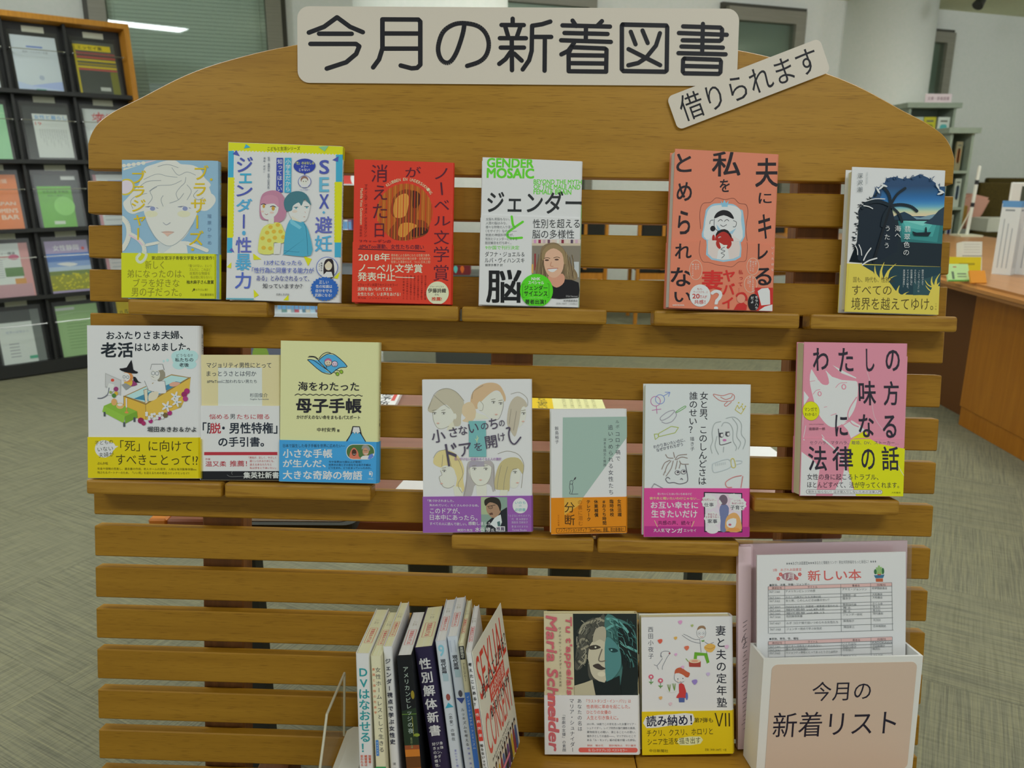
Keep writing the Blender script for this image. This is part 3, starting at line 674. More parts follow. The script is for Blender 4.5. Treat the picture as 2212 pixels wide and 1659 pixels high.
# -- white book with green lettering
def a(A):
    G, k = '5ec32a', '26292b'
    A.T('GENDER', 142, 82, 578, 166, G, .05, 1.5); A.T('MOSAIC', 140, 176, 582, 265, G, .05, 1.5)
    for i, q in enumerate(('BEYOND THE MYTH', 'OF THE MALE AND', 'FEMALE BRAIN')): A.T(q, 582, 285 + 46 * i, (1028, 1015, 932)[i], 328 + 47 * i, G, .025, 1.2)
    A.T('ジェンダー', 145, 392, 1028, 598, k, .02, 1.0)
def b(A):
    G, k = '5ec32a', '26292b'
    A.L([(375, 630), (385, 700), (395, 725)], 22, G); A.L([(480, 680), (400, 735), (340, 780), (335, 815), (370, 835), (472, 830)], 22, G, 5)
    for i, q in enumerate(('女脳も男脳もない。', '人間の脳はみな、', '様々な特徴の入り混じる', '〈モザイク〉なのだ――', '気鋭の神経科学者が、', '性別とジェンダーに対する', '固定観念を打ち砕く。')): A.T(q, 130 - i, 640 + i * 37.5, (355, 330, 415, 425, 395, 428, 372)[i], 668 + i * 37.5, '55585a')
    A.T('9か国で刊行決定', 126, 905, 448, 942, '6cc040', .01); A.T('ダフナ・ジョエル＆', 122, 962, 498, 1010, k); A.T('ルバ・ヴィハンスキ', 120, 1020, 498, 1068, k); A.T('鍛原多惠子 訳', 125, 1078, 292, 1102, '44474a')
    A.T('性別を超える', 575, 655, 1012, 740, k); A.T('脳の多様性', 570, 755, 962, 838, k)
    A.T('脳', 140, 1140, 465, 1445, '17181a', .026)
    # portrait photograph
    A.R(568, 845, 1020, 1390, '7d7568'); A.R(568, 880, 1020, 905, 'bcae98'); A.R(568, 845, 1022, 882, 'c8b8b0')
    for i, c in enumerate(('c08ab0', '8a2a4a', 'b8a0a8', '6a4a5a', 'd0b8a8', 'e0d0c0', '7a2a3a', 'd4c0b0', '55465a', 'c0a0b0')): A.R(585 + i * 43, 848, 608 + i * 43, 882, c)
    A.R(590, 980, 606, 1140, '8a3438'); A.R(566, 1080, 582, 1165, 'c89a50'); A.R(960, 1055, 1008, 1200, 'b0b4b4')
    A.P([(620, 1190), (600, 1120), (640, 1010), (660, 920), (730, 880), (810, 885), (880, 960), (920, 1060), (990, 1160), (985, 1220), (900, 1230), (700, 1215)], '7d6a4e', 4)
    rh = random.Random(8)
    for _ in range(46):
        x = rh.uniform(625, 960); s0 = 1 if x > 780 else -1; y0 = 900 + abs(x - 780) * .55 + rh.uniform(0, 40)
        A.L([(x, y0), (x + s0 * rh.uniform(0, 26), y0 + 110), (x + s0 * rh.uniform(-5, 40), min(1215, y0 + rh.uniform(180, 270)))], 4, rh.choice(('6a583e', '93805e', '5c4a34', 'a08c68')), 4)
    A.P([(650, 1390), (680, 1290), (740, 1230), (860, 1220), (1005, 1250), (1005, 1392)], '17161a', 2)
    A.P([(730, 1180), (735, 1250), (800, 1300), (870, 1250), (860, 1170)], 'c48e76', 3)
    A.P([(680, 1020), (690, 1120), (730, 1190), (790, 1205), (850, 1150), (870, 1040), (850, 960), (770, 920), (700, 950)], 'd3a288', 4)
    A.P([(660, 1040), (665, 960), (720, 900), (800, 895), (870, 950), (890, 1060), (870, 1080), (850, 980), (770, 930), (700, 970), (685, 1030)], '8a7552', 3)
    for x, y in ((708, 1042), (800, 1036)): A.E(x, y, 20, 8, '4c342a', 12); A.L([(x - 28, y - 16), (x + 4, y - 24), (x + 28, y - 16)], 6, '5c4634', 3)
    A.L([(750, 1060), (742, 1095), (768, 1100)], 6, 'b07860', 3); A.P([(715, 1128), (765, 1122), (808, 1120), (775, 1152), (740, 1150)], 'e8e0d4', 2); A.L([(712, 1126), (760, 1120), (812, 1118)], 6, 'a85a50', 3)
    A.T('©Gal Hermoni', 888, 1370, 998, 1388, 'a0a0a0')
    A.E(612, 1330, 155, 158, '4fc31e', 44, 0, 360)
    A.T('NHK', 565, 1205, 648, 1232, 'd6ecc8', .04); A.T('スペシャル', 535, 1240, 682, 1272, 'd6ecc8', .03); A.T('ジェンダー', 498, 1282, 715, 1325, '1f2a18', .03); A.T('サイエンス', 495, 1335, 715, 1382, '1f2a18', .03); A.T('（2021年11月3日）', 540, 1390, 675, 1405, '9ad878'); A.T('著者出演！', 505, 1415, 700, 1458, '1f2a18', .035)
    A.L([(500, 1270), (482, 1270), (482, 1395), (500, 1395)], 3, '2f5a20'); A.L([(712, 1265), (730, 1265), (730, 1395), (712, 1395)], 3, '2f5a20')
    A.T('紀伊國屋書店', 868, 1412, 998, 1432, '3a3c3c'); A.T('定価1,980円（10%税込）', 798, 1440, 1000, 1458, '85888a')
book('white book with green capitals, a smiling portrait photo and green disc', (1020, 320, .2291), [(97, 66), (1038, 118), (1015, 1486), (70, 1472)], (.030, .022), .018, .004, 'ced2cc', a, ('cfd3cd', (85, 610), (1030, 650)), b, pages=PAGEW, vb=R1 + .0006, opn=.013,
     spine=lambda S, w, h, t: S.R(0, h * .7, t, 0, '9fd07a'))

# -- salmon book
def a(A):
    k = '221a20'
    for ch, x0, y0, x1, y1 in (('夫', 898, 135, 1100, 395), ('に', 930, 452, 1045, 548), ('キ', 930, 650, 1045, 868), ('私', 500, 70, 755, 295), ('を', 572, 325, 660, 440), ('と', 168, 85, 305, 252), ('め', 175, 350, 312, 520), ('ら', 190, 615, 300, 828)): A.T(ch, x0, y0, x1, y1, k, .022)
    A.L([(400, 780), (390, 640), (415, 550), (490, 535), (540, 495), (620, 510), (700, 500), (750, 545), (815, 560), (832, 640), (815, 780), (830, 890)], 3.5, '6a3a34', 5)
    A.P([(440, 640), (450, 600), (500, 555), (560, 545), (620, 548), (700, 555), (760, 600), (790, 640), (780, 900), (440, 880), (425, 760)], '8fb4c8', 4)
    A.P([(455, 645), (470, 605), (510, 570), (620, 560), (720, 575), (768, 620), (770, 700), (765, 895), (455, 878), (440, 740)], 'c9d7d4', 4)
    A.P([(580, 520), (600, 545), (615, 512), (632, 545), (655, 520), (645, 578), (592, 578)], '7fb0c8')
    A.E(610, 720, 88, 92, 'd4dbd4', 36); A.E(497, 735, 18, 30, 'd4dbd4'); A.E(715, 730, 18, 32, 'd4dbd4'); A.L([(525, 690), (525, 760), (560, 800), (610, 812)], 5, '33343a', 4); A.E(512, 778, 24, 26, '17171b'); A.L([(483, 735), (490, 705), (515, 700)], 5, '33343a', 3); A.L([(700, 705), (728, 720), (720, 760), (698, 762)], 5, '33343a', 3)
    A.P([(525, 685), (545, 635), (600, 608), (660, 620), (695, 660), (698, 690), (610, 655)], '17171b', 3)
    for x in (582, 640): A.L([(x - 22, 712), (x, 694), (x + 18, 708)], 5, '33343a', 4)
    A.L([(582, 745), (608, 758), (638, 742)], 5, '33343a', 4)
    A.P([(480, 890), (530, 850), (650, 820), (740, 870), (755, 895)], 'd8c4c0', 2)
    A.E(612, 880, 78, 92, 'a52a22', 30); A.E(520, 870, 14, 36, 'a52a22'); A.E(690, 900, 14, 36, 'a52a22'); A.P([(538, 850), (556, 802), (620, 783), (670, 815), (688, 875), (655, 828), (612, 806), (570, 822)], '1d1518', 2)
    A.P([(545, 740), (560, 800), (585, 790)], '8fb4c8'); A.P([(725, 775), (690, 830), (660, 815)], '8fb4c8')
    A.E(580, 862, 16, 10, 'e0d8c8'); A.E(630, 885, 18, 12, 'e0d8c8'); A.E(578, 864, 6, 6, '222222', 8); A.E(634, 886, 6, 7, '222222', 8)
def b(A):
    k = '221a20'
    A.L([(395, 890), (388, 1000), (420, 1080), (480, 1090), (560, 1115), (620, 1120), (690, 1130), (750, 1085), (815, 1070), (828, 960), (825, 905)], 3.5, '6a3a34', 5)
    A.P([(450, 885), (765, 900), (775, 960), (770, 1040), (720, 1070), (610, 1085), (500, 1065), (450, 1020), (455, 930)], '8fb4c8'); A.P([(465, 886), (755, 898), (765, 960), (755, 1030), (700, 1055), (610, 1070), (510, 1050), (468, 1010)], 'd5bdb8')
    A.E(612, 915, 72, 62, 'a52a22', 30, 0, 360); A.P([(570, 905), (612, 930), (645, 930), (635, 965), (590, 965)], 'd8d4c4')
    A.P([(550, 1060), (560, 985), (600, 940), (650, 965), (665, 1060)], 'd8dcd4'); A.L([(620, 950), (585, 970), (625, 985), (588, 1005), (620, 1020), (595, 1050)], 5, '33343a', 4)
    for ch, x0, y0, x1, y1 in (('れ', 165, 920, 315, 1055), ('な', 130, 1140, 315, 1310), ('い', 165, 1365, 318, 1455), ('レ', 925, 920, 1012, 1060), ('る', 895, 1140, 1048, 1295)): A.T(ch, x0, y0, x1, y1, k, .022)
    for x, y, rx, ry in ((358, 1160, 60, 92), (880, 1125, 56, 78), (862, 1285, 60, 78)): A.E(x, y, rx, ry, 'e6b8a6', 30); A.E(x, y, rx - 4, ry - 4, 'd9765c', 30)
    for x, y0, t in ((380, 1100, 'せめて'), (357, 1100, 'その分'), (330, 1100, '稼いでこいよ'), (905, 1070, 'はあー'), (882, 1075, 'ほんっとに'), (858, 1070, '使えないな'), (882, 1220, 'なんでも自分の'), (855, 1215, '思い通りに'), (838, 1225, 'いよね')): A.V(t, x, y0, y0 + 20 * len(t), 18, 'efd2c6', .01)
    A.T('妻', 420, 1165, 605, 1340, 'c22c28', .03); A.V('ヤバイ', 665, 1150, 1520, 120, 'c22c28', .03, -10); A.V('私って…', 770, 1150, 1370, 44, 'b03a34', .01); A.T('？', 500, 1345, 600, 1530, 'e8e0d8', .03)
    A.E(400, 1395, 96, 102, 'e2dcd4', 40); A.T('私も', 372, 1325, 418, 1345, 'a83c34'); A.T('やってたかも…と', 338, 1352, 470, 1372, 'a83c34'); A.T('20', 330, 1380, 395, 1422, 'b03430', .03); A.T('万人が', 398, 1392, 462, 1420, 'b03430', .02); A.T('共感！', 348, 1435, 448, 1472, 'b03430', .02)
    A.P([(730, 1400), (745, 1370), (800, 1362), (830, 1400), (830, 1440), (780, 1410)], 'b82c28', 3); A.P([(710, 1525), (740, 1470), (790, 1450), (830, 1480), (825, 1530)], 'b82c28'); A.E(775, 1420, 38, 40, 'db8a74')
    A.R(900, 1318, 1064, 1535, 'b82c28'); A.P([(925, 1350), (960, 1325), (1020, 1320), (1035, 1345), (1040, 1470), (960, 1480)], 'dcdcd4'); A.P([(935, 1530), (990, 1490), (1060, 1470), (1060, 1530)], 'dcdcd4')
    A.E(890, 1455, 52, 80, '1d1a1c', 30); A.V('モラハラ', 915, 1390, 1520, 30, 'ece8e0', .02); A.V('だよ', 877, 1395, 1465, 30, 'ece8e0', .02)
    A.T('KADOKAWA', 148, 1478, 255, 1492, 'ecd0c4', .03); A.V('いくたはな', 1056, 930, 1180, 26, 'efd2c6')
book('salmon pink book with brush lettering and a mirror drawing', (1420, 310, .2351), [(152, 36), (1113, 100), (1068, 1536), (118, 1512)], (.030, .022), .018, .006, 'd97a60', a, ('d9785e', (132, 885), (1092, 928)), b, gap=.007, pages=PAGEW, vb=R1 + .0006, opn=.016)

# -- palm tree and sea book
def a(A):
    bands = ['2a4668', '2c557c', '2a5f92', '2f6ca4', '3f7fb0', '5c98b4', '86b0aa', 'b4bfa0', 'd0bb98']
    blob = [(600, 150), (680, 172), (760, 165), (850, 125), (930, 160), (1010, 215), (1030, 280), (1080, 330), (1108, 360), (1100, 560), (650, 590), (300, 560), (280, 480), (300, 400), (380, 360), (410, 270), (490, 230), (520, 165)]
    A.P(blob, bands[0])
    yy = [200, 250, 300, 345, 385, 420, 450, 475, 500, 545]
    for i in range(1, 9):
        for j in range(4):
            c0, c1 = hexc(bands[i - 1]), hexc(bands[i]); t_ = (j + 1) / 4; ya = yy[i] + (yy[i + 1] - yy[i]) * j / 4; yb = yy[i] + (yy[i + 1] - yy[i]) * (j + 1) / 4
            A.P([(490 - i * 10, ya), (1104, ya), (1102, yb), (490 - i * 10, yb)], '%02x%02x%02x' % tuple(int(p + (q - p) * t_) for p, q in zip(c0, c1)))
    A.P([(600, 540), (700, 535), (860, 560), (930, 540), (1000, 525), (1098, 520), (1096, 585), (600, 585)], '6f8a98')
    A.P([(160, 1000), (1085, 1050), (1095, 580), (600, 575), (250, 540), (235, 800), (215, 860), (250, 930), (285, 1010)], '17262f')
    for i, c in enumerate(('2a6a6c', '348080', '429694', '58aaa4', '74bcb4')): A.P([(640 + i * 14, 590), (1092 - i * 30, 595), (1080 - i * 48, 860 - i * 55), (680 + i * 14, 820 - i * 55)], c)
    A.P([(290, 1028), (1082, 1050), (1088, 820), (700, 800), (420, 850), (300, 930)], '18252e')
    A.P([(895, 615), (980, 560), (1040, 490), (1098, 452), (1092, 640), (1000, 632)], '263a4a'); A.P([(560, 580), (640, 520), (700, 500), (760, 530), (830, 582)], '22384a')
    A.P([(240, 500), (290, 430), (420, 390), (520, 400), (560, 440), (600, 560), (640, 900), (300, 1010), (240, 920), (235, 800), (260, 700)], '15222e', 2)
    d = '14222c'
    rl = random.Random(5)
    edge = [(240, 520), (232, 600), (240, 680), (225, 740), (215, 800), (225, 860), (260, 450), (300, 395), (345, 365), (400, 330), (425, 270), (480, 225), (520, 175), (600, 155), (690, 172), (770, 160), (860, 135), (950, 175), (1020, 240), (1060, 320)]
    for x, y in edge:
        for _ in range(5):
            a = rl.uniform(2.2, 4.4) if y > 380 else rl.uniform(3.6, 5.6); l = rl.uniform(22, 46); x_, y_ = x + rl.uniform(-8, 22), y + rl.uniform(-40, 40) if y > 380 else y + rl.uniform(0, 24)
            tx, ty = x_ + l * math.cos(a), y_ + l * math.sin(a) * (1 if y <= 380 else .6)
            A.P([(x_ - 5, y_ + 6), ((x_ + tx) / 2 - 4, (y_ + ty) / 2 - 6), (tx, ty), (x_ + 6, y_ - 5)], d if y > 300 else '2a4668')
    for q, w in (([(560, 430), (620, 330), (700, 268)], 26), ([(560, 430), (540, 330), (490, 260)], 30), ([(565, 440), (660, 430), (760, 450), (820, 495)], 30), ([(560, 440), (450, 400), (340, 410), (280, 460)], 34), ([(565, 450), (640, 520), (675, 600)], 26), ([(555, 450), (500, 540), (480, 640)], 34)): A.L(q, w, d, 5)
    A.L([(555, 450), (500, 640), (400, 1000)], 22, '10181f', 4)
    for q, w in (([(300, 400), (400, 372), (500, 375)], 9), ([(290, 440), (340, 450), (380, 470)], 10), ([(300, 985), (330, 920), (370, 865)], 12), ([(240, 930), (235, 880), (215, 840)], 9), ([(280, 935), (272, 880), (250, 830)], 9), ([(290, 1030), (350, 990), (430, 965)], 14)): A.L(q, w, 'ccd4d2', 4)
    for x, y, r_ in ((460, 260, -40), (490, 240, 20), (430, 290, 60), (1060, 300, 30), (1050, 320, -20), (1020, 250, 60)): A.E(x, y, 34, 10, 'c8d2d4', 12, rot=r_)
    A.P([(775, 695), (820, 710), (965, 705), (940, 745), (800, 740)], '10212a'); A.E(913, 662, 6, 8, '10212a', 10); A.R(905, 668, 922, 710, '10212a')
    wv = 'd9ded8'
    A.V('翡翠色の', 732, 635, 945, 66, wv, 0, -12); A.V('海へ', 635, 635, 770, 66, wv); A.V('うたう', 535, 625, 880, 62, wv, 0, -10); A.V('深沢潮', 248, 105, 312, 56, '5a6268'); A.T('Ushio Fukazawa', 318 - 60, 165 - 7, 318 + 60, 165 + 7, '8a9296', 0, 90)
def b(A):
    A.P([(280, 1030), (1080, 1050), (1062, 1300), (960, 1330), (560, 1320), (460, 1200), (400, 1100)], '1d3a44'); A.P([(800, 1200), (1070, 1120), (1062, 1320), (800, 1330)], '2a4a50')
    yl = 'd9b94e'
    def blade(x, y, tx, ty, w):
        mx, my = (x + tx) / 2 + (ty - y) * .12, (y + ty) / 2 - (tx - x) * .12
        A.P([(x - w, y), (mx - w * .6, my), (tx, ty), (mx + w * .6, my), (x + w, y)], yl, 3)
    for q in ((470, 1190, 415, 1035, 18), (490, 1190, 510, 1000, 18), (520, 1190, 630, 1015, 20), (440, 1190, 300, 1060, 16), (540, 1200, 640, 1135, 14), (650, 1350, 665, 1230, 18), (690, 1350, 760, 1295, 16), (620, 1340, 590, 1270, 12), (1000, 1250, 985, 1140, 14), (1020, 1250, 1065, 1110, 14), (985, 1250, 915, 1180, 12), (1010, 1300, 920, 1230, 14), (810, 1400, 805, 1340, 14), (1030, 1280, 1060, 1200, 16)): blade(*q)
    A.P([(280, 1030), (330, 1090), (420, 1180), (560, 1200), (620, 1280), (700, 1340), (840, 1390), (850, 1330), (900, 1330), (940, 1360), (990, 1240), (1060, 1240), (1056, 1526), (132, 1505), (158, 1020)], yl)
    k = '4a3d1c'
    A.T('国も、時代も、性別も、', 202, 1150, 615, 1205, k); A.T('すべての', 192, 1235, 585, 1330, k); A.T('境界を越えてゆけ。', 188, 1355, 1000, 1478, k)
    for i, t in enumerate(('歴史のはざまで', '「いなかったこと」に', 'される人たち。', '存在意義に悩む', 'すべての人へ贈る、', '深沢潮の渾身作！')): A.V(t, 890 - i * 37, 1075 - (5 if i == 1 else 0), 1075 + 22.5 * len(t), 22, 'c6ceca')
    A.V('小学館', 1026, 1400, 1480, 16, '9a8440')
book('white framed novel with a palm tree and boat over a yellow band', (1800, 350, .2170), [(172, 48), (1112, 90), (1055, 1527), (128, 1501)], (.032, .026), .020, .000, 'cfd4d2', a, ('d9b94e', (150, 1015), (1078, 1050)), b, gap=.004, vb=R1 + .0006, opn=.006, ins=.004)
# -- row 2: white comic essay with a bathtub
def a(A):
    k = '1c242c'
    A.T('おふたりさま夫婦、', 265, 95, 968, 170, k, .03); A.T('老活', 212, 200, 508, 335, k, .04); A.T('はじめました。', 528, 208, 1030, 280, k, .03)
    for x, y, rx, ry in ((975, 360, 105, 70), (920, 330, 60, 50), (1050, 330, 55, 52), (930, 410, 60, 40), (1030, 405, 60, 42), (980, 310, 70, 45), (825, 365, 12, 14), (790, 374, 9, 10)): A.E(x, y, rx, ry, 'a8cfe0')
    A.T('どうなる!?', 908, 308, 1055, 335, k); A.T('私たちの', 895, 345, 1060, 380, k, .02); A.T('老後', 932, 392, 1020, 428, k, .02)
    # bath
    A.P([(420, 695), (860, 495), (1032, 525), (620, 770)], '9a8050'); A.P([(438, 695), (858, 505), (1010, 528), (622, 755)], 'a8cbd8'); A.P([(510, 720), (700, 640), (900, 560), (950, 570), (640, 740)], '3f7f9c')
    A.P([(415, 698), (620, 775), (620, 912), (540, 900), (500, 830), (418, 790)], 'd5a440'); A.P([(620, 775), (1034, 525), (1020, 650), (940, 800), (620, 915)], 'd8a948')
    A.L([(418, 695), (620, 772), (1033, 524)], 6, '7a6238'); A.L([(620, 772), (620, 912)], 4, '7a6238'); A.L([(418, 700), (418, 780)], 4, '7a6238')
    A.P([(840, 585), (880, 565), (940, 575), (900, 605), (850, 605)], 'd09a84', 3)
    # man
    A.P([(680, 600), (720, 550), (790, 545), (810, 640), (790, 670), (680, 660)], 'dfe3df', 3); A.P([(600, 640), (630, 625), (640, 690), (635, 760), (615, 760)], 'e4c2ac'); A.P([(650, 680), (690, 655), (740, 660), (720, 720), (650, 740)], 'e4c2ac', 3)
    A.P([(610, 555), (665, 560), (705, 610), (690, 660), (640, 640)], 'e8eaea'); A.P([(735, 560), (730, 480), (760, 440), (800, 480), (790, 540)], '8a8474', 3)
    A.E(710, 500, 45, 52, 'ecd6c4'); A.P([(670, 450), (680, 405), (780, 405), (790, 450), (730, 462)], 'dde0dc'); A.E(692, 485, 17, 19, '55606a', 18); A.E(692, 485, 13, 15, 'e8eaea', 18); A.E(728, 487, 17, 19, '55606a', 18); A.E(728, 487, 13, 15, 'e8eaea', 18); A.L([(680, 515), (700, 522)], 4, '6a5a50')
    for q in ([(668, 450), (680, 402), (780, 402), (795, 455)], [(735, 550), (800, 560), (808, 640)], [(605, 640), (615, 755)], [(612, 555), (650, 645), (700, 655)], [(600, 640), (640, 630), (640, 690)]): A.L(q, 3, '4a4a4a')
    # woman
    A.P([(470, 600), (490, 560), (520, 550), (545, 590), (500, 605)], '8a3a6a', 2); A.P([(430, 560), (470, 540), (500, 550), (490, 600), (430, 590)], 'd8a840', 3)
    A.P([(510, 515), (530, 520), (555, 560), (585, 572), (530, 570), (510, 550)], '1c1c20'); A.E(455, 520, 52, 48, 'c8844a'); A.E(440, 520, 40, 40, 'eed8c8'); A.E(425, 518, 14, 15, '55606a', 14); A.E(425, 518, 10, 11, 'eef0f0', 14); A.E(458, 520, 14, 15, '55606a', 14); A.E(458, 520, 10, 11, 'eef0f0', 14); A.L([(420, 545), (440, 552)], 4, 'a05048')
    A.P([(385, 440), (450, 430), (495, 360), (510, 450), (550, 470), (540, 487), (460, 480), (400, 460)], '17171b', 2)
    A.P([(250, 480), (395, 545), (390, 690), (248, 610)], 'a9a9a8'); A.P([(258, 492), (388, 552), (384, 660), (256, 600)], 'b8b8b8'); A.E(318, 548, 16, 14, 'c84a38'); A.P([(285, 575), (335, 590), (300, 690), (245, 680)], 'c9cbc8'); A.L([(285, 620), (270, 680), (220, 712), (180, 715)], 9, '6a6c78', 4)
    A.P([(400, 590), (440, 575), (490, 605), (440, 640)], '8a8c8c')
    # table, vases, flowers
    A.P([(235, 785), (330, 745), (540, 835), (430, 880), (418, 945), (220, 840)], '7ea83a'); A.P([(430, 880), (540, 835), (545, 890), (430, 948)], '6c9630'); A.P([(235, 785), (430, 880), (418, 945), (220, 840)], '86b040')
    for x, y in ((240, 850), (515, 900), (420, 945)): A.R(x - 8, y - 10, x + 10, y + 32, '4a5058')
    A.E(330, 750, 26, 32, 'd89a60'); A.E(385, 785, 36, 28, 'dca468'); A.E(385, 775, 24, 12, 'f0e6d0'); A.R(438, 715, 450, 800, 'e8e8e0'); A.E(445, 845, 18, 10, 'c8884a'); A.R(441, 800, 449, 845, 'c8884a')
    for x, y, c, q in ((350, 630, '8a3a6a', 22), (350, 670, 'c8a030', 18), (310, 640, 'd0c8d8', 16), (330, 690, '4a7a3a', 20), (300, 660, '8a9a5a', 14)): A.E(x, y, q, q, c, 14)
    for x, y, c, q in ((1000, 650, '9a2a6c', 26), (975, 680, '8a2a5c', 26), (985, 720, 'a03a78', 24), (930, 780, 'a8984a', 18), (840, 850, '9a2a6c', 22), (800, 870, '6a5a3a', 24), (575, 920, '8a2450', 28), (600, 945, '9a2a5c', 20), (665, 925, '9a2a6c', 20), (740, 895, '8a3a6c', 20)): A.E(x, y, q, q, c, 12)
    for x, y, q in ((895, 700, 48), (905, 750, 46), (815, 790, 50)):
        for i in range(5): A.E(x + q * .5 * math.cos(i * 1.26), y + q * .5 * math.sin(i * 1.26), q * .55, q * .2, 'dbe6e6', 12, rot=i * 72)
        A.E(x, y, q * .14, q * .14, '6a9aa8', 8)
    for i in range(14): A.E(630 + (i % 7) * 24, 850 + (i * 37 % 60), 14, 13, 'd8e2dc', 10)
    A.T('堀田あきお＆かよ', 635, 975, 1080, 1022, k, .02)
def b(A):
    k = '4c4412'
    for x, y, rx, ry in ((235, 1180, 85, 80), (300, 1160, 40, 40)): A.E(x, y, rx, ry, 'd8dccc', 26)
    A.P([(320, 1150), (368, 1155), (320, 1185)], 'd8dccc')
    A.T('子どもの', 150, 1102, 318, 1140, '3a3a30', 0, -5); A.T('いない', 175, 1160, 318, 1200, '3a3a30', 0, -5); A.T('夫婦が', 185, 1210, 325, 1255, '3a3a30', 0, -5)
    A.T('「死」に向けて', 385, 1100, 1040, 1200, '3e380e'); A.T('すべきことって!?', 345, 1230, 1092, 1325, '3e380e'); A.T('ぶんか社', 170, 1300, 270, 1325, k, .02)
    A.T('年金や保険の見直し、遺言書の作成、老人ホームの見学、入棺＆海洋散骨体験etc.', 172, 1350, 1082, 1372, k); A.T('残されるパートナーのため、「いい死」を迎えるための老活コミックエッセイ!!', 172, 1385, 1010, 1408, k)
book('white comic essay with a couple in a bathtub and a yellow band', (170, 690, .2350), [(82, 36), (1128, 50), (1116, 1446), (88, 1451)], (.030, .020), .016, .002, 'd2d8d8', a, ('cfb90e', (86, 1070), (1122, 1076)), b, r=.006, pages=PAGEW, vb=R2 + .0006, opn=.004,
     spine=lambda S, w, h, t: (S.V('おふたりさま夫婦、老活はじめました。', t / 2, h * .95, h * .34, .007, '2c343c'), S.R(0, h * .26, t, 0, 'cfb90e')))

# -- small beige book
def a(A):
    k = '333a48'
    A.R(265, 265, 760, 700, 'c6ccc6'); A.T('マジョリティ男性にとって', 135, 205, 865, 268, k, .008); A.T('まっとうさとは何か', 135, 302, 695, 362, k, .008); A.T('#MeTooに加われない男たち', 140, 400, 700, 440, k, .008); A.T('杉田俊介', 622, 552, 822, 600, k); A.T('Sugita Syunsuke', 625, 612, 832, 632, '666c70', .02)
def b(A):
    k, r_ = '1f2834', 'a8303c'
    A.T('悩める男たちに贈る', 170, 788, 842, 845, r_, .01); A.R(395, 780, 465, 850, 'cdd2ce'); A.T('男', 403, 788, 458, 842, k, .01)
    A.T('「脱・男性特権」', 100, 882, 930, 1005, k, .03); A.R(182, 885, 300, 1010, 'cdd2ce'); A.T('脱', 180, 890, 300, 1003, r_, .03); A.T('の手引書。', 275, 1045, 780, 1150, k, .03)
    A.R(115, 1210, 930, 1245, r_); A.T('作家', 128, 1278, 185, 1300, r_); A.T('温又柔', 130, 1312, 360, 1370, r_, .01); A.T('推薦！', 400, 1305, 590, 1370, r_, .01)
    for i, q in enumerate(('「男性が、正しく、やさしく', '弱くいられるためにも、', '迷えるあなたたちと', '私は手をとりあいたい」')): A.T(q, 610 + (12 if i else 0), 1260 + 38 * i, (918, 895, 865, 912)[i], 1285 + 38 * i, 'b0484c')
    A.R(76, 1422, 960, 1524, '191a1e'); A.T('集英社新書', 552, 1432, 945, 1500, 'c8cac6', .03); A.L([(370, 1462), (400, 1480), (450, 1482), (550, 1478)], 3, '8a8c8c', 3); A.L([(430, 1425), (420, 1440), (430, 1460)], 3, '8a8c8c', 3)
book('small beige paperback with a white band, partly behind the pale yellow book', (420, 740, .1928), [(55, 118), (968, 118), (968, 1528), (76, 1522)], (.026, .018), .012, 0, 'd0c094', a, ('cdd2ce', (62, 695), (968, 693)), b, vb=R2 + .0006)

# -- pale yellow book with blue band
def a(A):
    k = '23222a'; bl = '4f9fcc'
    A.P([(365, 235), (410, 240), (470, 250), (500, 300), (545, 350), (600, 385), (495, 368), (355, 240)], bl); A.P([(465, 250), (500, 215), (560, 185), (640, 195), (700, 240), (760, 310), (680, 330), (600, 385)], bl)
    for q in ([(355, 240), (410, 245), (490, 300), (600, 385), (500, 368), (355, 245)], [(465, 250), (510, 210), (570, 180), (640, 195), (760, 310), (680, 325), (600, 385)], [(465, 250), (530, 320), (600, 385)], [(360, 215), (420, 215), (465, 245)], [(370, 205), (430, 210), (460, 235)], [(470, 230), (510, 185), (560, 165), (600, 180)]): A.L(q, 7, k, 3)
    A.E(565, 268, 40, 42, k, 24); A.E(565, 268, 35, 37, 'e2bca6', 24); A.P([(530, 262), (545, 232), (590, 232), (600, 262), (565, 245)], 'b0608a', 3); A.E(632, 285, 33, 32, k, 24); A.E(632, 285, 28, 27, 'd8b4c8', 24)
    for x, y in ((555, 272), (578, 272), (622, 285), (645, 285)): A.E(x, y, 4, 5, k, 8)
    A.L([(553, 290), (566, 297), (580, 290)], 4, k, 3); A.L([(622, 300), (633, 306), (644, 300)], 4, k, 3); A.L([(545, 300), (550, 325)], 6, k)
    for x, y in ((660, 388), (700, 366)): A.E(x, y, 19, 22, '3c4a1a', 18, rot=-30); A.E(x, y, 14, 17, '86ac34', 18, rot=-30)
    A.L([(620, 370), (650, 382)], 5, k); A.L([(640, 345), (685, 358)], 5, k)
    A.T('海をわたった', 258, 470, 880, 560, k, .02, .5); A.T('母子手帳', 240, 640, 902, 785, k, .045, .5); A.T('かけがえのない命をまもるパスポート', 242, 812, 892, 852, k, .02, .5); A.T('中村安秀', 452, 938, 642, 980, k, .01); A.T('著', 655, 955, 682, 982, k, .01)
    A.L([(225 + i * 10, 598 + i * .17 - 14 * abs(math.sin(i * math.pi / 6.2)) + 8) for i in range(70)], 7, k)
    A.P([(742, 1084), (790, 1010), (815, 922), (888, 925), (910, 1010), (955, 1086)], k); A.P([(756, 1084), (800, 1010), (818, 985), (835, 1005), (850, 985), (865, 1005), (885, 990), (900, 1010), (945, 1086)], bl); A.P([(812, 985), (823, 932), (882, 934), (892, 985), (880, 985), (866, 1002), (850, 980), (835, 1002), (822, 982)], 'd8dcdc')
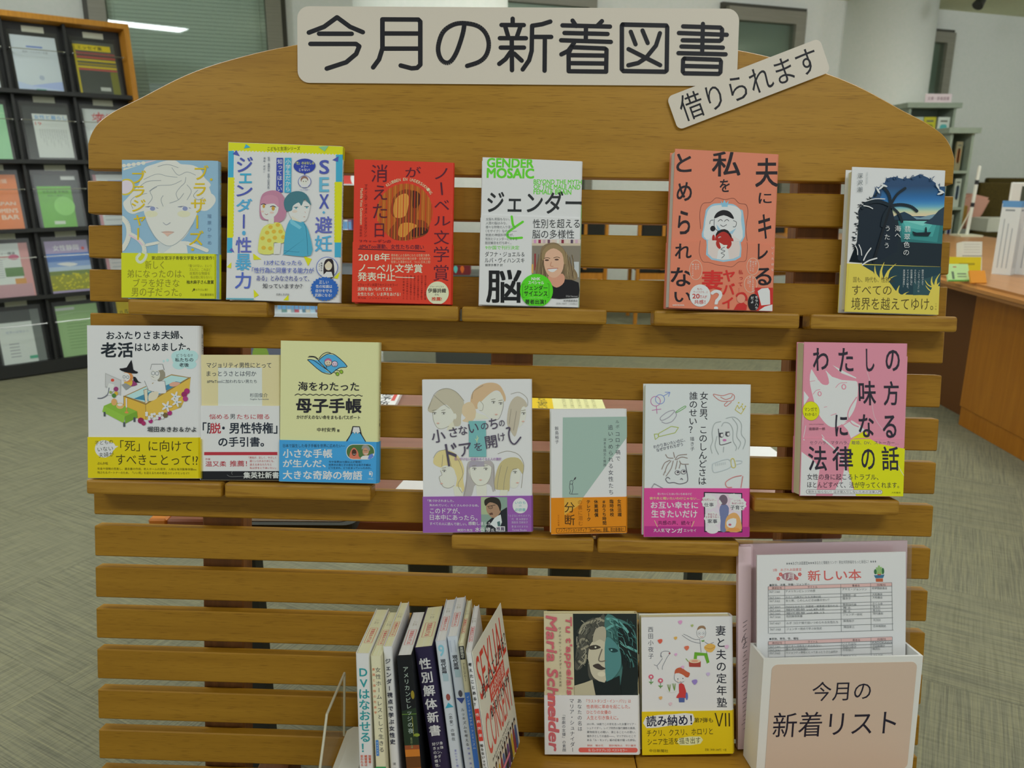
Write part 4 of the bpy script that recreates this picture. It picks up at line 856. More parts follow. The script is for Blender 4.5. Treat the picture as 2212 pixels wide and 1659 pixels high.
def b(A):
    w_ = 'd8e6ea'
    A.T('日本で誕生した母子手帳を世界に広めたい―', 105, 1105, 740, 1140, '1f2f44', .01)
    A.T('小さな手帳', 105, 1158, 608, 1245, w_, .03); A.T('が生んだ、', 105, 1265, 540, 1340, w_, .03); A.T('大きな奇跡の物語', 105, 1378, 912, 1465, w_, .03, .4)
    for i, q in enumerate(('今や世界50カ国以上が使用！', '世界中の母と子の命を守る母子手帳は', 'どう生まれ、どう広まっていったのか。')): A.T(q, 572, 1275 + 31 * i, (905, 1000, 1005)[i], 1298 + 31 * i, '1f3550', .01)
    A.RR(750, 1105, 1042, 1262, 74, 'c8d4d4'); A.RR(756, 1111, 1036, 1256, 70, '4a6a3a')
    A.P([(790, 1250), (795, 1180), (830, 1140), (870, 1180), (880, 1230), (900, 1252)], 'c4705a', 3); A.E(832, 1190, 24, 34, '4a3026'); A.E(950, 1180, 32, 42, 'b88a70'); A.P([(910, 1160), (920, 1120), (965, 1115), (995, 1150), (985, 1175), (950, 1140)], '8a8a86', 3); A.P([(900, 1255), (920, 1225), (985, 1220), (1030, 1200), (1036, 1220), (1000, 1256)], 'd0d4dc', 2); A.P([(970, 1255), (985, 1215), (1020, 1200), (1030, 1230), (1000, 1256)], '5a78c0'); A.L([(932, 1172), (966, 1172)], 4, '4a3a34'); A.L([(938, 1200), (955, 1206), (968, 1198)], 5, 'e8e4dc', 3); A.L([(822, 1205), (834, 1210), (846, 1204)], 4, 'e8e4dc', 3)
    A.E(995, 1408, 13, 13, w_, 14); A.L([(985, 1390), (1005, 1385), (1018, 1400), (1010, 1435)], 7, w_, 4); A.T('HAGI', 975, 1450, 1025, 1465, 'a8cbe0')
book('pale yellow book with a drawn flying booklet and a bright blue band', (590, 720, .2110), [(78, 43), (1092, 65), (1070, 1510), (68, 1490)], (.030, .022), .018, 0, 'd0cf98', a, ('3f93cc', (70, 1062), (1085, 1086)), b, r=.004, vb=R2 + .0006,
     spine=lambda S, w, h, t: (S.V('海をわたった母子手帳', t / 2, h * .72, h * .4, .008, '23222a'), S.V('パスポート', t / 2, h * .4, h * .3, .005, '23222a')))

# -- row 3: six drawn women
def a(A):
    ln = '8a8478'
    def face(pts, c='e6d2c0'): A.P(pts, c, 4)
    # top left
    A.P([(110, 340), (150, 250), (210, 170), (290, 140), (380, 170), (450, 250), (455, 330), (430, 400), (420, 490), (350, 490), (330, 400), (300, 300), (240, 310), (160, 370)], 'b3ac98', 4)
    face([(160, 370), (160, 430), (185, 490), (230, 522), (290, 510), (340, 470), (365, 400), (330, 330), (280, 300), (200, 340)]); A.P([(300, 500), (350, 450), (370, 520), (290, 540)], 'dcc8b4')
    A.L([(158, 370), (165, 440), (195, 505), (240, 525), (310, 500)], 4, ln, 4); A.E(370, 405, 16, 28, 'e6d2c0')
    # top middle
    A.P([(520, 280), (540, 180), (620, 110), (720, 90), (800, 120), (850, 220), (840, 270), (800, 180), (740, 170), (640, 250), (590, 330), (560, 330)], 'c2a582', 4); A.P([(520, 270), (450, 300), (440, 380), (470, 420), (440, 450), (520, 460), (570, 400), (560, 320)], 'c8b494', 4)
    face([(590, 330), (640, 250), (740, 175), (810, 200), (830, 270), (810, 360), (775, 430), (720, 430), (660, 390)]); A.E(612, 310, 28, 46, 'e6d2c0'); A.L([(612, 265), (640, 300), (630, 350), (605, 350)], 4, ln, 3); A.P([(570, 370), (660, 400), (700, 430), (560, 440)], 'e0ccba')
    A.L([(830, 265), (822, 340), (785, 430), (740, 440)], 4, ln, 4)
    # top right
    A.P([(860, 470), (870, 360), (900, 270), (960, 220), (1030, 260), (1050, 320), (1000, 330), (980, 430), (960, 520), (930, 600), (880, 520)], 'b3aa98', 3)
    face([(985, 400), (1000, 330), (1030, 320), (1040, 390), (1035, 420), (1015, 470), (990, 500), (970, 510)]); A.L([(900, 200), (980, 185), (1050, 240), (1055, 310)], 4, ln, 4)
    # bottom left
    A.P([(160, 850), (180, 770), (250, 725), (340, 740), (410, 800), (450, 900), (440, 1000), (450, 1100), (400, 1140), (370, 1080), (380, 980), (330, 900), (230, 890)], 'd0bc86', 4)
    face([(225, 900), (240, 960), (215, 985), (245, 1070), (300, 1085), (350, 1060), (370, 980), (350, 900), (280, 870)]); A.P([(340, 1060), (360, 1160), (440, 1160), (420, 1080)], 'e0ccba'); A.L([(225, 920), (240, 960), (212, 985), (245, 1065), (300, 1085), (355, 1060)], 4, ln, 4)
    # bottom middle
    A.P([(440, 1165), (470, 1000), (480, 860), (520, 825), (620, 830), (700, 825), (735, 880), (740, 1060), (720, 1120), (690, 1050), (560, 1050), (530, 1120), (510, 1160)], 'a5a09e', 3)
    face([(500, 900), (510, 980), (560, 1045), (605, 1060), (660, 1040), (700, 970), (705, 880), (600, 860)]); A.P([(560, 1040), (570, 1165), (660, 1165), (660, 1035)], 'e4d0be'); A.P([(495, 885), (510, 830), (640, 830), (645, 880)], '9a94a0'); A.P([(640, 830), (700, 830), (712, 890), (680, 860)], 'a8a0a0')
    A.L([(500, 890), (515, 985), (560, 1048), (605, 1060), (662, 1040), (700, 970), (712, 880)], 4, ln, 4)
    # bottom right
    A.P([(735, 1080), (750, 950), (790, 850), (860, 800), (960, 800), (1010, 870), (1000, 950), (960, 900), (900, 920), (880, 1000), (870, 1110), (800, 1100)], 'b5a97c', 3)
    face([(890, 1000), (905, 920), (960, 900), (980, 950), (975, 990), (965, 1040), (930, 1080), (885, 1070)]); A.P([(790, 1100), (860, 1100), (850, 1165), (780, 1165)], 'e0ccba'); A.L([(770, 760), (860, 735), (960, 765), (1010, 850), (1000, 960), (985, 1080)], 4, ln, 4)
    for q in ([(120, 330), (180, 190), (280, 140), (380, 170), (460, 260)], [(170, 200), (270, 290), (320, 330)], [(535, 240), (550, 170), (640, 115)], [(880, 480), (900, 340)], [(920, 540), (950, 360)], [(300, 760), (330, 880)], [(250, 770), (240, 880)], [(400, 820), (440, 950), (390, 1050), (430, 1130)], [(480, 880), (470, 1050), (445, 1160)], [(730, 860), (730, 1000), (740, 1110)], [(800, 870), (770, 1000), (760, 1090)], [(860, 880), (830, 1000), (820, 1100)], [(160, 800), (200, 740), (280, 720)]): A.L(q, 3.5, ln, 4)
    for x, y in ((175, 378), (262, 378), (735, 278), (802, 290), (1015, 385), (260, 925), (548, 905), (655, 905), (928, 935)): A.E(x, y, 15, 8, 'dfe3dc', 12); A.E(x + 2, y, 7, 8, '6a6a62', 10); A.L([(x - 18, y - 9), (x, y - 13), (x + 18, y - 8)], 4, '55524a', 3); A.L([(x - 20, y - 30), (x + 18, y - 36)], 3.5, '8a8478')
    for x, y in ((208, 468), (760, 388), (1010, 455), (235, 1040), (605, 1005), (950, 1030)): A.P([(x - 16, y), (x, y - 5), (x + 16, y), (x, y + 8)], 'cf9c90')
    A.R(500, 450, 662, 788, '6fa7a8'); A.L([(575, 660), (578, 590)], 4, 'cfd88a'); A.L([(578, 640), (560, 618)], 4, 'cfd88a'); A.L([(578, 630), (592, 605)], 4, 'cfd88a')
    k = '4d4658'
    for ch, x0, y0, x1, y1 in (('小', 145, 530, 275, 650), ('さ', 315, 510, 390, 600), ('な', 405, 495, 485, 580), ('い', 500, 475, 590, 560), ('の', 615, 470, 685, 530), ('ち', 695, 425, 770, 525), ('の', 785, 445, 838, 500), ('ド', 285, 660, 390, 870), ('ア', 410, 660, 525, 780), ('を', 550, 655, 622, 730), ('開', 655, 590, 762, 705), ('け', 775, 565, 840, 640)): A.T(ch, x0, y0, x1, y1, k, .012, -8)
    A.L([(855, 520), (885, 515), (875, 570), (890, 640), (930, 668), (985, 605)], 14, k, 5)
    A.T('思いがけない妊娠をめぐる６人の選択', 360, 795, 802, 822, '8a5a9a', .01)
def b(A):
    w_ = 'd6cfdc'
    A.T('「気づかされました。', 100, 1192, 350, 1216, w_, .01); A.T('失われていく、たくさんの小さな命。', 118, 1235, 585, 1258, w_, .01); A.T('このドアが、', 122, 1272, 405, 1325, 'dedae2', .01); A.T('日本中にあったら。', 120, 1335, 570, 1388, 'dedae2', .01); A.T('すべての人に読んで欲しい。', 118, 1408, 468, 1436, w_, .01)
    A.R(606, 1166, 852, 1500, '7d9488'); A.R(606, 1166, 690, 1330, '9aa884'); A.P([(640, 1500), (660, 1400), (720, 1350), (800, 1290), (850, 1260), (852, 1500)], '23262c'); A.P([(690, 1420), (740, 1350), (790, 1330), (800, 1400), (770, 1480)], 'c4ccd0'); A.P([(755, 1400), (780, 1390), (795, 1490), (770, 1495)], '4a6a6a')
    A.P([(655, 1280), (660, 1220), (720, 1190), (780, 1220), (790, 1300), (750, 1350), (710, 1360), (670, 1320)], '9c7c64', 4); A.P([(648, 1250), (640, 1195), (700, 1166), (770, 1180), (795, 1240), (785, 1300), (760, 1240), (690, 1215)], '2c2822', 3); A.L([(665, 1255), (740, 1240)], 5, '3a3028'); A.E(695, 1262, 22, 16, '3a3028', 16); A.E(695, 1262, 18, 12, '8e705a', 16); A.P([(680, 1320), (710, 1310), (720, 1330), (690, 1335)], '5a4034')
    A.T('感動しました。」', 485, 1398, 755, 1432, 'e4e0e6', .015); A.T('夜回り先生', 378, 1468, 525, 1492, w_, .015); A.T('水谷 修', 548, 1450, 692, 1492, 'e4e0e6', .02); A.T('氏', 700, 1462, 728, 1490, 'e4e0e6', .01); A.R(742, 1440, 828, 1486, 'd8d4da'); A.T('推薦', 748, 1446, 822, 1482, '4a3a5a', .03)
    A.E(972, 1245, 70, 72, 'd5dcd8', 36); A.T('いのち', 925, 1205, 1022, 1228, '6aa6a8', .02); A.T('の', 962, 1238, 985, 1255, '6aa6a8'); A.T('必読書', 922, 1268, 1022, 1298, '6aa6a8', .02)
    for i, q in enumerate(('「小さないのちのドア」', '代　表 永原郁子', '施設長 西尾和子', '漫 画 のだますみ', 'Forest Books')): A.T(q, (862, 890, 890, 888, 898)[i], (1328, 1360, 1390, 1430, 1462)[i], (1068, 1042, 1042, 1042, 1030)[i], (1350, 1382, 1412, 1450, 1482)[i], 'bfb0cc')
book('white comic book with six drawn women and a purple band', (900, 800, .2290), [(62, 55), (1100, 62), (1086, 1490), (55, 1513)], (.032, .022), .016, .002, 'd3d8d0', a, ('8a559e', (56, 1170), (1090, 1150)), b, pages=PAGEW, vb=R3 + .0006, opn=.008)

# -- grey-green paperback with orange band
def a(A):
    A.P([(345, 228), (1050, 228), (1043, 455), (550, 1108), (322, 1112)], '93aaa0'); k = '3a3844'
    A.V('飯島裕子', 275, 325, 525, 46, k); A.V('ルポ', 945, 255, 365, 42, k, 0, 0); A.V('コロナ禍で', 942, 385, 720, 56, k, .005, -5); A.V('追いつめられる女性たち', 868, 310, 1085, 58, k, .005, -18); A.V('深まる孤立と貧困', 802, 460, 775, 34, k, 0, -10)
    A.L([(438, 935), (425, 925), (410, 940), (412, 965), (430, 965), (442, 945)], 5, k, 4); A.L([(408, 960), (402, 1000), (412, 1040), (405, 1072), (495, 1072)], 5, k, 3); A.L([(435, 962), (440, 1010), (428, 1068)], 5, k, 3); A.L([(440, 935), (475, 890)], 4, k); A.E(465, 905, 8, 18, '3f3e42', 12, rot=35)
def b(A):
    k = '3c2a10'
    A.P([(340, 1115), (545, 1112), (500, 1190), (340, 1300)], 'e09a3a')
    for i, (t, x, y1) in enumerate((('女性活躍', 932, 1308), ('臨時休校', 850, 1308), ('#おうち時間', 768, 1398), ('休業補償', 684, 1315), ('テレワーク', 602, 1360))): A.V(t, x, 1122 + i * 2, y1, 44, k, .03)
    A.V('分断', 398, 1145, 1415, 122, '33230c', 0, -4); A.V('の裏に潜む', 512, 1128, 1412, 54, '9a5c10'); A.V('光文社新書', 275, 1290, 1415, 20, 'a05c10')
    A.L([(250, 1440), (250, 1480), (262, 1490), (985, 1460), (988, 1412)], 4, k); A.L([(250, 1440), (990, 1408)], 4, k); A.T('ノンフィクションメディア「SlowNews」連載、初の新書化！', 270, 1425, 968, 1472, k, 0, -1.2)
book('grey-green paperback with a bright orange paper band', (1150, 850, .1988), [(215, 136), (1056, 142), (1006, 1480), (196, 1508)], (.034, .024), .013, .003, 'd0d5d0', a, ('d87c12', (204, 1115), (1022, 1098)), b, vb=R3 + .0006, opn=.010)

# -- grey book with line drawings and pink band
def a(A):
    k = '26262e'
    A.V('女と男、このしんどさは', 680, 175, 1060, 84, k, .008, -42); A.V('誰のせい？', 580, 175, 575, 84, k, .008, -18); A.V('描き子', 555, 600, 740, 42, '3a3a44', .004)
    A.T('わかりあいたいのに、', 182, 650, 490, 682, '4a4a58', .015, -13); A.T('なぜかすれちがう', 210, 685, 468, 718, '4a4a58', .015, -13)
    def o(pts, c, w=6, sm=5, cl=False): A.L(pts, w, c, sm, cl)
    circ = lambda x, y, r: [(x + r * math.cos(i * .5236), y + r * math.sin(i * .5236)) for i in range(12)]
    o(circ(215, 263, 46), 'b06a9a', 6, 3, True); o(circ(258, 245, 44), '7486c0', 6, 3, True); o([(290, 215), (352, 180)], '7486c0'); o([(308, 178), (355, 178), (340, 218)], '7486c0', 6, 0); o([(222, 310), (226, 380)], 'b06a9a'); o([(180, 350), (265, 338)], 'b06a9a')
    o([(770, 200), (850, 215), (930, 195), (965, 220), (950, 260), (890, 268), (830, 262), (780, 225)], 'b86a62', 6, 5, True); o([(835, 228), (880, 250), (930, 235), (945, 210)], 'b86a62'); o([(895, 275), (868, 300), (885, 315), (935, 275)], 'b86a62')
    o([(968, 350), (990, 305), (1005, 340), (1030, 310), (1040, 350), (1062, 330), (1022, 390), (968, 350)], 'b8ac4a', 6, 0)
    for x, y in ((1003, 283), (1037, 297), (1065, 318)): A.E(x, y, 7, 7, 'b8ac4a', 10)
    o([(258, 440), (262, 415), (320, 370), (380, 350), (390, 365), (340, 415), (280, 445)], '94909c', 6, 5, True); o([(270, 460), (310, 475), (370, 455), (410, 400), (400, 365)], '94909c'); o([(412, 362), (490, 312), (498, 325), (420, 370)], '6aa058', 6, 3, True)
    o([(232, 595), (240, 570), (360, 503), (428, 515), (395, 565), (245, 600)], 'a0ac4c', 6, 0); o([(196, 578), (205, 628), (240, 600), (230, 575), (196, 578)], 'a0ac4c', 6, 0)
    g = '9aa0a0'
    o([(830, 460), (770, 480), (745, 560), (748, 640), (728, 700), (740, 760)], g); o([(880, 430), (960, 420), (1020, 480), (1020, 580), (1055, 640), (1030, 720)], g); o([(835, 505), (860, 470), (910, 480), (940, 540), (940, 640), (970, 700), (960, 735)], g); o([(940, 430), (985, 500), (975, 600), (1010, 660), (985, 720)], g); o([(790, 600), (770, 690), (800, 770)], g); o([(850, 700), (845, 750)], g)
    o([(805, 530), (812, 640), (818, 680), (870, 672), (920, 655)], '4a4a50', 6, 3)
    for x, y in ((830, 590), (890, 580)): A.E(x, y, 22, 22, '4a4a50', 18); A.E(x + 7, y, 13, 15, 'd8dcd8', 14); A.L([(x - 20, y - 20), (x + 18, y - 22)], 5, '3a3a40')
    A.E(860, 636, 18, 10, 'b86aa0', 14)
    h = '86756e'
    for q in ([(300, 770), (320, 800), (370, 805)], [(375, 750), (385, 800)], [(390, 820), (420, 780), (500, 770)], [(400, 820), (450, 795), (505, 805)], [(340, 825), (290, 850), (260, 910)], [(350, 830), (310, 880), (290, 940)], [(370, 830), (350, 900), (300, 975)], [(410, 830), (390, 910)], [(430, 830), (450, 860), (515, 862)], [(290, 930), (275, 965)], [(440, 850), (425, 900)]): o(q, h)
    o([(485, 870), (500, 960), (498, 1025), (430, 1048), (370, 1035), (320, 1038), (295, 1005), (315, 985), (335, 1000)], '5a5660', 6, 4)
    for x, y in ((408, 942), (465, 935)): A.E(x, y, 25, 22, '55525a', 20); A.E(x, y, 20, 17, 'd2d6d6', 20); A.E(x + 4, y - 4, 12, 10, '4a4850', 14)
    o([(435, 1005), (445, 995), (455, 1008)], '5a5660')
    o([(740, 870), (760, 850), (890, 815), (905, 890), (770, 938), (742, 920)], 'b0b8bc', 6, 5, True); o([(915, 820), (940, 812), (955, 880), (935, 895), (918, 880)], 'bfb04a', 6, 4, True); o([(960, 830), (1012, 830), (1010, 850), (965, 865)], 'b0b8bc')
    for i in range(6): o([(768 + i * 18, 855 - i * 3), (770 + i * 18, 878 - i * 3)], 'b0b8bc', 4, 0)
    o([(1008, 968), (930, 985), (860, 1030), (870, 1075), (915, 1078)], 'bf6a68'); o([(1020, 975), (1000, 1080)], 'bf6a68'); o([(160, 1085), (185, 1045), (265, 1088)], '84828a', 6, 0)
def b(A):
    w_ = 'e6d6dc'
    A.R(77, 1445, 1068, 1545, 'a8307e'); A.T('言いたいことはいろいろあるけど', 212, 1130, 538, 1152, w_, .01); A.T('彼や夫と戦いたいわけじゃない…', 138, 1170, 608, 1196, 'e0c884', .015); A.T('お互い幸せに', 148, 1215, 592, 1278, 'eee6ea', .025); A.T('生きたいだけ', 152, 1292, 582, 1362, 'eee6ea', .025)
    A.T('共感の声、続々！', 212, 1392, 530, 1432, '5a2448', .01); A.L([(180, 1392), (205, 1450)], 5, 'e0c884'); A.L([(552, 1395), (528, 1448)], 5, 'e0c884'); A.T('大人気', 168, 1465, 272, 1500, w_, .01); A.T('マンガ', 280, 1462, 440, 1505, 'eee6ea', .03); A.T('エッセイ', 452, 1468, 568, 1495, w_, .01)
    A.P([(650, 1122), (1008, 1130), (998, 1496), (645, 1494)], '26222e'); A.P([(660, 1132), (998, 1140), (990, 1486), (655, 1484)], 'd4c0cc'); A.E(850, 1230, 80, 90, 'e0b8c4'); A.E(720, 1470, 60, 40, 'd8c8d8')
    A.P([(795, 1485), (800, 1390), (790, 1290), (810, 1240), (850, 1235), (880, 1270), (870, 1350), (850, 1400), (855, 1485)], '6a7298', 2); A.E(830, 1195, 40, 48, '6a5a68'); A.P([(795, 1190), (820, 1230), (800, 1235), (785, 1215)], 'e0d8d8')
    A.P([(850, 1480), (850, 1370), (900, 1320), (950, 1320), (985, 1380), (985, 1485)], 'd09a60', 3); A.P([(855, 1400), (860, 1440), (895, 1455), (935, 1440), (945, 1370), (890, 1370)], 'e4dcdc', 2); A.E(885, 1425, 14, 10, 'b05a6a'); A.P([(840, 1488), (880, 1455), (960, 1455), (990, 1486)], 'd08a4a')
    for x, y, rx, ry in ((700, 1215, 78, 72), (965, 1235, 82, 70), (722, 1370, 80, 72), (925, 1160, 50, 26)):
        A.P([(x + (rx if i % 2 else rx * .88) * math.cos(i * math.pi / 11), y + (ry if i % 2 else ry * .86) * math.sin(i * math.pi / 11)) for i in range(22)], 'd8dede')
    A.T('私も忙しい…', 628, 1182, 765, 1204, 'a04a68', .01); A.T('仕事', 650, 1222, 738, 1258, '3c3a44', .01); A.T('いつも', 930, 1192, 992, 1208, 'a04a68'); A.T('私ばっかり', 908, 1216, 1015, 1236, 'a04a68', .01); A.T('子育て', 895, 1245, 1020, 1285, '3c3a44', .01); A.T('手伝うよ、', 680, 1320, 778, 1342, 'a04a68', .01); A.T('とか言うなー', 662, 1345, 786, 1365, 'a04a68', .01); A.T('家事', 678, 1375, 768, 1412, '3c3a44', .01)
book('grey book with coloured line drawings and a magenta band', (1370, 800, .2291), [(122, 97), (1128, 112), (1066, 1541), (78, 1549)], (.034, .022), .015, .002, 'c6cccc', a, ('c6468c', (92, 1085), (1086, 1092)), b, gap=.002, pages=PAGES, vb=R3 + .0006, opn=.007)

# -- pink book with the drawn girl
def a(A):
    pk, wh, k = 'cf8496', 'cdd2cc', '2b2833'
    A.P([(312, 60), (870, 68), (920, 130), (1000, 165), (1165, 188), (1118, 1020), (1000, 1005), (800, 930), (620, 940), (350, 960), (165, 1060), (178, 900), (205, 500), (215, 160)], pk)
    A.P([(290, 290), (262, 400), (290, 560), (330, 700), (400, 800), (470, 835), (560, 800), (640, 720), (690, 600), (700, 420), (600, 400), (480, 370), (410, 300), (430, 440), (340, 400)], wh, 3)
    A.P([(285, 285), (400, 300), (440, 430), (380, 440), (330, 380), (300, 330)], pk, 3); A.P([(400, 300), (520, 320), (690, 385), (690, 410), (560, 400), (470, 370)], pk); A.P([(475, 262), (560, 310), (690, 378), (690, 388), (560, 340)], wh)
    A.P([(545, 800), (640, 770), (720, 820), (760, 860), (630, 935), (600, 860)], wh); A.L([(690, 560), (630, 650), (605, 730), (640, 800), (700, 830)], 10, pk, 4); A.L([(560, 815), (640, 765), (680, 740)], 9, pk)
    A.L([(790, 325), (815, 420), (830, 600), (850, 740), (920, 850), (980, 900)], 6, 'dca8b0', 4); A.L([(500, 470), (540, 430), (605, 425)], 5, pk, 3); A.L([(290, 530), (320, 495), (355, 488)], 5, pk, 3); A.L([(262, 415), (310, 405)], 4, pk)
    A.E(575, 463, 22, 26, pk, 18); A.E(575, 463, 12, 17, wh, 14); A.E(350, 526, 19, 23, pk, 18); A.E(350, 526, 10, 15, wh, 14); A.L([(388, 650), (415, 645)], 4, pk); A.L([(450, 725), (500, 708)], 5, pk)
    A.P([(635, 940), (760, 865), (800, 930)], 'd5de14')
    A.P([(205, 500), (250, 560), (200, 640), (180, 900), (200, 700)], wh)
    A.L([(215, 820), (190, 930)], 5, wh, 3); A.L([(362, 905), (385, 940)], 6, wh)
    for ch, x0, y0, x1, y1 in (('わ', 298, 108, 438, 312), ('た', 535, 110, 665, 322), ('し', 785, 118, 858, 322), ('の', 965, 130, 1090, 318), ('味', 712, 412, 865, 630), ('方', 940, 415, 1075, 632), ('に', 488, 722, 600, 915), ('な', 705, 718, 840, 925), ('る', 925, 728, 1045, 930)): A.T(ch, x0, y0, x1, y1, k, .018)
    A.E(266, 684, 78, 88, '8a8a1c', 36); A.E(266, 684, 76, 86, 'cbd414', 36); A.T('マンガで', 205, 652, 322, 686, '3a3a18', .01); A.T('わかる！', 208, 702, 312, 730, '3a3a18', .01); A.T('中央大学法学部教授', 245, 802, 380, 812, '8a6070'); A.T('遠藤研一郎', 242, 835, 392, 862, '70505e', .01)
def b(A):
    wh, k = 'cdd2cc', '2b2833'
    A.P([(165, 1060), (350, 1200), (330, 1330), (290, 1472), (140, 1472)], wh); A.P([(500, 1472), (560, 1200), (600, 1250), (650, 1472)], wh); A.L([(362, 935), (480, 1040), (570, 1180)], 10, wh, 4); A.L([(190, 945), (230, 1050), (330, 1180)], 8, wh, 4); A.P([(170, 1040), (240, 1080), (330, 1220), (310, 1330), (290, 1472), (330, 1472), (430, 1472), (500, 1300), (560, 1180), (460, 1060), (350, 960), (175, 955)], 'cf8496'); A.L([(365, 945), (480, 1045), (565, 1180)], 10, wh, 4)
    A.P([(625, 945), (800, 940), (880, 985), (1118, 1030), (1094, 1472), (660, 1472), (600, 1250), (590, 1050)], 'd5de14'); A.P([(440, 1472), (520, 1310), (535, 1472)], wh); A.P([(580, 1472), (590, 1280), (660, 1472)], wh); A.L([(1050, 1180), (1080, 1240), (1105, 1280)], 6, 'd8dca8', 3)
    A.T('セクハラ、マタハラ、離婚、DV、ストーカー…', 245, 958, 1062, 992, '5a4a54', .005)
    for ch, x0, y0, x1, y1 in (('法', 228, 1010, 395, 1232), ('律', 452, 1012, 638, 1228), ('の', 718, 1035, 838, 1220), ('話', 905, 1012, 1058, 1228)): A.T(ch, x0, y0, x1, y1, k, .02)
    A.T('女性の身に起こるトラブル、', 212, 1262, 868, 1318, k, .005); A.T('ほとんどすべて、法が守ってくれます。', 212, 1335, 1055, 1392, k, .005)
    A.RR(200, 1408, 902, 1448, 18, '6a5a64'); A.RR(203, 1411, 899, 1445, 16, 'cfd0cc'); A.T('意外と知らない！泣き寝入りしないための法律入門', 218, 1416, 888, 1440, '3a3440', .005); A.T('大和書房', 985, 1425, 1068, 1440, '7a7f1a')
book('pink and white law book with a drawn girl and lime shoulder', (1690, 720, .2351), [(220, 50), (1173, 70), (1093, 1472), (142, 1470)], (.036, .028), .024, .002, 'cf8496', a, ('cf8496', (175, 938), (1128, 940)), b, gap=.004, vb=R2 + .0006, opn=.008, ins=.001)

# ------------------------------------------------------------------ bottom tray
def traypt(x, y): return unv(x, y, TV, TSL)
def a(A):
    A.R(130, 145, 418, 955, 'bdb494'); A.R(418, 148, 1052, 958, '1f2624')
    A.P([(430, 700), (440, 540), (480, 330), (560, 215), (690, 182), (735, 180), (735, 860), (640, 880), (560, 760), (560, 560), (520, 560), (500, 680)], '4a4a42', 3)
    A.P([(735, 185), (850, 195), (970, 250), (1045, 380), (1045, 640), (960, 560), (900, 720), (860, 900), (735, 860)], '3f6a66', 3); A.P([(860, 300), (960, 260), (1040, 420), (1046, 900), (880, 950), (900, 700)], '16201f', 3)
    for q in ([(480, 340), (520, 260), (620, 220)], [(460, 480), (500, 400), (560, 420)], [(470, 620), (520, 640), (540, 560)], [(600, 240), (660, 200), (720, 220)], [(500, 500), (560, 470)]): A.L(q, 22, '8a8672', 4)
    for q in ([(760, 200), (860, 220), (960, 330)], [(750, 300), (840, 260), (940, 300)], [(960, 480), (1040, 520)]): A.L(q, 24, '5f9a94', 4)
    rh = random.Random(3)
    for _ in range(70):
        x = rh.uniform(450, 735); y = rh.uniform(180, 640)
        if x > 590 and y > 420: continue
        A.L([(x, y), (x + rh.uniform(-30, 30), y + rh.uniform(15, 40)), (x + rh.uniform(-40, 20), y + rh.uniform(50, 90))], rh.uniform(3, 8), rh.choice(('2c302c', '6a6a5e', '8a8876', '3c3e38', 'a8a490')), 4)
    for _ in range(70):
        x = rh.uniform(740, 1020); y = rh.uniform(190, 620)
        if x < 870 and y > 430: continue
        A.L([(x, y), (x + rh.uniform(0, 40), y + rh.uniform(10, 40)), (min(1046, x + rh.uniform(20, 70)), y + rh.uniform(50, 110))], rh.uniform(3, 8), rh.choice(('20403e', '4a807c', '2f5652', '6aa49c', '1a2a2a')), 4)
    A.P([(560, 560), (600, 430), (735, 400), (735, 805), (640, 800), (590, 740), (570, 640)], 'b4ae98', 4); A.P([(735, 400), (830, 430), (885, 540), (880, 680), (800, 790), (735, 806)], '4a7c7c', 4); A.P([(610, 430), (640, 300), (735, 280), (735, 420), (680, 400)], 'a09a86', 3)
    A.P([(575, 470), (640, 455), (690, 480), (640, 500), (580, 500)], '3a3630', 3); A.E(636, 478, 10, 9, 'd0ccb8', 10); A.P([(765, 490), (830, 490), (860, 520), (800, 530)], '1c3a3c', 3); A.E(795, 506, 10, 8, '7ab0ae', 10); A.L([(700, 500), (665, 600), (690, 620), (730, 612)], 12, '6a6458', 3); A.P([(605, 660), (660, 640), (700, 670), (735, 690), (690, 705), (640, 690)], '3c3430', 3); A.E(690, 745, 40, 26, 'c4bea6', 16)
    A.P([(600, 800), (720, 830), (870, 760), (880, 950), (630, 955)], '17201f'); A.P([(418, 860), (520, 830), (600, 800), (628, 955), (418, 955)], 'a8a288')
    A.T('Maria Schneider', 203 - 670, 845 - 52, 203 + 670, 845 + 52, 'b85e66', .03, 90, .2); A.T('Tu t’appelais', 365 - 390, 562 - 38, 365 + 390, 562 + 38, 'b85e66', .03, 90, .2); A.V('ヴァネッサ・シュナイダー', 284, 275, 700, 30, '3a3a34'); A.V('星加久実訳', 280, 715, 872, 24, '3a3a34')
def b(A):
    k, r_ = '2f3040', 'c06458'
    A.T('neider', 203 - 275, 1240 - 52, 203 + 275, 1240 + 52, 'c8605a', .03, 90, .2)
    A.V('あなたの名は', 466, 985, 1320, 48, k, .005); A.V('マリア・シュナイダー', 388, 985, 1530, 50, k, .005); A.V('『悲劇の女優』の素顔', 304, 1130, 1525, 38, k)
    for i, q in enumerate(('『ラストタンゴ・イン・パリ』は', '性表現に革命を起こした。', 'ひとりの女優の', '人生と引き換えに。')): A.T(q, 535, 995 + 55 * i, (978, 968, 778, 850)[i], 1032 + 56 * i, r_, .008)
    for i, q in enumerate(('2011年、58歳でこの世を去った女優マリア・', 'シュナイダー。レイプ同然の強行撮影の真相、', '薬物依存との戦い、演じることへの思い、', '婚外子としての過去――。マリアのいとこで', 'ある「ル・モンド」紙の記者が綴った評伝。')): A.T(q, 535, 1232 + 40 * i, 1022, 1256 + 40 * i, '55585f')
    A.T('解説　鷲谷花　　翻訳権独占　早川書房', 535, 1448, 1022, 1468, 'c07068'); A.RR(448, 1480, 1038, 1528, 22, 'c85a50'); A.T('仏《レクスプレス》ベストセラー', 545, 1490, 935, 1520, 'ecd8cc', .01)
q0 = traypt(1177, 1636)[2]
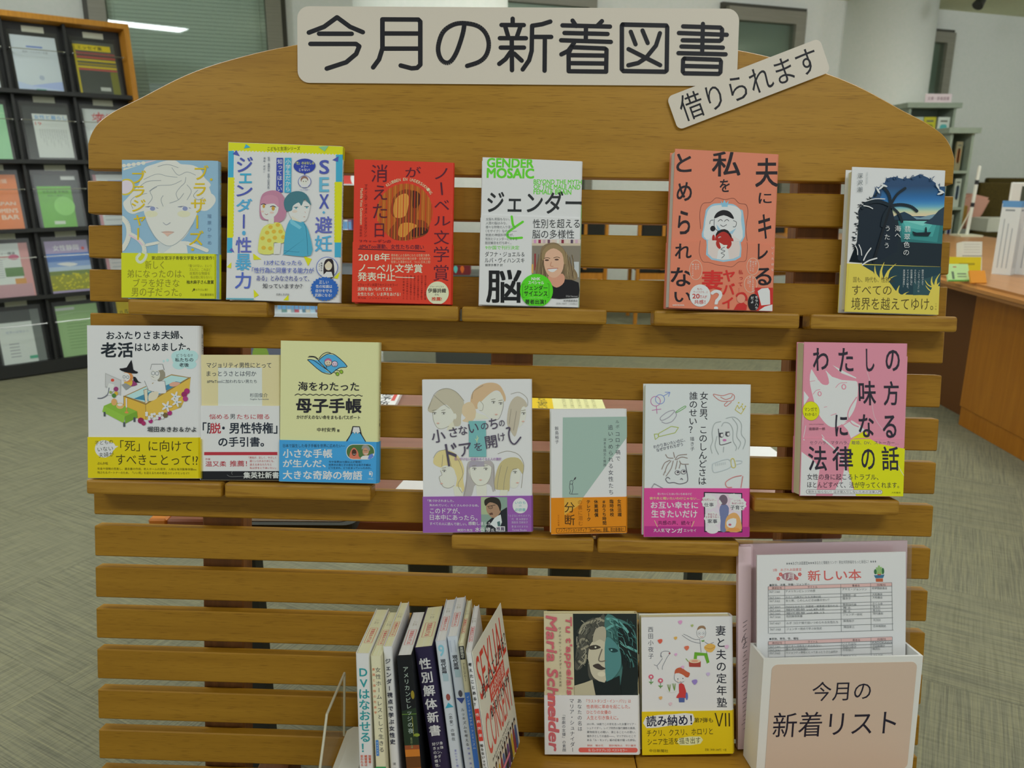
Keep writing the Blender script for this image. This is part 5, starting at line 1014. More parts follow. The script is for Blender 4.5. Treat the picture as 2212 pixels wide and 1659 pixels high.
book('book with a black and teal portrait of a woman standing on the tray', (1150, 1300, .2164), [(130, 146), (1060, 148), (1062, 1555), (112, 1555)], (q0, q0 - .028), .016, 0, 'c4bb98', a, ('d2d6d4', (115, 952), (1062, 962)), b, vb=TV + .001, ins=.0015)
def a(A):
    k = '2c2c38'
    A.V('妻と夫の定年塾', 902, 230, 1055, 105, '22242f', .012, -4); A.V('西田小夜子', 205, 235, 570, 58, '3a3d48', .003)
    A.E(710, 310, 48, 55, '55585f', 26); A.E(710, 310, 45, 52, 'd8dcd8', 26); A.P([(670, 280), (690, 242), (740, 240), (756, 275), (715, 262)], '8a6e54', 3)
    for x in (690, 735): A.E(x, 315, 17, 17, '8a94a0', 16); A.E(x, 315, 14, 14, 'd8dee0', 16); A.E(x, 315, 4, 5, k, 8)
    A.L([(700, 345), (715, 352), (728, 345)], 4, 'b05048', 3); A.P([(712, 378), (740, 395), (738, 375), (712, 398)], '6aa048')
    for q in ([(690, 372), (640, 372), (570, 335), (535, 320)], [(695, 412), (620, 395), (560, 360), (520, 330)], [(695, 372), (705, 500)], [(745, 400), (780, 420), (830, 405)], [(760, 510), (762, 440)]): A.L(q, 4, '5a5d66', 3)
    A.P([(640, 500), (700, 505), (765, 512), (785, 600), (760, 615), (735, 535), (665, 535), (660, 580), (630, 575)], '5f9a2c'); A.P([(735, 450), (790, 415), (848, 440), (815, 498), (765, 495)], 'd8a050', 3); A.L([(745, 455), (800, 470), (840, 448)], 4, 'a8702a', 3)
    A.P([(580, 590), (640, 570), (700, 590), (698, 648), (585, 645)], '9a4038'); A.E(640, 588, 58, 20, 'e0b89a', 22); A.E(640, 588, 34, 11, 'c89078', 18); A.L([(575, 590), (555, 565)], 8, '7a9a4a')
    A.L([(310, 540), (305, 510), (330, 490), (380, 490), (395, 510), (370, 545), (350, 580), (320, 640), (318, 670)], 4, '6a6d78', 4); A.L([(320, 560), (285, 610), (265, 635), (280, 670)], 4, '6a6d78', 4); A.E(392, 510, 9, 8, '8a4048', 10); A.L([(265, 635), (235, 622)], 4, '6a6d78'); A.L([(310, 500), (302, 540), (318, 545)], 5, '6a6d78', 3)
    A.P([(440, 720), (450, 670), (500, 652), (560, 690), (590, 710), (570, 750), (520, 730), (480, 705)], 'b0563a', 4); A.P([(440, 715), (437, 770), (480, 800), (530, 790), (545, 745), (490, 710)], 'd8dcd8', 3); A.L([(440, 715), (437, 770), (480, 802), (530, 790)], 4, '6a6d78', 3); A.E(470, 765, 5, 6, k, 8); A.E(520, 760, 5, 6, k, 8); A.E(470, 785, 10, 7, 'e6b8ac', 10); A.L([(490, 790), (502, 794)], 4, 'b05048')
    A.P([(480, 815), (530, 820), (550, 950), (450, 950), (480, 900)], 'b83a3a', 2); A.P([(475, 950), (535, 950), (532, 995), (478, 995)], '4a5a90'); A.E(555, 935, 12, 38, '5a6aa8'); A.L([(450, 880), (400, 895), (370, 880)], 14, 'd8d0cc', 3)
    for x, y in ((385, 860), (435, 850)):
        for dx in (-20, -5, 12): A.L([(x, y + 30), (x + dx, y - 40)], 5, '6a8a3a')
    for x, y in ((203, 742), (297, 780)): A.E(x, y, 26, 24, 'c05a70', 10); A.E(x, y, 10, 10, 'e6d4d4', 10); A.L([(x, y + 24), (x - 2, y + 75)], 5, '4a7a3a'); A.P([(x, y + 72), (x - 25, y + 48), (x - 8, y + 50)], '4a8a3a'); A.P([(x, y + 72), (x + 25, y + 48), (x + 8, y + 50)], '4a8a3a')
    for x, y, c, q in ((502, 200, 'c890b8', 20), (620, 235, '9aa86a', 13), (298, 388, 'c85a48', 23), (453, 358, 'd8a050', 16), (562, 458, 'c86a50', 23), (453, 522, 'd09ac0', 14), (635, 795, '8a78b8', 26), (768, 718, 'b8a8d0', 18), (295, 953, 'd8a060', 17), (392, 1012, 'dcb0b8', 17), (955, 450, 'd0a8c0', 20), (518, 648, 'd8a0c0', 16)): A.P([(x - q, y - q * .6), (x + q * .7, y - q), (x + q, y), (x + q * .1, y + q), (x - q * .6, y + q * .5)], c, 3)
def b(A):
    k = '2f2a14'
    A.P([(145, 1140), (420, 1110), (610, 1105), (600, 1215), (400, 1220), (150, 1250)], 'd8dcc8', 2); A.T('読み納め！', 150, 1120, 600, 1225, '1c1f38', .025, -2.5); A.T('第7弾も', 622, 1142, 805, 1190, k, .01, -1); A.T('Ⅶ', 822, 1095, 970, 1225, '33290c')
    A.T('チクリ、クスリ、ホロリと', 152, 1255, 802, 1318, k, .003, -2.6); A.P([(470, 1345), (680, 1325), (680, 1395), (480, 1412)], 'd8d498', 2); A.T('シニア生活を描き出す', 158, 1342, 680, 1405, k, .003, -2.8); A.T('中日新聞社', 175, 1455, 362, 1485, '5f5210', .008); A.T('定価［本体1,300円］＋税', 722, 1440, 930, 1465, '6a5a10')
q0 = traypt(1480, 1625)[2]
book('white and yellow book with a small cartoon dog, man and woman', (1360, 1300, .2163), [(112, 146), (1028, 148), (1012, 1491), (108, 1520)], (q0, q0 - .018), .020, 0, 'd3d7d4', a, ('d3b00f', (115, 1090), (1018, 1072)), b, r=.005, vb=TV + .001, opn=.006, ins=.0015)

# -- standing books: spine towards the viewer, leaning left; made in the tray frame
TMI = TRM.inverted()
def totray(p): return TMI @ Vector([float(t) for t in p])
def standing(label, tl, tr, btm, H, D, cols, art, pages=PAGES, r=.003, stamp=True, side=None, yaw=0.0):
    """tl, tr: top corners of the spine in the photo; btm: a lower point on the spine's left edge"""
    def at(x, y):
        # point at height H above the tray
        lo, hi = 0.0, 0.4
        for _ in range(40):
            m = (lo + hi) / 2
            if totray(unp(x, y, m)).y > H: hi = m
            else: lo = m
        return totray(unp(x, y, m))
    A0 = at(*tl); n = A0.z; D = min(D, n - .006)
    B0 = totray(unp(tr[0], tr[1], (TRM @ A0).z))
    t = (B0 - A0).length
    C0 = totray(unp(btm[0], btm[1], (TRM @ Vector((A0.x, A0.y * .2, n))).z))
    up = Vector((A0.x - C0.x, A0.y - C0.y, 0)).normalized()
    # local x: towards viewer (spine at x = D), y: up the spine, z: left cover outwards
    X = Vector((math.sin(math.radians(yaw)), 0, math.cos(math.radians(yaw))))
    m = frame(A0 - up * H * 1.0 - X * D, X, up)
    low = min((m @ Vector((0, 0, 0))).y, (m @ Vector((0, 0, -t))).y)
    m = Matrix.Translation((0, 0.0006 - low, 0)) @ m
    root = empty('book', BM @ TRM @ m @ Matrix.Translation((D / 2, 0, -t / 2)), label, 'book', 'books standing in a row on the tray')
    off = Matrix.Translation((-D / 2, 0, t / 2))
    link('cover', cover_mesh(D, H, t, 0, ink(cols), r, .0009), root, off)
    pg = link('page_block', page_mesh(D, H, t, 0, pages, .0012, .0011), root, off)
    S = Art(np.array([[1, 0, 0], [0, -1, 0], [0, 0, 1.0]])); S.t = t; S.h = H
    # spine art: x 0..1 across, y 0..1 from the top down
    S.H = np.array([[t, 0, 0], [0, -H, H], [0, 0, 1.0]]); art(S)
    S.v = [(D + z, y, -x) for x, y, z in S.v]; S.obj('spine_print', root, off)
    if stamp:
        Q = Art(np.eye(3)); wd = t * .30
        Q.L([(t * .22, .032), (t * .78, .032), (t * .78, .075), (t * .22, .075), (t * .22, .032)], .0006, 'c06060'); Q.T('あざれあ図書室', t / 2 - .019, .0535 - wd / 2, t / 2 + .019, .0535 + wd / 2, 'c05a5a', .02, 90); Q.T('22. 1.', t / 2 - .007, .095 - .0025, t / 2 + .007, .095 + .0025, '9a9484', 0, 90)
        Q.v = [(D - y, H - .0012 + z, -x) for x, y, z in Q.v]; Q.obj('edge_stamp', pg)
    if side: side(root, off, D, H, t)
    return root
def col(A, txt, xc, y0, y1, w, c, b=0.0):
    """w in spine widths; keeps the letters square"""
    k = A.t / A.h
    if b >= .008:
        for ex, ey in ((1, 1), (-1, 1), (1, -1), (-1, -1)): col(A, txt, xc + ex * b * .8 * w, y0 + ey * b * .8 * w * k, y1 + ey * b * .8 * w * k, w, c); A.z -= A.dz * .6
    n = len(txt); stp = (y1 - y0) / n
    for i, ch in enumerate(txt):
        if ch in ' 　': continue
        v, f = glyph(ch, b); v = v - np.array([.5, .38])
        if ord(ch) < 128: v = v - np.array([(v[:, 0].max() + v[:, 0].min()) / 2, 0])
        if ch in 'ー―〈〉…': v = np.c_[v[:, 1], -v[:, 0]]
        hh = min(w * k, stp * 1.05)
        A.add(np.c_[xc + v[:, 0] * w, y0 + stp * (i + .5) - v[:, 1] * hh], f, c)
def s1(A):
    col(A, 'DVはなおせる！', .52, .085, .68, .86, '2f8f94', .02)
    for i, t in enumerate(('加害者・', '被害者は', '変われる')): col(A, t, .80 - i * .29, .69, .77, .22, 'c0583c', .02)
    col(A, '栗原加代美', .60, .81, .99, .42, '2c2c38'); col(A, 'NPO法人代表', .28, .81, .95, .12, '55555f')
def s2(A):
    col(A, '女性ホームレスとして生きる', .66, .07, .66, .54, '33343c'); col(A, '貧困と排除の社会学', .24, .07, .40, .28, 'c0603c')
    A.RR(.12, .57, .40, .68, .02, '4a7ab8'); col(A, '増補新装版', .26, .58, .67, .14, 'b8c8dc'); A.R(0, .755, 1, 1, '2f8a50'); col(A, '丸山里美', .52, .79, .98, .38, 'b8dcc0')
def s3(A):
    col(A, 'ジェンダー視点で学ぶ女性史', .45, .07, .65, .62, '23253c', .012); col(A, '澤田季江', .5, .76, .90, .34, '55585f'); A.P([(0, 1), (0, .95), (.5, .955), (1, .88), (1, 1)], 'c3b524')
def s4(A):
    A.R(0, .0, 1, .62, '15181c'); A.P([(0, .38), (1, .36), (1, .64), (0, .64)], '223224'); A.R(0, .40, 1, .405, '5a7a34'); A.E(.85, .27, .12, .03, '8a7a2a', 12); A.E(.9, .55, .2, .012, '7a8a34', 12); A.R(.68, .42, .70, .56, 'b0a83c')
    for y0, y1, c in ((.62, .65, '8a4a2c'), (.65, .70, 'b8702a'), (.70, .78, '5e3a1c'), (.78, .795, 'a85c24'), (.795, 1, '7a4422')): A.R(0, y0, 1, y1, c)
    col(A, 'アメリカンビレッジの夜', .52, .07, .54, .40, 'a8b8ae'); col(A, '基地の町・沖縄', .5, .565, .64, .15, '8a9a6a'); col(A, 'アケミ・ジョンソン', .66, .83, 1.0, .22, 'c8a878'); col(A, '真田由美子訳', .32, .84, 1.0, .2, 'c8a878')
def s5(A):
    A.R(0, .87, 1, 1, '9a4a38'); col(A, '性別解体新書', .48, .065, .62, .66, 'dcdcd4', .025)
    for i, t in enumerate(('身体、', 'ジェンダー、', '好きの多様性')): col(A, t, .72 - i * .2, .65, .65 + .03 * len(t), .2, 'd0ccd4', .01)
def s67(no, sub, c1, tri, auth):
    def f(A):
        A.T(no, .22, .025, .72, .095, c1, .03); col(A, '現代思想', .5, .115, .215, .5, '23252c', .02); A.L([(.3, .23), (.8, .232)], .05, '9ab0b8')
        A.E(.55, .36, .2, .022, '8a4a44' if no == '9' else '4a4850', 12); A.P([(.5, .395), (.95, .425), (.15, .43)] if no == '9' else [(.1, .385), (.9, .39), (.55, .425)], tri); col(A, sub, .55, .45, .45 + .028 * len(sub), .36, '44474e'); col(A, auth, .6, .70, .86, .24, '6468b0')
    return f
def s8(A):
    A.R(0, .015, 1, .10, '23252a'); col(A, '思想地平', .5, .02, .095, .7, 'b8b8ac', .02); col(A, 'フェミニズム11', .5, .12, .24, .55, '44463c'); A.R(0, .31, 1, .90, '3a6ab4'); col(A, 'インターナショナル・フェミニズム', .5, .33, .68, .6, 'c4d4ec')
def s9(A):
    col(A, '考えたことある？', .45, .055, .34, .7, '23232a', .02); A.RR(.1, .35, .9, .555, .02, 'c03a30'); col(A, '性的同意', .5, .365, .54, .62, 'e8c8c0', .02); col(A, '知らないってダメかも', .45, .57, .82, .6, '23232a', .02)
def side9(root, off, D, H, t):
    # printed front cover on the right-hand side, swung a little open
    rv = Art(np.array([[D / 1000, 0, 0], [0, -H / 1000, H], [0, 0, 1.0]]), 0.0002)
    r_ = 'c23a2c'; k = '1c1c22'
    def sk(A):
        A.T('SEXUAL', 40, 60, 960, 330, r_); A.T('CONSENT', 60, 440, 960, 700, 'c8564a', -.004)
        A.T('考えたことある？', 90, 220, 980, 320, k, .012, -4); A.R(300, 330, 820, 440, r_); A.T('性的同意', 330, 345, 800, 428, 'e8b8ac', .02); A.T('知らないってダメかも', 250, 455, 920, 530, k, .02)
        A.T('あなたが大切にされるために', 120, 730, 760, 752, k); A.T('知っておきたいこと', 220, 760, 700, 780, k)
        rnd = random.Random(4)
        for i in range(11):
            x = 120 + i * 78; c = ('5a3a6a', '33303a', 'b89a3a', '8a3a44', '4a5a8a', '2a2a30')[i % 6]
            A.P([(x - 34, 985), (x - 26, 850), (x, 830), (x + 28, 850), (x + 34, 985)], c, 2); A.E(x, 815, 20, 22, ('d8b8a0', '8a6a54')[i % 2], 12); A.P([(x - 22, 815), (x - 16, 788), (x + 16, 788), (x + 22, 815), (x, 800)], '2a2226', 2)
        A.R(300, 900, 620, 925, 'c8788a')
    sk(rv)
    ang = math.radians(12)
    vs = []
    def place(x, y, z):  # x from spine outwards, swung to the right
        return (D - 0.001 - x * math.cos(ang) - z * math.sin(ang), y, -t - 0.0012 - x * math.sin(ang) - z * math.cos(ang))
    b = boxv(0, 0, -0.0008, D, H, 0.0)
    link('front_cover', mesh('front_cover', [place(*q) for q in b[0]], b[1], ink('cfcabc')), root, off)
    rv.v = [place(*q) for q in rv.v]
    rv.obj('cover_print', root, off)
ROW = [
 ('white book with teal spine lettering, leftmost in the standing row', (768, 1413), (798, 1413), (776, 1645), .196, .135, 'd2d6d6', s1, PAGES, 0),
 ('cream book with a green spine foot, second in the standing row', (800, 1418), (823, 1418), (811, 1640), .196, .132, 'cbc6a8', s2, PAGES, 0),
 ('thin white history book with dark blue spine lettering in the row', (827, 1398), (847, 1398), (842, 1640), .203, .138, 'ccd0d4', s3, PAGES, 0),
 ('black and brown spined book in the standing row', (857, 1417), (889, 1417), (877, 1640), .194, .132, '1c1e22', s4, PAGEW, 0),
 ('thick dark purple hardback with large white spine lettering', (894, 1398), (934, 1393), (930, 1640), .198, .135, '2a2440', s5, PAGES, 0),
 ('pale grey journal with a teal triangle on the spine', (940, 1384), (963, 1381), (973, 1640), .210, .138, 'b8bfc6', s67('9', '〈恋愛〉の現在', '7fb4c4', '3f9ab0', '変わりゆく親密性'), PAGEW, 0),
 ('pale grey journal with a navy triangle on the spine', (965, 1374), (988, 1372), (1002, 1640), .214, .136, 'b8bfc8', s67('11', 'ルッキズムを考える', 'a8b0bc', '3a4a84', '特集の論考'), PAGEW, 0),
 ('thin beige booklet with a blue spine panel', (990, 1389), (1001, 1387), (1023, 1640), .210, .140, 'bfb898', s8, PAGES, 0),
]
for lb, tl, tr, bt, H, D, c, sa, pg, yw in ROW: standing(lb, tl, tr, bt, H, D, c, sa, pg, r=.005 if 'hardback' in lb else .0025, yaw=yw)
standing('white booklet with red capitals on its swung-open cover, rightmost in row', (1006, 1408), (1018, 1405), (1040, 1640), .210, .142, 'cdd0d0', s9, PAGEW, side=side9)

# acrylic bookend: an upright clear side sheet and a white wedge-shaped base
def n_at_u(x, y, u):
    a_ = unp(x, y, 0); b_ = unp(x, y, .1); return (u - a_[0]) / ((b_[0] - a_[0]) / .1)
UB = unp(744, 1500, .02)[0]
cs = []
for x, y in ((743, 1456), (706, 1543), (699, 1600), (690, 1668)):
    nn = n_at_u(x, y, UB); cs.append((nn, unp(x, y, nn)[1]))
be = empty('bookend', BM @ Matrix.Translation((UB, TV, .02)), 'clear acrylic bookend with a white base left of the standing books', 'bookend')
ACR = film('acrylic_sheet', (0.93, 0.92, 0.88), 0.10, 0.05)
side = [(.02, -.785)] + [(.02, cs[0][1])] + cs[1:] + [(cs[-1][0], -.787 - cs[-1][0] * TSL + .001)]
v, f = prism([(n_ - .02, v_ - TV) for n_, v_ in side], -.0015, .0015)
v = [(z, y, x) for x, y, z in v]; f = [t[::-1] for t in f]
link('side_plate', mesh('side_plate', v, f, ACR), be)
EDG = plain('acrylic_edge', L3('b0ac98'), .3)
ep = [(n_ - .02, v_ - TV) for n_, v_ in side]
V_, F_ = join([cyl((0, ep[i][1], ep[i][0]), (0, ep[i + 1][1], ep[i + 1][0]), .0017, n=6) for i in (0, 1, 2, 3)])
link('polished_edge', mesh('polished_edge', V_, F_, EDG), be)
WPL = plain('white_plastic', L3('cfd1c4'), 0.35)
xr = .040
v = [(.004, .0, 0), (xr, .0, 0), (xr, .016, 0), (.014, .016, 0), (.004, .010, 0)]
v = v + [(x, y - .17 * TSL - (.006 if y > .005 else -.0005), .17) for x, y, z in v]
f = [(4, 3, 2, 1, 0), (5, 6, 7, 8, 9)] + [(i, (i + 1) % 5, (i + 1) % 5 + 5, i + 5) for i in range(5)]
link('base_block', mesh('base_block', v, f, WPL), be)

# ------------------------------------------------------------------ list holder box, papers, pink file
BOXC = plain('cream_card', L3('d6d8c6'), 0.6, 0, 0.2)
bl, bf = 0.0, 0.0
pb = totray(traypt(1606, 1628))
# front top corners lie at the height of the box
def athgt(x, y, H):
    lo, hi = 0.0, 0.45
    for _ in range(40):
        m = (lo + hi) / 2
        if totray(unp(x, y, m)).y > H: hi = m
        else: lo = m
    return totray(unp(x, y, m))
HB = 0.168
c1_, c2_, c3_, c4_ = athgt(1621, 1390, HB), athgt(1951, 1384, HB), athgt(2000, 1418, HB), athgt(1655, 1425, HB)
xb = (c2_ - c1_).normalized(); wb = (((c2_ - c1_).length + (c3_ - c4_).length) / 2); db = ((c4_ - c1_).length + (c3_ - c2_).length) / 2
zb = (c4_ - c1_); 
BXM = Matrix.Translation((c1_.x, 0.001, c1_.z)) @ Matrix.Rotation(-math.atan2(xb.z, xb.x), 4, 'Y')
hb = empty('list_holder', BM @ TRM @ BXM @ Matrix.Translation((wb / 2, 0, db / 2)), 'cream card holder box with a pale pink label on the tray', 'box')
off = Matrix.Translation((-wb / 2, 0, -db / 2)); th = .0035
box('side_panel', (0, 0, 0, th, HB, db), BOXC, hb, off); box('side_panel', (wb - th, 0, 0, wb, HB, db), BOXC, hb, off)
box('front_panel', (th, 0, db - th, wb - th, HB, db), BOXC, hb, off); box('back_panel', (th, 0, 0, wb - th, HB, th), BOXC, hb, off); box('bottom_panel', (th, 0, th, wb - th, th, db - th), BOXC, hb, off)
v, f = prism(roundrect(.012, .004, wb - .008, HB - .008, .008), db + .0002, db + .0008)
lb = link('paper_label', mesh('paper_label', v, f, plain('pink_label', L3('bda998'), .6, 0, .2)), hb, off)
A = Art(np.eye(3), db + .0009); k = '1f1d2c'
A.T('今月の', wb * .315, -(HB * .80), wb * .685, -(HB * .635), k, .004); A.T('新着リスト', wb * .085, -(HB * .545), wb * .865, -(HB * .33), k, .004)
A.v = [(x, -y, z) for x, y, z in A.v]; A.f = [t[::-1] for t in A.f]
A.obj('lettering', lb)
# pink file behind: A4 folder with papers
def sheet_px(name, label, px, n, mat, thick, cat, artf=None, crop=None):
    P = [unp(x, y, q) for (x, y), q in zip(px, n)]
    m, w, h = front(P)
    root = empty(name, BM @ m @ Matrix.Translation((w / 2, 0, -thick)), label, cat)
    off = Matrix.Translation((-w / 2, 0, thick))
    v, f = prism([(0, 0), (w, 0), (w, h), (0, h)], -thick, 0)
    return root, off, w, h, (v, f)
zbk = (TRM @ BXM @ Vector((0, 0, th))).z
PINK = plain('pink_file', L3('d8b4b8'), 0.5, 0, .3)
FOL = film('clear_film', (0.97, 0.96, 0.96), 0.10, 0.25)
root, off, w, h, vf = sheet_px('pink_file', 'pale pink document file standing behind the printed list', [(1612, 1172), (1966, 1172), (1946, 1600), (1584, 1618)], (.014, .0055, .0055, .016), PINK, .003, 'file')
link('file_body', mesh('file_body', *vf, PINK), root, off)
v, f = boxv(-.004, 0, -.004, .014, h * .995, .006)
link('file_spine', mesh('file_spine', v, f, PINK), root, off)
A = Art(np.eye(3)); 
rnd = random.Random(2)
for i in range(26):
    y = h * (.10 + i * .021); A.L([(.001 + rnd.random() * .003, y), (.006 + rnd.random() * .003, y + .004)], .0005, '33303a')
A.L([(.002, h * .50), (.006, h * .53), (.004, h * .56), (.001, h * .53)], .0006, '33303a', 4)
A.v = [(x, y, .0061 + z) for x, y, z in A.v]; A.obj('spine_writing', root, off)
link('clear_sleeve', mesh('clear_sleeve', *boxv(.018, .004, .0005, w + .006, h + .006, .0012), FOL), root, off)
# printed list
PAP = plain('list_paper', L3('d2d7d4'), .7, 0, .2)
cr = (1560, 1140, .3129)
cor = [(250, 188), (1283, 168), (1250, 1000), (232, 1040)]
px = [(cr[0] + x * cr[2], cr[1] + y * cr[2]) for x, y in cor]
root, off, w, h, vf = sheet_px('printed_list', 'white printed book list standing in the cream holder', px, (.045, .028, .036, .058), PAP, .003, 'paper')
link('paper_stack', mesh('paper_stack', *vf, PAP), root, off)
A = Art(homog(cor, [(0, h), (w, h), (w, 0), (0, 0)]))
g = '6a6e72'; rd = 'c0605c'
A.T('★★★あざれあ図書室★★★あなたと情報をリンク！男女共同参画をもっと身近に！★★★', 452, 228, 1078, 252, '5a5e62', 0, -1.2); A.T('2階　あざれあ図書室', 358, 280, 558, 300, rd, 0, -1.2); A.T('新しい本', 602, 292, 970, 365, rd, .02, -1.2)
A.E(470, 338, 52, 28, '9a7078', 24); A.T('1月', 440, 318, 502, 358, 'e0dcd8', .02)
for x, y in ((412, 322), (395, 352), (545, 322), (522, 350)):
    for i in range(5): A.E(x + 8 * math.cos(i * 1.2566), y + 8 * math.sin(i * 1.2566), 6, 6, rd, 8)
A.P([(1058, 330), (1130, 325), (1120, 348), (1068, 350)], '3a6a8a'); A.R(1070, 352, 1118, 374, 'b05a3a'); A.E(1094, 318, 14, 12, 'b83a34', 12)
for x, y0 in ((1080, 275), (1094, 262), (1108, 272)): A.R(x - 6, y0, x + 6, 322, '8ab070')
A.E(1120, 300, 9, 22, '3a6a44', 10); A.E(1068, 305, 9, 18, '3a6a44', 10)
A.T('●政治、法律、労働・ジェンダー', 332, 385, 610, 402, '4a4e52', 0, -1.4); A.T('●家族、男性、性、福祉', 322, 760, 525, 776, '4a4e52', 0, -1.4)
def table(x0, y0, x1, y1, sl, rows, cols, texts):
    A.P([(x0, y0), (x1, y0 - sl), (x1, y0 - sl + 24), (x0, y0 + 24)], 'd8a8a4')
    ys = [y0, y0 + 24] + list(rows) + [y1]
    for y in ys: A.L([(x0, y), (x1, y - sl)], 2.2, g)
    for fr in (0, .135, .59, .83, 1.0):
        x = x0 + (x1 - x0) * fr; d = sl * fr; A.L([(x, y0 - d), (x - (y1 - y0) * .02, y1 - d)], 2.2, g)
    hd = ('請求記号', 'タイトル', '著者名', '出版社')
    for i, (a0, a1) in enumerate(((.03, .11), (.32, .40), (.68, .74), (.88, .95))): A.T(hd[i], x0 + (x1 - x0) * a0, y0 + 4 - sl * a0, x0 + (x1 - x0) * a1, y0 + 20 - sl * a0, '6a5a5c')
    for i, (t1, t2, t3) in enumerate(texts):
        y = ys[i + 1] + 4; d = sl
        if i + 2 >= len(ys) + 0: break
        A.T('367.%d/%d' % (i % 4 + 1, 60 + i), x0 + 6, y + 2, x0 + 80, y + 16, '84888c'); A.T(t1, x0 + (x1 - x0) * .14, y - d * .2, x0 + (x1 - x0) * (.14 + min(.42, .022 * len(t1))), y + 17 - d * .2, '6a6e72', 0, -1.3)
        A.T(t2, x0 + (x1 - x0) * .60, y - d * .65, x0 + (x1 - x0) * (.60 + .022 * len(t2)), y + 16 - d * .65, '6a6e72'); A.T(t3, x0 + (x1 - x0) * .84, y - d * .9, x0 + (x1 - x0) * (.84 + .02 * len(t3)), y + 16 - d * .9, '6a6e72')
table(322, 406, 1178, 733, 26, (472, 494, 536, 558, 582, 604, 648, 690), 4, (('アメリカンビレッジの夜', 'アケミ・ジョンソン', '紀伊國屋書店'), ('わたしの味方になる法律の話', '遠藤研一郎', '大和書房'), ('女と男、このしんどさは誰のせい？', '描き子', '大和書店'), ('DVはなおせる！加害者・被害者は変われる', '栗原加代美', 'さくら舎'), ('現代思想 vol.49-10', '　青土', '青土社'), ('現代思想 vol.49-13', '　青土', '青土社'), ('性別解体新書', 'ジェンダー研究', '現代書館'), ('ルポ コロナ禍で追いつめられる女性たち', '飯島裕子', '光文社'), ('ジェンダー視点で学ぶ女性史', '澤田季江', '日本機関紙')))
table(314, 786, 1166, 1000, 34, (832, 852, 896, 930), 4, (('夫にキレる私をとめられない', 'いくたはな', 'KADOKAWA'), ('妻と夫の定年塾7', '西田小夜子', '中日新聞社'), ('マジョリティ男性にとってまっとうさとは何か', '杉田俊介', '集英社'), ('おふたりさま夫婦、老活はじめました。', '堀田あきお', 'ぶんか社')))
A.obj('list_print', root, off)
# ------------------------------------------------------------------ magazine rack at the left
RT, RBE = 0.82915, 0.09015
rr = np.array([math.sin(RT), math.cos(RT), 0]); rn = np.array([math.cos(RT), -math.sin(RT), 0])
ru = np.array([0, 0, math.cos(RBE)]) - rn * math.sin(RBE)
RKM = frame((-2.1816, 4.9748, 0), rr, ru)
RP, RB0, CP_, RO = 0.37486, 0.06997, 0.3124, 0.03
RW = RO * 2 + 4 * CP_; RHH = RB0 + 5 * RP + 0.03
OAKR = noise_mat('rack_oak', [(0.3, L3('9a661c')), (0.7, L3('b07a28'))], (20, 1.5, 20), 3.0, 4, 0.45)
rk = empty('magazine_rack', RKM @ Matrix.Translation((-RW / 2, 0, 0)), 'black magazine rack with an oak frame and wire rails by the wall', 'rack')
ro = Matrix.Translation((RW / 2, 0, 0))
box('back_panel', (-RW + .01, 0.004, -.10, -.01, RHH - .02, -.05), BLACK, rk, ro)
box('side_board', (-.03, 0, -.12, 0, RHH, .05), OAKR, rk, ro); box('side_board', (-RW, 0, -.12, -RW + .03, RHH, .05), OAKR, rk, ro)
box('top_board', (-RW + .03, RHH - .03, -.12, -.03, RHH, .05), OAKR, rk, ro)
box('plinth', (-RW + .03, 0.004, -.05, -.03, RB0, .045), BLACK, rk, ro)
shelf = boxm('shelf', (-RW + .03, -.018, -.05, -.03, .004, .04), BLACK)
for i in range(5): link('shelf', shelf, rk, ro @ Matrix.Translation((0, RB0 + i * RP, 0)))
div = boxm('divider', (-.007, RB0, -.05, .007, RHH - .03, .012), BLACK)
for k in range(1, 4): link('divider', div, rk, ro @ Matrix.Translation((-RO - k * CP_, 0, 0)))
WIRE = plain('chrome_wire', (.6, .6, .58), .25, 1.0)
LCARD = plain('label_card', L3('a9ab9a'), .7)
wire = mesh('wire_rail', *join([cyl((-.135, 0, .036), (.135, 0, .036), .0020, n=6), cyl((-.135, 0, -.05), (-.135, 0, .036), .0028, n=6), cyl((.135, 0, -.05), (.135, 0, .036), .0028, n=6)]), WIRE)
lc = boxm('label_card', (-.055, -.016, -.0495, .055, .016, -.047), LCARD)
rnd = random.Random(7)
for i in range(5):
    for k in range(3):
        x = -RO - (k + .5) * CP_; y = RB0 + i * RP
        link('wire_rail', wire, rk, ro @ Matrix.Translation((x, y + RP * .58, 0)))
        link('label_card', lc, rk, ro @ Matrix.Translation((x + .01, y + RP * .91, 0)))
SLV = film('clear_sleeve_film', (.97, .98, .98), .03, .28)
def mag(k, i, label, base, art, w=.225, h=.30, sleeve=True, dx=0.0):
    x = -RO - (k + .5) * CP_ + dx; y = RB0 + i * RP + .0045
    m = RKM @ Matrix.Translation((x, y, -.006)) @ Matrix.Rotation(math.radians(-6.0), 4, 'X')
    r = empty('magazine', m, label, 'magazine', 'magazines in the black rack')
    link('cover', mesh('cover', *boxv(-w / 2, 0, -.004, w / 2, h, 0), ink(base)), r)
    A = Art(np.array([[w / 100, 0, -w / 2], [0, -h / 100, h], [0, 0, 1.0]]), .0003); art(A); A.obj('cover_print', r)
    if sleeve: link('plastic_sleeve', mesh('plastic_sleeve', *boxv(-.125, 0, .0032, .125, .325, .0038), SLV), r)
def m1(A):
    A.P([(0, 88), (30, 90), (70, 84), (100, 80), (100, 100), (0, 100)], '98a6cc'); A.P([(0, 84), (40, 92), (100, 96), (100, 100), (0, 100)], 'a8b4d4'); A.R(32, 18, 68, 21, '6a7eb4'); A.T('政府・ジェンダー白書', 22, 27, 78, 31, '7a7e84'); A.E(55, 75, 6, 4.5, '9aa4b4', 16); A.R(38, 96, 60, 100, '4a8a7c')
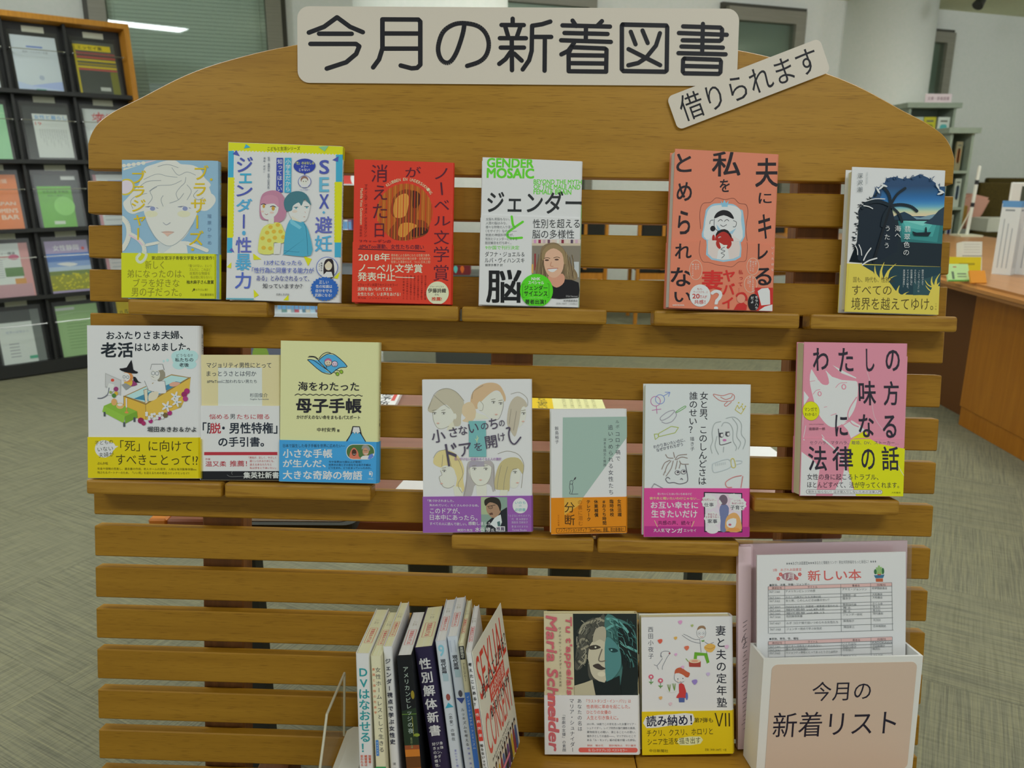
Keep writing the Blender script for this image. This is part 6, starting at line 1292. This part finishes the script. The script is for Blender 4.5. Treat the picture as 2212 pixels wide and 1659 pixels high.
def m2(A):
    A.R(0, 6, 90, 17, 'c0ac1c'); A.T('エッセイ集', 10, 8, 70, 15, '3a381c', .02)
    for y0, y1, c in ((20, 24, '8a4040'), (24, 27, '5a3a3c'), (28, 31, 'a8443c'), (33, 37, 'b8a424'), (40, 44, '8a7a24'), (46, 50, 'b8a020'), (51, 54, 'a44440')): A.R(0, y0, 98, y1, c)
    A.R(0, 55, 100, 100, '3c403c'); A.R(80, 55, 98, 100, '6a6a24'); A.R(50, 85, 75, 92, 'a8aaa4'); A.R(0, 10, 5, 100, 'a8981c')
def m3(A):
    A.R(0, 0, 100, 100, '2f3332'); A.R(20, 14, 100, 95, 'b4b8b4'); A.T('女性と暮らし', 24, 16, 98, 24, '5a86b0', .02); A.T('19', 24, 29, 38, 35, 'b04a4a')
    for i in range(12): A.V('記事の見出しが並ぶ', 32 + i * 5.4, 42, 42 + 18 + (i * 7 % 20), 3.4, '84888a')
def m4(A): A.V('女性', 40, 5, 45, 22, 'b03a3c', .02); A.T('女性情報', 20, 8, 90, 22, 'b03a3c', .01); A.R(10, 40, 90, 90, 'c6cac8')
def m5(A):
    A.R(0, 0, 100, 22, '3c4240'); A.R(62, 3, 95, 10, 'c0c2be'); A.R(4, 22, 82, 100, '5fa038'); A.T('女性白書 年報版', 15, 30, 75, 35, '24401c'); A.T('報告と資料', 25, 38, 60, 41, '2c4a20'); A.E(60, 60, 24, 18, '7ab858', 20); A.R(30, 88, 55, 94, 'b8c4b0')
def m6(A):
    A.T('日本女性会議', 5, 8, 80, 16, 'd8a890', .02); A.T('JAPAN', 40, 50, 90, 58, 'd8b09c', .04); A.T("WOMEN'S", 30, 62, 92, 70, 'd8b09c', .04); A.T('BAR', 55, 74, 92, 82, 'd8b09c', .04); A.R(10, 84, 45, 92, 'b0a098')
def m7(A): A.R(0, 0, 8, 100, 'b08088'); A.R(35, 12, 100, 30, '4a6ab0'); A.T('LIAN', 40, 20, 95, 29, 'c8d0e4', .03); A.R(12, 18, 30, 20, '6a6e70'); [A.R(14, 40 + i * 8, 92, 42 + i * 8, '9a9ea2') for i in range(7)]
def m8(A):
    A.R(0, 24, 100, 55, '4a70b0'); A.R(0, 40, 100, 50, '7a94c0'); A.R(0, 50, 100, 58, 'a8b8cc'); A.R(0, 58, 100, 96, '8a8a20'); A.R(0, 58, 100, 66, '6a7a3a'); A.T('女性静岡', 18, 8, 78, 19, 'd8d4e4', .02)
    rn_ = random.Random(3)
    for i in range(60): A.E(rn_.random() * 96 + 2, 64 + rn_.random() * 30, 2.6, 1.8, 'b8b01c', 7)
    A.E(88, 16, 4, 3, 'b84a44', 10); A.P([(20, 44), (45, 42), (70, 46), (50, 50)], 'd0d8e0', 2)
def m9(A):
    A.R(80, 0, 100, 100, 'c08a88'); A.R(0, 76, 96, 100, 'b08a90'); A.T('レンタルリー講演', 5, 16, 70, 21, '55565a', .02); A.R(2, 24, 62, 26, 'a85c58'); A.R(42, 45, 82, 62, '5a7a4a'); A.R(60, 66, 84, 76, 'c08a4a'); A.E(66, 26, 12, 5, 'b05a74', 14); [A.R(5, 30 + i * 4, 40, 31.2 + i * 4, '9a9ca0') for i in range(9)]
def m10(A): A.R(0, 4, 45, 9, 'b8bcb8'); A.L([(0, 18), (50, 14), (100, 16)], .8, 'a8c09c'); [A.R(20, 30 + i * 6, 70, 31 + i * 6, '6a8a5c') for i in range(10)]
def m11(A):
    A.R(0, 0, 100, 20, '4a4e4c'); A.R(80, 0, 100, 100, '6a706c'); A.R(4, 22, 80, 100, 'bfc4bf'); A.T('世界の女性から', 20, 38, 70, 43, '8a92a4'); [A.R(22, 62 + i * 6, 44, 63.5 + i * 6, '80848a') for i in range(5)]; A.R(62, 88, 80, 94, '4a9a7c')
def m12(A): A.R(10, 0, 100, 100, 'c0a81c'); A.T('ハラスメント', 14, 20, 90, 34, '33301a', .03)
for a_ in ((0, 4, 'dark magazine with yellow and red stripes in the top rack row', '4a4e48', m2), (1, 4, 'white booklet with a pale blue wave in the top rack row', 'b6bdc2', m1), (2, 4, 'white booklet at the left end of the top rack row', 'b8bcbc', m10),
           (0, 3, 'white magazine with red lettering half behind the display panel', 'b4b8b6', m4), (1, 3, 'white newsletter in a dark sleeve in the rack', '3a3e3c', m3), (2, 3, 'pale green booklet at the left end of the second rack row', '86b48c', m10),
           (0, 2, 'flyer with a blue box and pink edge seen between slats', 'b8bcbc', m7), (1, 2, 'bright green booklet in the rack', '404644', m5), (2, 2, 'orange booklet with pale capitals in the rack', 'c8703a', m6),
           (0, 1, 'pink edged leaflet low in the rack behind the slats', 'b8b4b4', m7), (1, 1, 'lilac magazine with a yellow flower field', '9a8cac', m8), (2, 1, 'white and pink event flyer in the rack', 'c2c6c2', m9),
           (0, 0, 'yellow booklet in the bottom rack row behind the slats', '3a3c38', m12), (1, 0, 'pale green leaflet in the bottom rack row', '8cab78', m10), (2, 0, 'white sheet in a clear sleeve in the bottom rack row', '4a4e4c', m11)):
    mag(*a_)

# ------------------------------------------------------------------ things seen through the slats
RED = noise_mat('reddish_table', [(0.3, L3('744532')), (0.7, L3('84523e'))], (1.5, 20, 20), 3.0, 3, 0.28, spec=.6)
ORW = noise_mat('orange_edge', [(0.3, L3('a8621c')), (0.7, L3('b87024'))], (1.5, 20, 20), 3.0, 3, 0.4)
DK = plain('dark_steel', L3('2a2c28'), .5)
TZ = 0.60
tb = empty('reading_table', Matrix.Translation((0.0, 1.62, 0)), 'low reddish brown reading table behind the slatted board', 'table')
box('table_top', (-.56, -.43, TZ - .03, .54, .40, TZ), RED, tb, None, .003)
box('edge_strip', (-.59, -.43, TZ - .032, -.5605, .40, TZ + .001), ORW, tb, None, .003)
for x in (-.18, .13): box('leg', (x - .045, -.05, 0.001, x + .045, .05, TZ - .03), plain('leg_grey', L3('4a4d40'), .5), tb, None, .004)
box('leg', (-.50, -.32, 0.001, -.46, -.28, TZ - .03), DK, tb); box('leg', (.46, .26, 0.001, .50, .30, TZ - .03), DK, tb)
def flat(name, label, cat, cx, cy, w, d, rot, mat, th=.002, z=TZ, artf=None, z0=.0006):
    r = empty(name, Matrix.Translation((cx, cy, z + z0)) @ Matrix.Rotation(math.radians(rot), 4, 'Z'), label, cat)
    link('sheet' if th < .004 else 'cover', mesh(name, *boxv(-w / 2, -d / 2, 0, w / 2, d / 2, th), mat), r)
    if artf:
        A = Art(np.array([[w / 100, 0, -w / 2], [0, -d / 100, d / 2], [0, 0, 1.0]]), th + .0001); artf(A); A.obj('print', r)
    return r
p = gz(850, 866, TZ)
flat('booklet', 'white booklet with black and red print on the table behind the slats', 'booklet', p[0] - .06, p[1], .15, .21, 0, ink('cfd2cc'), .012, artf=lambda A: (A.V('暴虐予防', 80, 8, 92, 20, '23252a', .02), A.R(90, 30, 96, 70, 'b84a44')))
p = gz(1215, 872, TZ)
flat('leaflet', 'cream leaflet with a yellow end on the table behind the slats', 'leaflet', p[0], p[1], .20, .13, 0, ink('cdc894'), artf=lambda A: (A.R(0, 0, 38, 100, 'd0ac18'), A.V('ひとりで悩まないで', 25, 5, 95, 14, '3a3418', .02), [A.V('相談窓口の案内', 52 + i * 9, 15, 85, 5, '6a6848') for i in range(5)]))
p = gz(905, 1052, TZ)
flat('paper', 'blank white sheet on the table, left of the six women book', 'paper', p[0] + .03, p[1], .13, .10, -12, ink('d0d4d0'))
p = gz(1625, 975, TZ)
flat('paper', 'blank white sheet on the table, right of the grey book', 'paper', p[0] - .02, p[1], .13, .10, 8, ink('cfd3d0'))
p = gz(610, 1138, TZ)
lp = empty('tablet', Matrix.Translation((p[0], p[1] + .06, TZ + .0006)), 'dark grey tablet lying on the table behind the slats', 'tablet')
v, f = prism(roundrect(-.12, -.08, .12, .08, .02), 0, .012); link('body', mesh('body', v, f, DK), lp)
v, f = prism(roundrect(-.105, -.068, .105, .068, .012), .0122, .013); link('screen', mesh('screen', v, f, plain('tablet_screen', L3('6a5c50'), .2)), lp)

# low book shelf behind, left of centre
METG = noise_mat('grey_green_steel', [(0.3, L3('7d8878')), (0.7, L3('869182'))], (3, 3, 3), 4.0, 2, .45)
WSH = plain('white_shelf', L3('c2c8cc'), .5)
pL = aty(560, 670, 3.2); pR = aty(800, 670, 3.2)
bsx0, bsx1 = pL[0], pR[0]
z1 = aty(640, 677, 3.05)[2]; z2 = aty(750, 503, 3.05)[2]; z3 = aty(750, 398, 3.05)[2]
bs = empty('book_shelf', Matrix.Translation(((bsx0 + bsx1) / 2, 3.2, 0)), 'low pale book shelf glimpsed through the slats', 'shelf')
hw = (bsx1 - bsx0) / 2
box('side_panel', (-hw - .02, -.15, 0.001, -hw, .15, z3), WSH, bs); box('side_panel', (hw, -.15, 0.001, hw + .02, .15, z3), WSH, bs); box('back_panel', (-hw, .13, 0.001, hw, .15, z3 - .03), WSH, bs)
for z in (z1, z2, z3): box('shelf', (-hw, -.15, z - .025, hw, .128, z), WSH, bs)
cols = ['b0b8b4', '6a8a84', 'c4c4bc', '8a9aa0', 'a8505a', 'bcc4c8', '5a7a8a', 'b8b0a0', '9ab4c0', '7a5a5c', 'c8ccc8', '8c9c70']
rnd = random.Random(11)
def shelf_book(px, w, h, z, Y, c, label, group, blue=True, x=None):
    x = aty(px, 600, Y)[0] if x is None else x
    r = empty('shelf_book', Matrix.Translation((x, Y, z + .0006)), label, 'book', group)
    link('cover', mesh('cover', *boxv(-w / 2, 0, 0, w / 2, .14, h), ink(c)), r)
    if blue: link('spine_label', mesh('spine_label', *boxv(-w / 2 + .001, -.0004, .012, w / 2 - .001, -.0001, .04), ink('6a9ac4')), r)
x = aty(600, 670, 3.07)[0]; xe = aty(688, 670, 3.07)[0]; i = 0
names = ['pale grey', 'teal', 'off-white', 'blue-grey', 'crimson', 'light blue', 'dark teal', 'beige', 'sky blue', 'maroon', 'white', 'olive']
while x < xe:
    w = .011 + rnd.random() * .009
    shelf_book(0, w, .19 + rnd.random() * .03, z1, 3.07, cols[i % 12], 'thin %s library book with a blue label, low shelf behind the slats' % names[i % 12], 'library books on the low shelf', x=x + w / 2); x += w + .0008; i += 1
for j, (px, c, n_) in enumerate(((738, '7a4a4c', 'brown'), (746, '9aa4a8', 'grey'), (753, 'c8ccd0', 'white'), (761, '8a6a90', 'mauve'))): shelf_book(px, .013, .135, z2, 3.07, c, '%s book on the upper shelf between the guide and the red book' % n_, 'books on the upper shelf')
rb = empty('red_booklet', Matrix.Translation((aty(752, 390, 3.1)[0], 3.1, z3 + .0006)), 'red booklet with a white figure on top of the shelf', 'booklet')
link('cover', mesh('cover', *boxv(-.07, 0, 0, .07, .012, .10), ink('b8423a')), rb)
A = Art(np.eye(3), .0003); A.E(.022, .02, .012, .022, 'c8ccc8', 16); A.E(.022, .045, .009, .010, 'b8b0a8', 14)
A.v = [(x, -z, y) for x, y, z in A.v]; A.obj('cover_print', rb)
# maroon box on the column side
p = aty(995, 592, 3.0)
mbx = empty('patterned_box', Matrix.Translation((p[0], p[1], 0)), 'maroon box with coloured drops glimpsed right of the red book', 'box')
box('stand', (-.10, 0, .001, .14, .2, p[2] - .006), plain('stool_grey', L3('3f423c'), .7), mbx)
box('box_body', (-.06, .02, p[2] - .0055, .035, .10, p[2] + .055), plain('maroon', L3('6a2024'), .5), mbx)
A = Art(np.eye(3), .0002)
for i, c in enumerate(('c8a02a', '5ab0a8', 'c8622a')): A.P([(-.045 + i * .025, -.0), (-.053 + i * .025, -.012), (-.045 + i * .025, -.03), (-.037 + i * .025, -.012)], c, 3)
A.v = [(x, .0199 - z, p[2] + .03 - y * -1) for x, y, z in A.v]; A.obj('drop_print', mbx)
# two wooden chairs with dark backs
CHW = noise_mat('chair_wood', [(0.3, L3('a0661c')), (0.7, L3('b47826'))], (20, 20, 1.5), 3.0, 3, .45)
CHB = plain('chair_black', L3('1c1c16'), .8)
def chair(px, Y, label, w=.36, rot=0.0):
    x = aty(px, 500, Y)[0]
    r = empty('wooden_chair', Matrix.Translation((x, Y, 0)) @ Matrix.Rotation(math.radians(rot), 4, 'Z'), label, 'chair', 'wooden chairs behind the slats')
    for sx in (-1, 1):
        link('leg', mesh('leg', *cyl((sx * w / 2, 0, .001), (sx * w / 2, -.03, .90), .016, n=8), CHW), r)
        link('leg', mesh('leg', *cyl((sx * w / 2, .40, .001), (sx * w / 2, .38, .42), .016, n=8), CHW), r)
    box('seat', (-w / 2, -.02, .40, w / 2, .40, .45), CHB, r, None, .012, 2)
    box('backrest', (-w / 2 + .017, -.038, .60, w / 2 - .017, -.012, .885), CHB, r, None, .008, 2)
    box('back_slat', (-.012, -.05, .43, .012, -.039, .88), CHW, r)
    box('apron', (-w / 2 + .016, -.02, .35, w / 2 - .016, 0.0, .40), CHW, r)
chair(1264, 6.1, 'wooden chair with a black back just right of the white portrait book', .32)
chair(1432, 6.1, 'wooden chair with a black back just left of the salmon book', .36)
chair(1690, 6.4, 'wooden chair glimpsed between the salmon book and the palm novel', .36, 20)
# dark round stool behind
p = gz(900, 800, .0)
so = empty('stool', Matrix.Translation((-.42, 2.75, 0)), 'round dark grey stool glimpsed above the book with six women', 'stool')
link('seat', mesh('seat', *cyl((0, 0, .36), (0, 0, .44), .24, n=32), plain('stool_grey', L3('3f423c'), .7)), so); link('pedestal', mesh('pedestal', *cyl((0, 0, .02), (0, 0, .36), .04, n=16), DK), so); link('base', mesh('base', *cyl((0, 0, .001), (0, 0, .02), .17, n=32), DK), so)
p = aty(570, 775, 2.4)
pbk = empty('standing_board', Matrix.Translation((p[0], 2.4, 0)), 'slate blue board with a lime shape glimpsed above the beige paperback', 'board')
box('panel', (-.12, 0, .001, .12, .012, p[2] + .06), ink('6a7084'), pbk)
A = Art(np.eye(3), .0003); A.P([(-.035, .0), (.015, .0), (.008, .05), (-.025, .05)], '8aac4a', 3); A.v = [(x, -z, y + p[2] - .01) for x, y, z in A.v]; A.obj('print', pbk)

# ------------------------------------------------------------------ service counter at the right
CTR = noise_mat('counter_wood', [(0.3, L3('8a5410')), (0.7, L3('9a6218'))], (16, 16, 1.2), 2.5, 4, .4)
CTT = noise_mat('counter_top', [(0.3, L3('92602c')), (0.7, L3('a06e3a'))], (14, 1.2, 14), 2.5, 4, .3, spec=.6)
CZ = .70
ct = empty('service_counter', Matrix.Translation((2.6, 3.6, 0)), 'long wooden service counter with a rounded edge at the right', 'counter')
pts = [(-.60, 0), (-.68, .06), (-.69, .10)]
v, f = prism([(-.66, -2.4), (.9, -2.4), (.9, 2.6), (-.58, 2.6), (-.66, 2.5)], CZ - .05, CZ)
me = mesh('counter_top', v, f, CTT); bm = bmesh.new(); bm.from_mesh(me); bmesh.ops.bevel(bm, geom=bm.edges[:], offset=.018, segments=3, affect='EDGES'); bm.to_mesh(me); bm.free()
link('counter_top', me, ct)
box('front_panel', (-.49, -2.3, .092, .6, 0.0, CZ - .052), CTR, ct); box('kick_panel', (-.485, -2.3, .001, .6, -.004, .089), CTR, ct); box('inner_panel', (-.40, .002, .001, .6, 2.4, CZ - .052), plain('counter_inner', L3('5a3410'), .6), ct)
# folding leaflet stand
p = gz(2142, 592, CZ); q = gz(2212, 612, CZ)
ls = empty('folded_display', Matrix.Translation((p[0], p[1], CZ + .0006)), 'white zigzag folded display with a blue top edge on the counter', 'display')
hgt = .33
V, Fc = [], []
zig = [(0, 0), (.055, -.05), (.10, -.01), (.165, -.07), (.215, -.03), (.28, -.09), (.33, -.05)]
for i, (x, y) in enumerate(zig):
    for dy in (0, .003):
        V += [(x, y + dy, 0), (x, y + dy, hgt - .012)]
n = len(zig)
for i in range(n - 1):
    a0 = i * 4; b0 = a0 + 4
    Fc += [(a0, b0, b0 + 1, a0 + 1), (a0 + 2, a0 + 3, b0 + 3, b0 + 2), (a0 + 1, b0 + 1, b0 + 3, a0 + 3), (a0, a0 + 2, b0 + 2, b0)]
Fc += [(0, 1, 3, 2), (n * 4 - 4, n * 4 - 2, n * 4 - 1, n * 4 - 3)]
link('folded_panel', mesh('folded_panel', V, Fc, ink('c3c8c8')), ls)
V2 = [(x, y - .0006, hgt - .028 if i % 2 == 0 else hgt) for x, y in zig for i in (0, 1)]
V2 = V2 + [(x, y + .0045, z) for x, y, z in V2]
m_ = len(zig) * 2; F2 = []
for i in range(len(zig) - 1):
    a0 = 2 * i; F2 += [(a0, a0 + 2, a0 + 3, a0 + 1), (m_ + a0, m_ + a0 + 1, m_ + a0 + 3, m_ + a0 + 2), (a0 + 1, a0 + 3, m_ + a0 + 3, m_ + a0 + 1)]
link('blue_edge', mesh('blue_edge', V2, F2, ink('5a8ab8')), ls)
for i in range(n - 1):
    (xa, ya), (xb_, yb_) = zig[i], zig[i + 1]; d = math.hypot(xb_ - xa, yb_ - ya)
    A = Art(np.eye(3), .0004)
    for c in range(3):
        A.R(d * (.2 + c * .24), .03, d * (.26 + c * .24), .03 + .22 - c * .02, '9aa2a6')
    A.R(d * .2, .285, d * .7, .292, '7a8288')
    ux, uy = (xb_ - xa) / d, (yb_ - ya) / d
    A.v = [(xa + ux * x + uy * z, ya + uy * x - ux * z, y) for x, y, z in A.v]; A.obj('panel_print', ls)
# small things on the counter
# cards and boxes set upright on the counter
def upright(name, label, cat, x0, y0, x1, y1, Y, c, th=.006, lean=12, artf=None, depth=None):
    a_ = aty((x0 + x1) / 2, y1, Y); w = abs(aty(x1, y1, Y)[0] - aty(x0, y1, Y)[0]); h = aty(x0, y0, Y)[2] - a_[2]
    z = CZ + .0006
    r = empty(name, Matrix.Translation((a_[0], Y, z)), label, cat)
    mm = Matrix.Rotation(math.radians(90 - lean), 4, 'X')
    h = h + max(0, a_[2] - z)
    link('card', mesh('card', *boxv(-w / 2, 0, -th, w / 2, h, 0), ink(c)), r, Matrix.Translation((0, 0, .002)) @ mm)
    link('easel_back', mesh('easel_back', *join([boxv(-w / 4, .02, 0, w / 4, .02 + h * .45, .003)]), ink('8a8a80')), r)
    if artf:
        A = Art(np.array([[w / 100, 0, -w / 2], [0, -h / 100, h], [0, 0, 1.0]]), .0004); artf(A); A.obj('print', r, Matrix.Translation((0, 0, .002)) @ mm)
    return r
upright('notice_card', 'white folded notice card standing on the counter', 'card', 2083, 522, 2126, 554, 3.75, 'c8cac2', .05, 14, lambda A: (A.R(0, 46, 100, 49, '8a8a80'), [A.R(8, 8 + i * 9, 90, 10 + i * 9, 'b0b2aa') for i in range(4)], [A.R(8, 56 + i * 9, 90, 58 + i * 9, 'b0b2aa') for i in range(4)]))
upright('notice_card', 'yellow strip card standing in front of the white notice', 'card', 2053, 556, 2122, 571, 3.55, 'c4b41e', .012, 10, lambda A: (A.R(5, 40, 22, 50, '8a6a20'), A.R(30, 30, 80, 40, '9a8c20')))
upright('notice_card', 'pale green card with print at the counter edge', 'card', 2050, 568, 2098, 596, 3.42, 'a8c88c', .010, 30, lambda A: (A.R(20, 45, 30, 90, '5a6a58'), A.R(45, 55, 85, 62, '6a7a64'), A.R(45, 72, 85, 77, '6a7a64'), A.R(30, 15, 45, 21, 'a05a48'), A.R(0, 95, 100, 100, '3a9a2a')))
upright('notice_card', 'orange card beside the pale green one on the counter', 'card', 2099, 583, 2133, 604, 3.36, 'c8842a', .010, 30)
p = gz(2088, 510, CZ)
ps = empty('pole_stand', Matrix.Translation((p[0], p[1], CZ + .0006)), 'thin white pole on a small base standing on the counter', 'stand')
box('base', (-.09, -.09, 0, .07, .07, .012), ink('b8b8a4'), ps); link('pole', mesh('pole', *cyl((0, 0, .012), (.02, 0, .50), .012, n=12), ink('c4c6be')), ps); link('brace', mesh('brace', *cyl((-.08, -.02, .012), (0.006, 0, .2), .005, n=8), ink('b0b0a0')), ps)
link('band', mesh('band', *join([cyl((.0083, 0, .21), (.0096, 0, .24), .0135, n=12), cyl((.0145, 0, .37), (.0158, 0, .40), .0135, n=12)]), ink('26282c')), ps)
p = gz(2070, 500, CZ)
pbag = empty('pink_bag', Matrix.Translation((p[0] + .10, p[1] + .35, CZ + .0006)), 'dusty pink cloth bag slumped on the counter', 'bag')
v, f = prism([(-.32, 0), (.16, 0), (.24, .10), (.30, .25), (.12, .29), (-.02, .22), (-.14, .10)], -.06, .06)
v = [(x, -z, y) for x, y, z in v]; me = mesh('bag_body', v, f, ink('b08474')); bm = bmesh.new(); bm.from_mesh(me); bmesh.ops.bevel(bm, geom=bm.edges[:], offset=.02, segments=2, affect='EDGES'); bm.to_mesh(me); bm.free(); link('bag_body', me, pbag)
box('bag_fold', (-.02, -.085, .03, .10, -.062, .19), ink('8a6a2a'), pbag, None, .01, 2)
p = gz(2150, 500, CZ)
pp = empty('paper_stack', Matrix.Translation((p[0], p[1] + .05, CZ + .0006)), 'stack of white papers at the back of the counter', 'papers')
box('papers', (-.10, -.1, 0, .22, .14, .10), ink('b4b4a8'), pp); link('top_sheet', mesh('top_sheet', *boxv(-.08, -.09, .1006, .24, .13, .104), ink('c0c2b8')), pp)
# monitor edge and chairs behind the counter
p = aty(2180, 440, 4.6)
mo = empty('monitor', Matrix.Translation((p[0], p[1], CZ + .0006)) @ Matrix.Rotation(math.radians(-18), 4, 'Z'), 'white edged monitor at the right border of the view', 'monitor')
box('base', (-.01, -.05, 0, .16, .09, .012), ink('a8aaa0'), mo); box('neck', (.06, .0, .012, .10, .03, .12), ink('a8aaa0'), mo); box('casing', (0, 0, .10, .40, .03, .40), ink('b8bab6'), mo, None, .004); box('screen', (.05, -.002, .12, .39, -.0005, .38), ink('3c4238'), mo)
OLV = noise_mat('olive_fabric', [(0.3, L3('3a300c')), (0.7, L3('463a12'))], (1, 1, 1), 90, 2, .9)
def ochair(px0, px1, pyt, Y, label):
    a_ = aty(px0, pyt, Y); b_ = aty(px1, pyt, Y)
    r = empty('armchair', Matrix.Translation(((a_[0] + b_[0]) / 2, Y, 0)), label, 'chair', 'olive chairs behind the counter'); w = (b_[0] - a_[0]) / 2
    box('backrest', (-w, 0, .42, w, .07, a_[2]), OLV, r, None, .015, 2); box('seat', (-w, .072, .38, w, .50, .46), OLV, r, None, .015, 2)
    for sx in (-1, 1):
        for y in (.04, .44): link('leg', mesh('leg', *cyl((sx * (w - .04), y, .001), (sx * (w - .04), y, .42 if y < .1 else .38), .015, n=8), DK), r)
ochair(2118, 2250, 394, 6.9, 'olive brown upholstered chair, nearer of the two behind the counter')
ochair(2136, 2280, 384, 7.5, 'olive brown upholstered chair, farther of the two behind the counter')
# steel book shelves by the back wall
def steel(pxl, pxr, pyt, Y, label, nsh, books):
    a_ = aty(pxl, pyt, Y); b_ = aty(pxr, pyt, Y); w = (b_[0] - a_[0]) / 2; h = a_[2]; mx = (a_[0] + b_[0]) / 2
    r = empty('steel_bookcase', Matrix.Translation((mx, Y, 0)), label, 'bookcase', 'steel bookcases near the back wall')
    box('side_panel', (-w, 0, .001, -w + .02, .28, h - .04), METG, r); box('side_panel', (w - .02, 0, .001, w, .28, h - .04), METG, r); box('back_panel', (-w + .02, .26, .001, w - .02, .28, h - .04), METG, r); box('top', (-w - .03, -.03, h - .04, w + .03, .30, h), METG, r)
    st_ = (h - .10) / nsh
    for i in range(nsh): box('shelf', (-w + .02, -.01, .04 + i * st_, w - .02, .258, .06 + i * st_), METG, r)
    for (i, fx, c, c2, lb) in books:
        z = .0606 + (nsh - 1 - i) * st_; bw = w * .5; x = mx - w + .03 + fx * (2 * w - .06 - bw) + bw / 2
        br = empty('display_book', Matrix.Translation((x, Y + .02, z)), lb, 'book', 'face-out books in the steel bookcases')
        link('cover', mesh('cover', *boxv(-bw / 2, 0, 0, bw / 2, .02, st_ * .78), ink(c)), br)
        A = Art(np.eye(3), .0004); A.RR(-bw * .3, st_ * .2, bw * .3, st_ * .6, .02, c2); A.R(-bw * .3, st_ * .66, bw * .3, st_ * .70, '55584c'); A.v = [(x_, -z_, y_) for x_, y_, z_ in A.v]; A.obj('cover_print', br)
steel(1966, 2068, 222, 7.0, 'taller grey-green steel bookcase beside the round column', 5, [(0, 0.05, '9aa89c', '9a4a5c', 'grey book with a dark pink patch in the taller bookcase'), (0, .5, 'a8a424', '7a7a20', 'yellow book in the taller bookcase'), (0, 1, 'b4bcb4', '4a9a98', 'white book with a teal square in the taller bookcase'), (1, .2, 'b0b4aa', '3a3c38', 'white magazine on the second shelf of the taller bookcase'), (1, .95, '3a2a14', '8a4a1c', 'dark brown book on the second shelf of the taller bookcase')])
steel(2056, 2108, 276, 6.4, 'shorter grey-green steel bookcase behind the counter', 5, [(0, .5, '7a7458', '8a5a34', 'brown book on the top shelf of the shorter bookcase'), (1, .9, '98a094', '5a6a78', 'grey book with blue print in the shorter bookcase'), (2, .6, '9a9a84', '5a5c8a', 'beige magazine in the middle of the shorter bookcase'), (3, .5, '94947e', '6a5a5c', 'pale book on the fourth shelf of the shorter bookcase'), (4, .5, '4a2a1c', 'a8561c', 'dark book with orange print on the bottom shelf')])
p = aty(2040, 216, 6.95)
sg = empty('shelf_sign', Matrix.Translation((p[0], 7.05, p[2] - .03)), 'small pink card sign on top of the taller steel bookcase', 'sign')
zt = aty(2000, 222, 7.0)[2]
sg.location.z = zt + .0006
box('card', (-.11, 0, 0, .11, .006, .075), ink('d2bcc0'), sg)
A = Art(np.eye(3), .0004); A.T('文庫・新着図書', -.09, -.052, .09, -.024, '8a6a74', .01); A.v = [(x, -z, -y) for x, y, z in A.v]; A.f = [t[::-1] for t in A.f]; A.obj('lettering', sg)
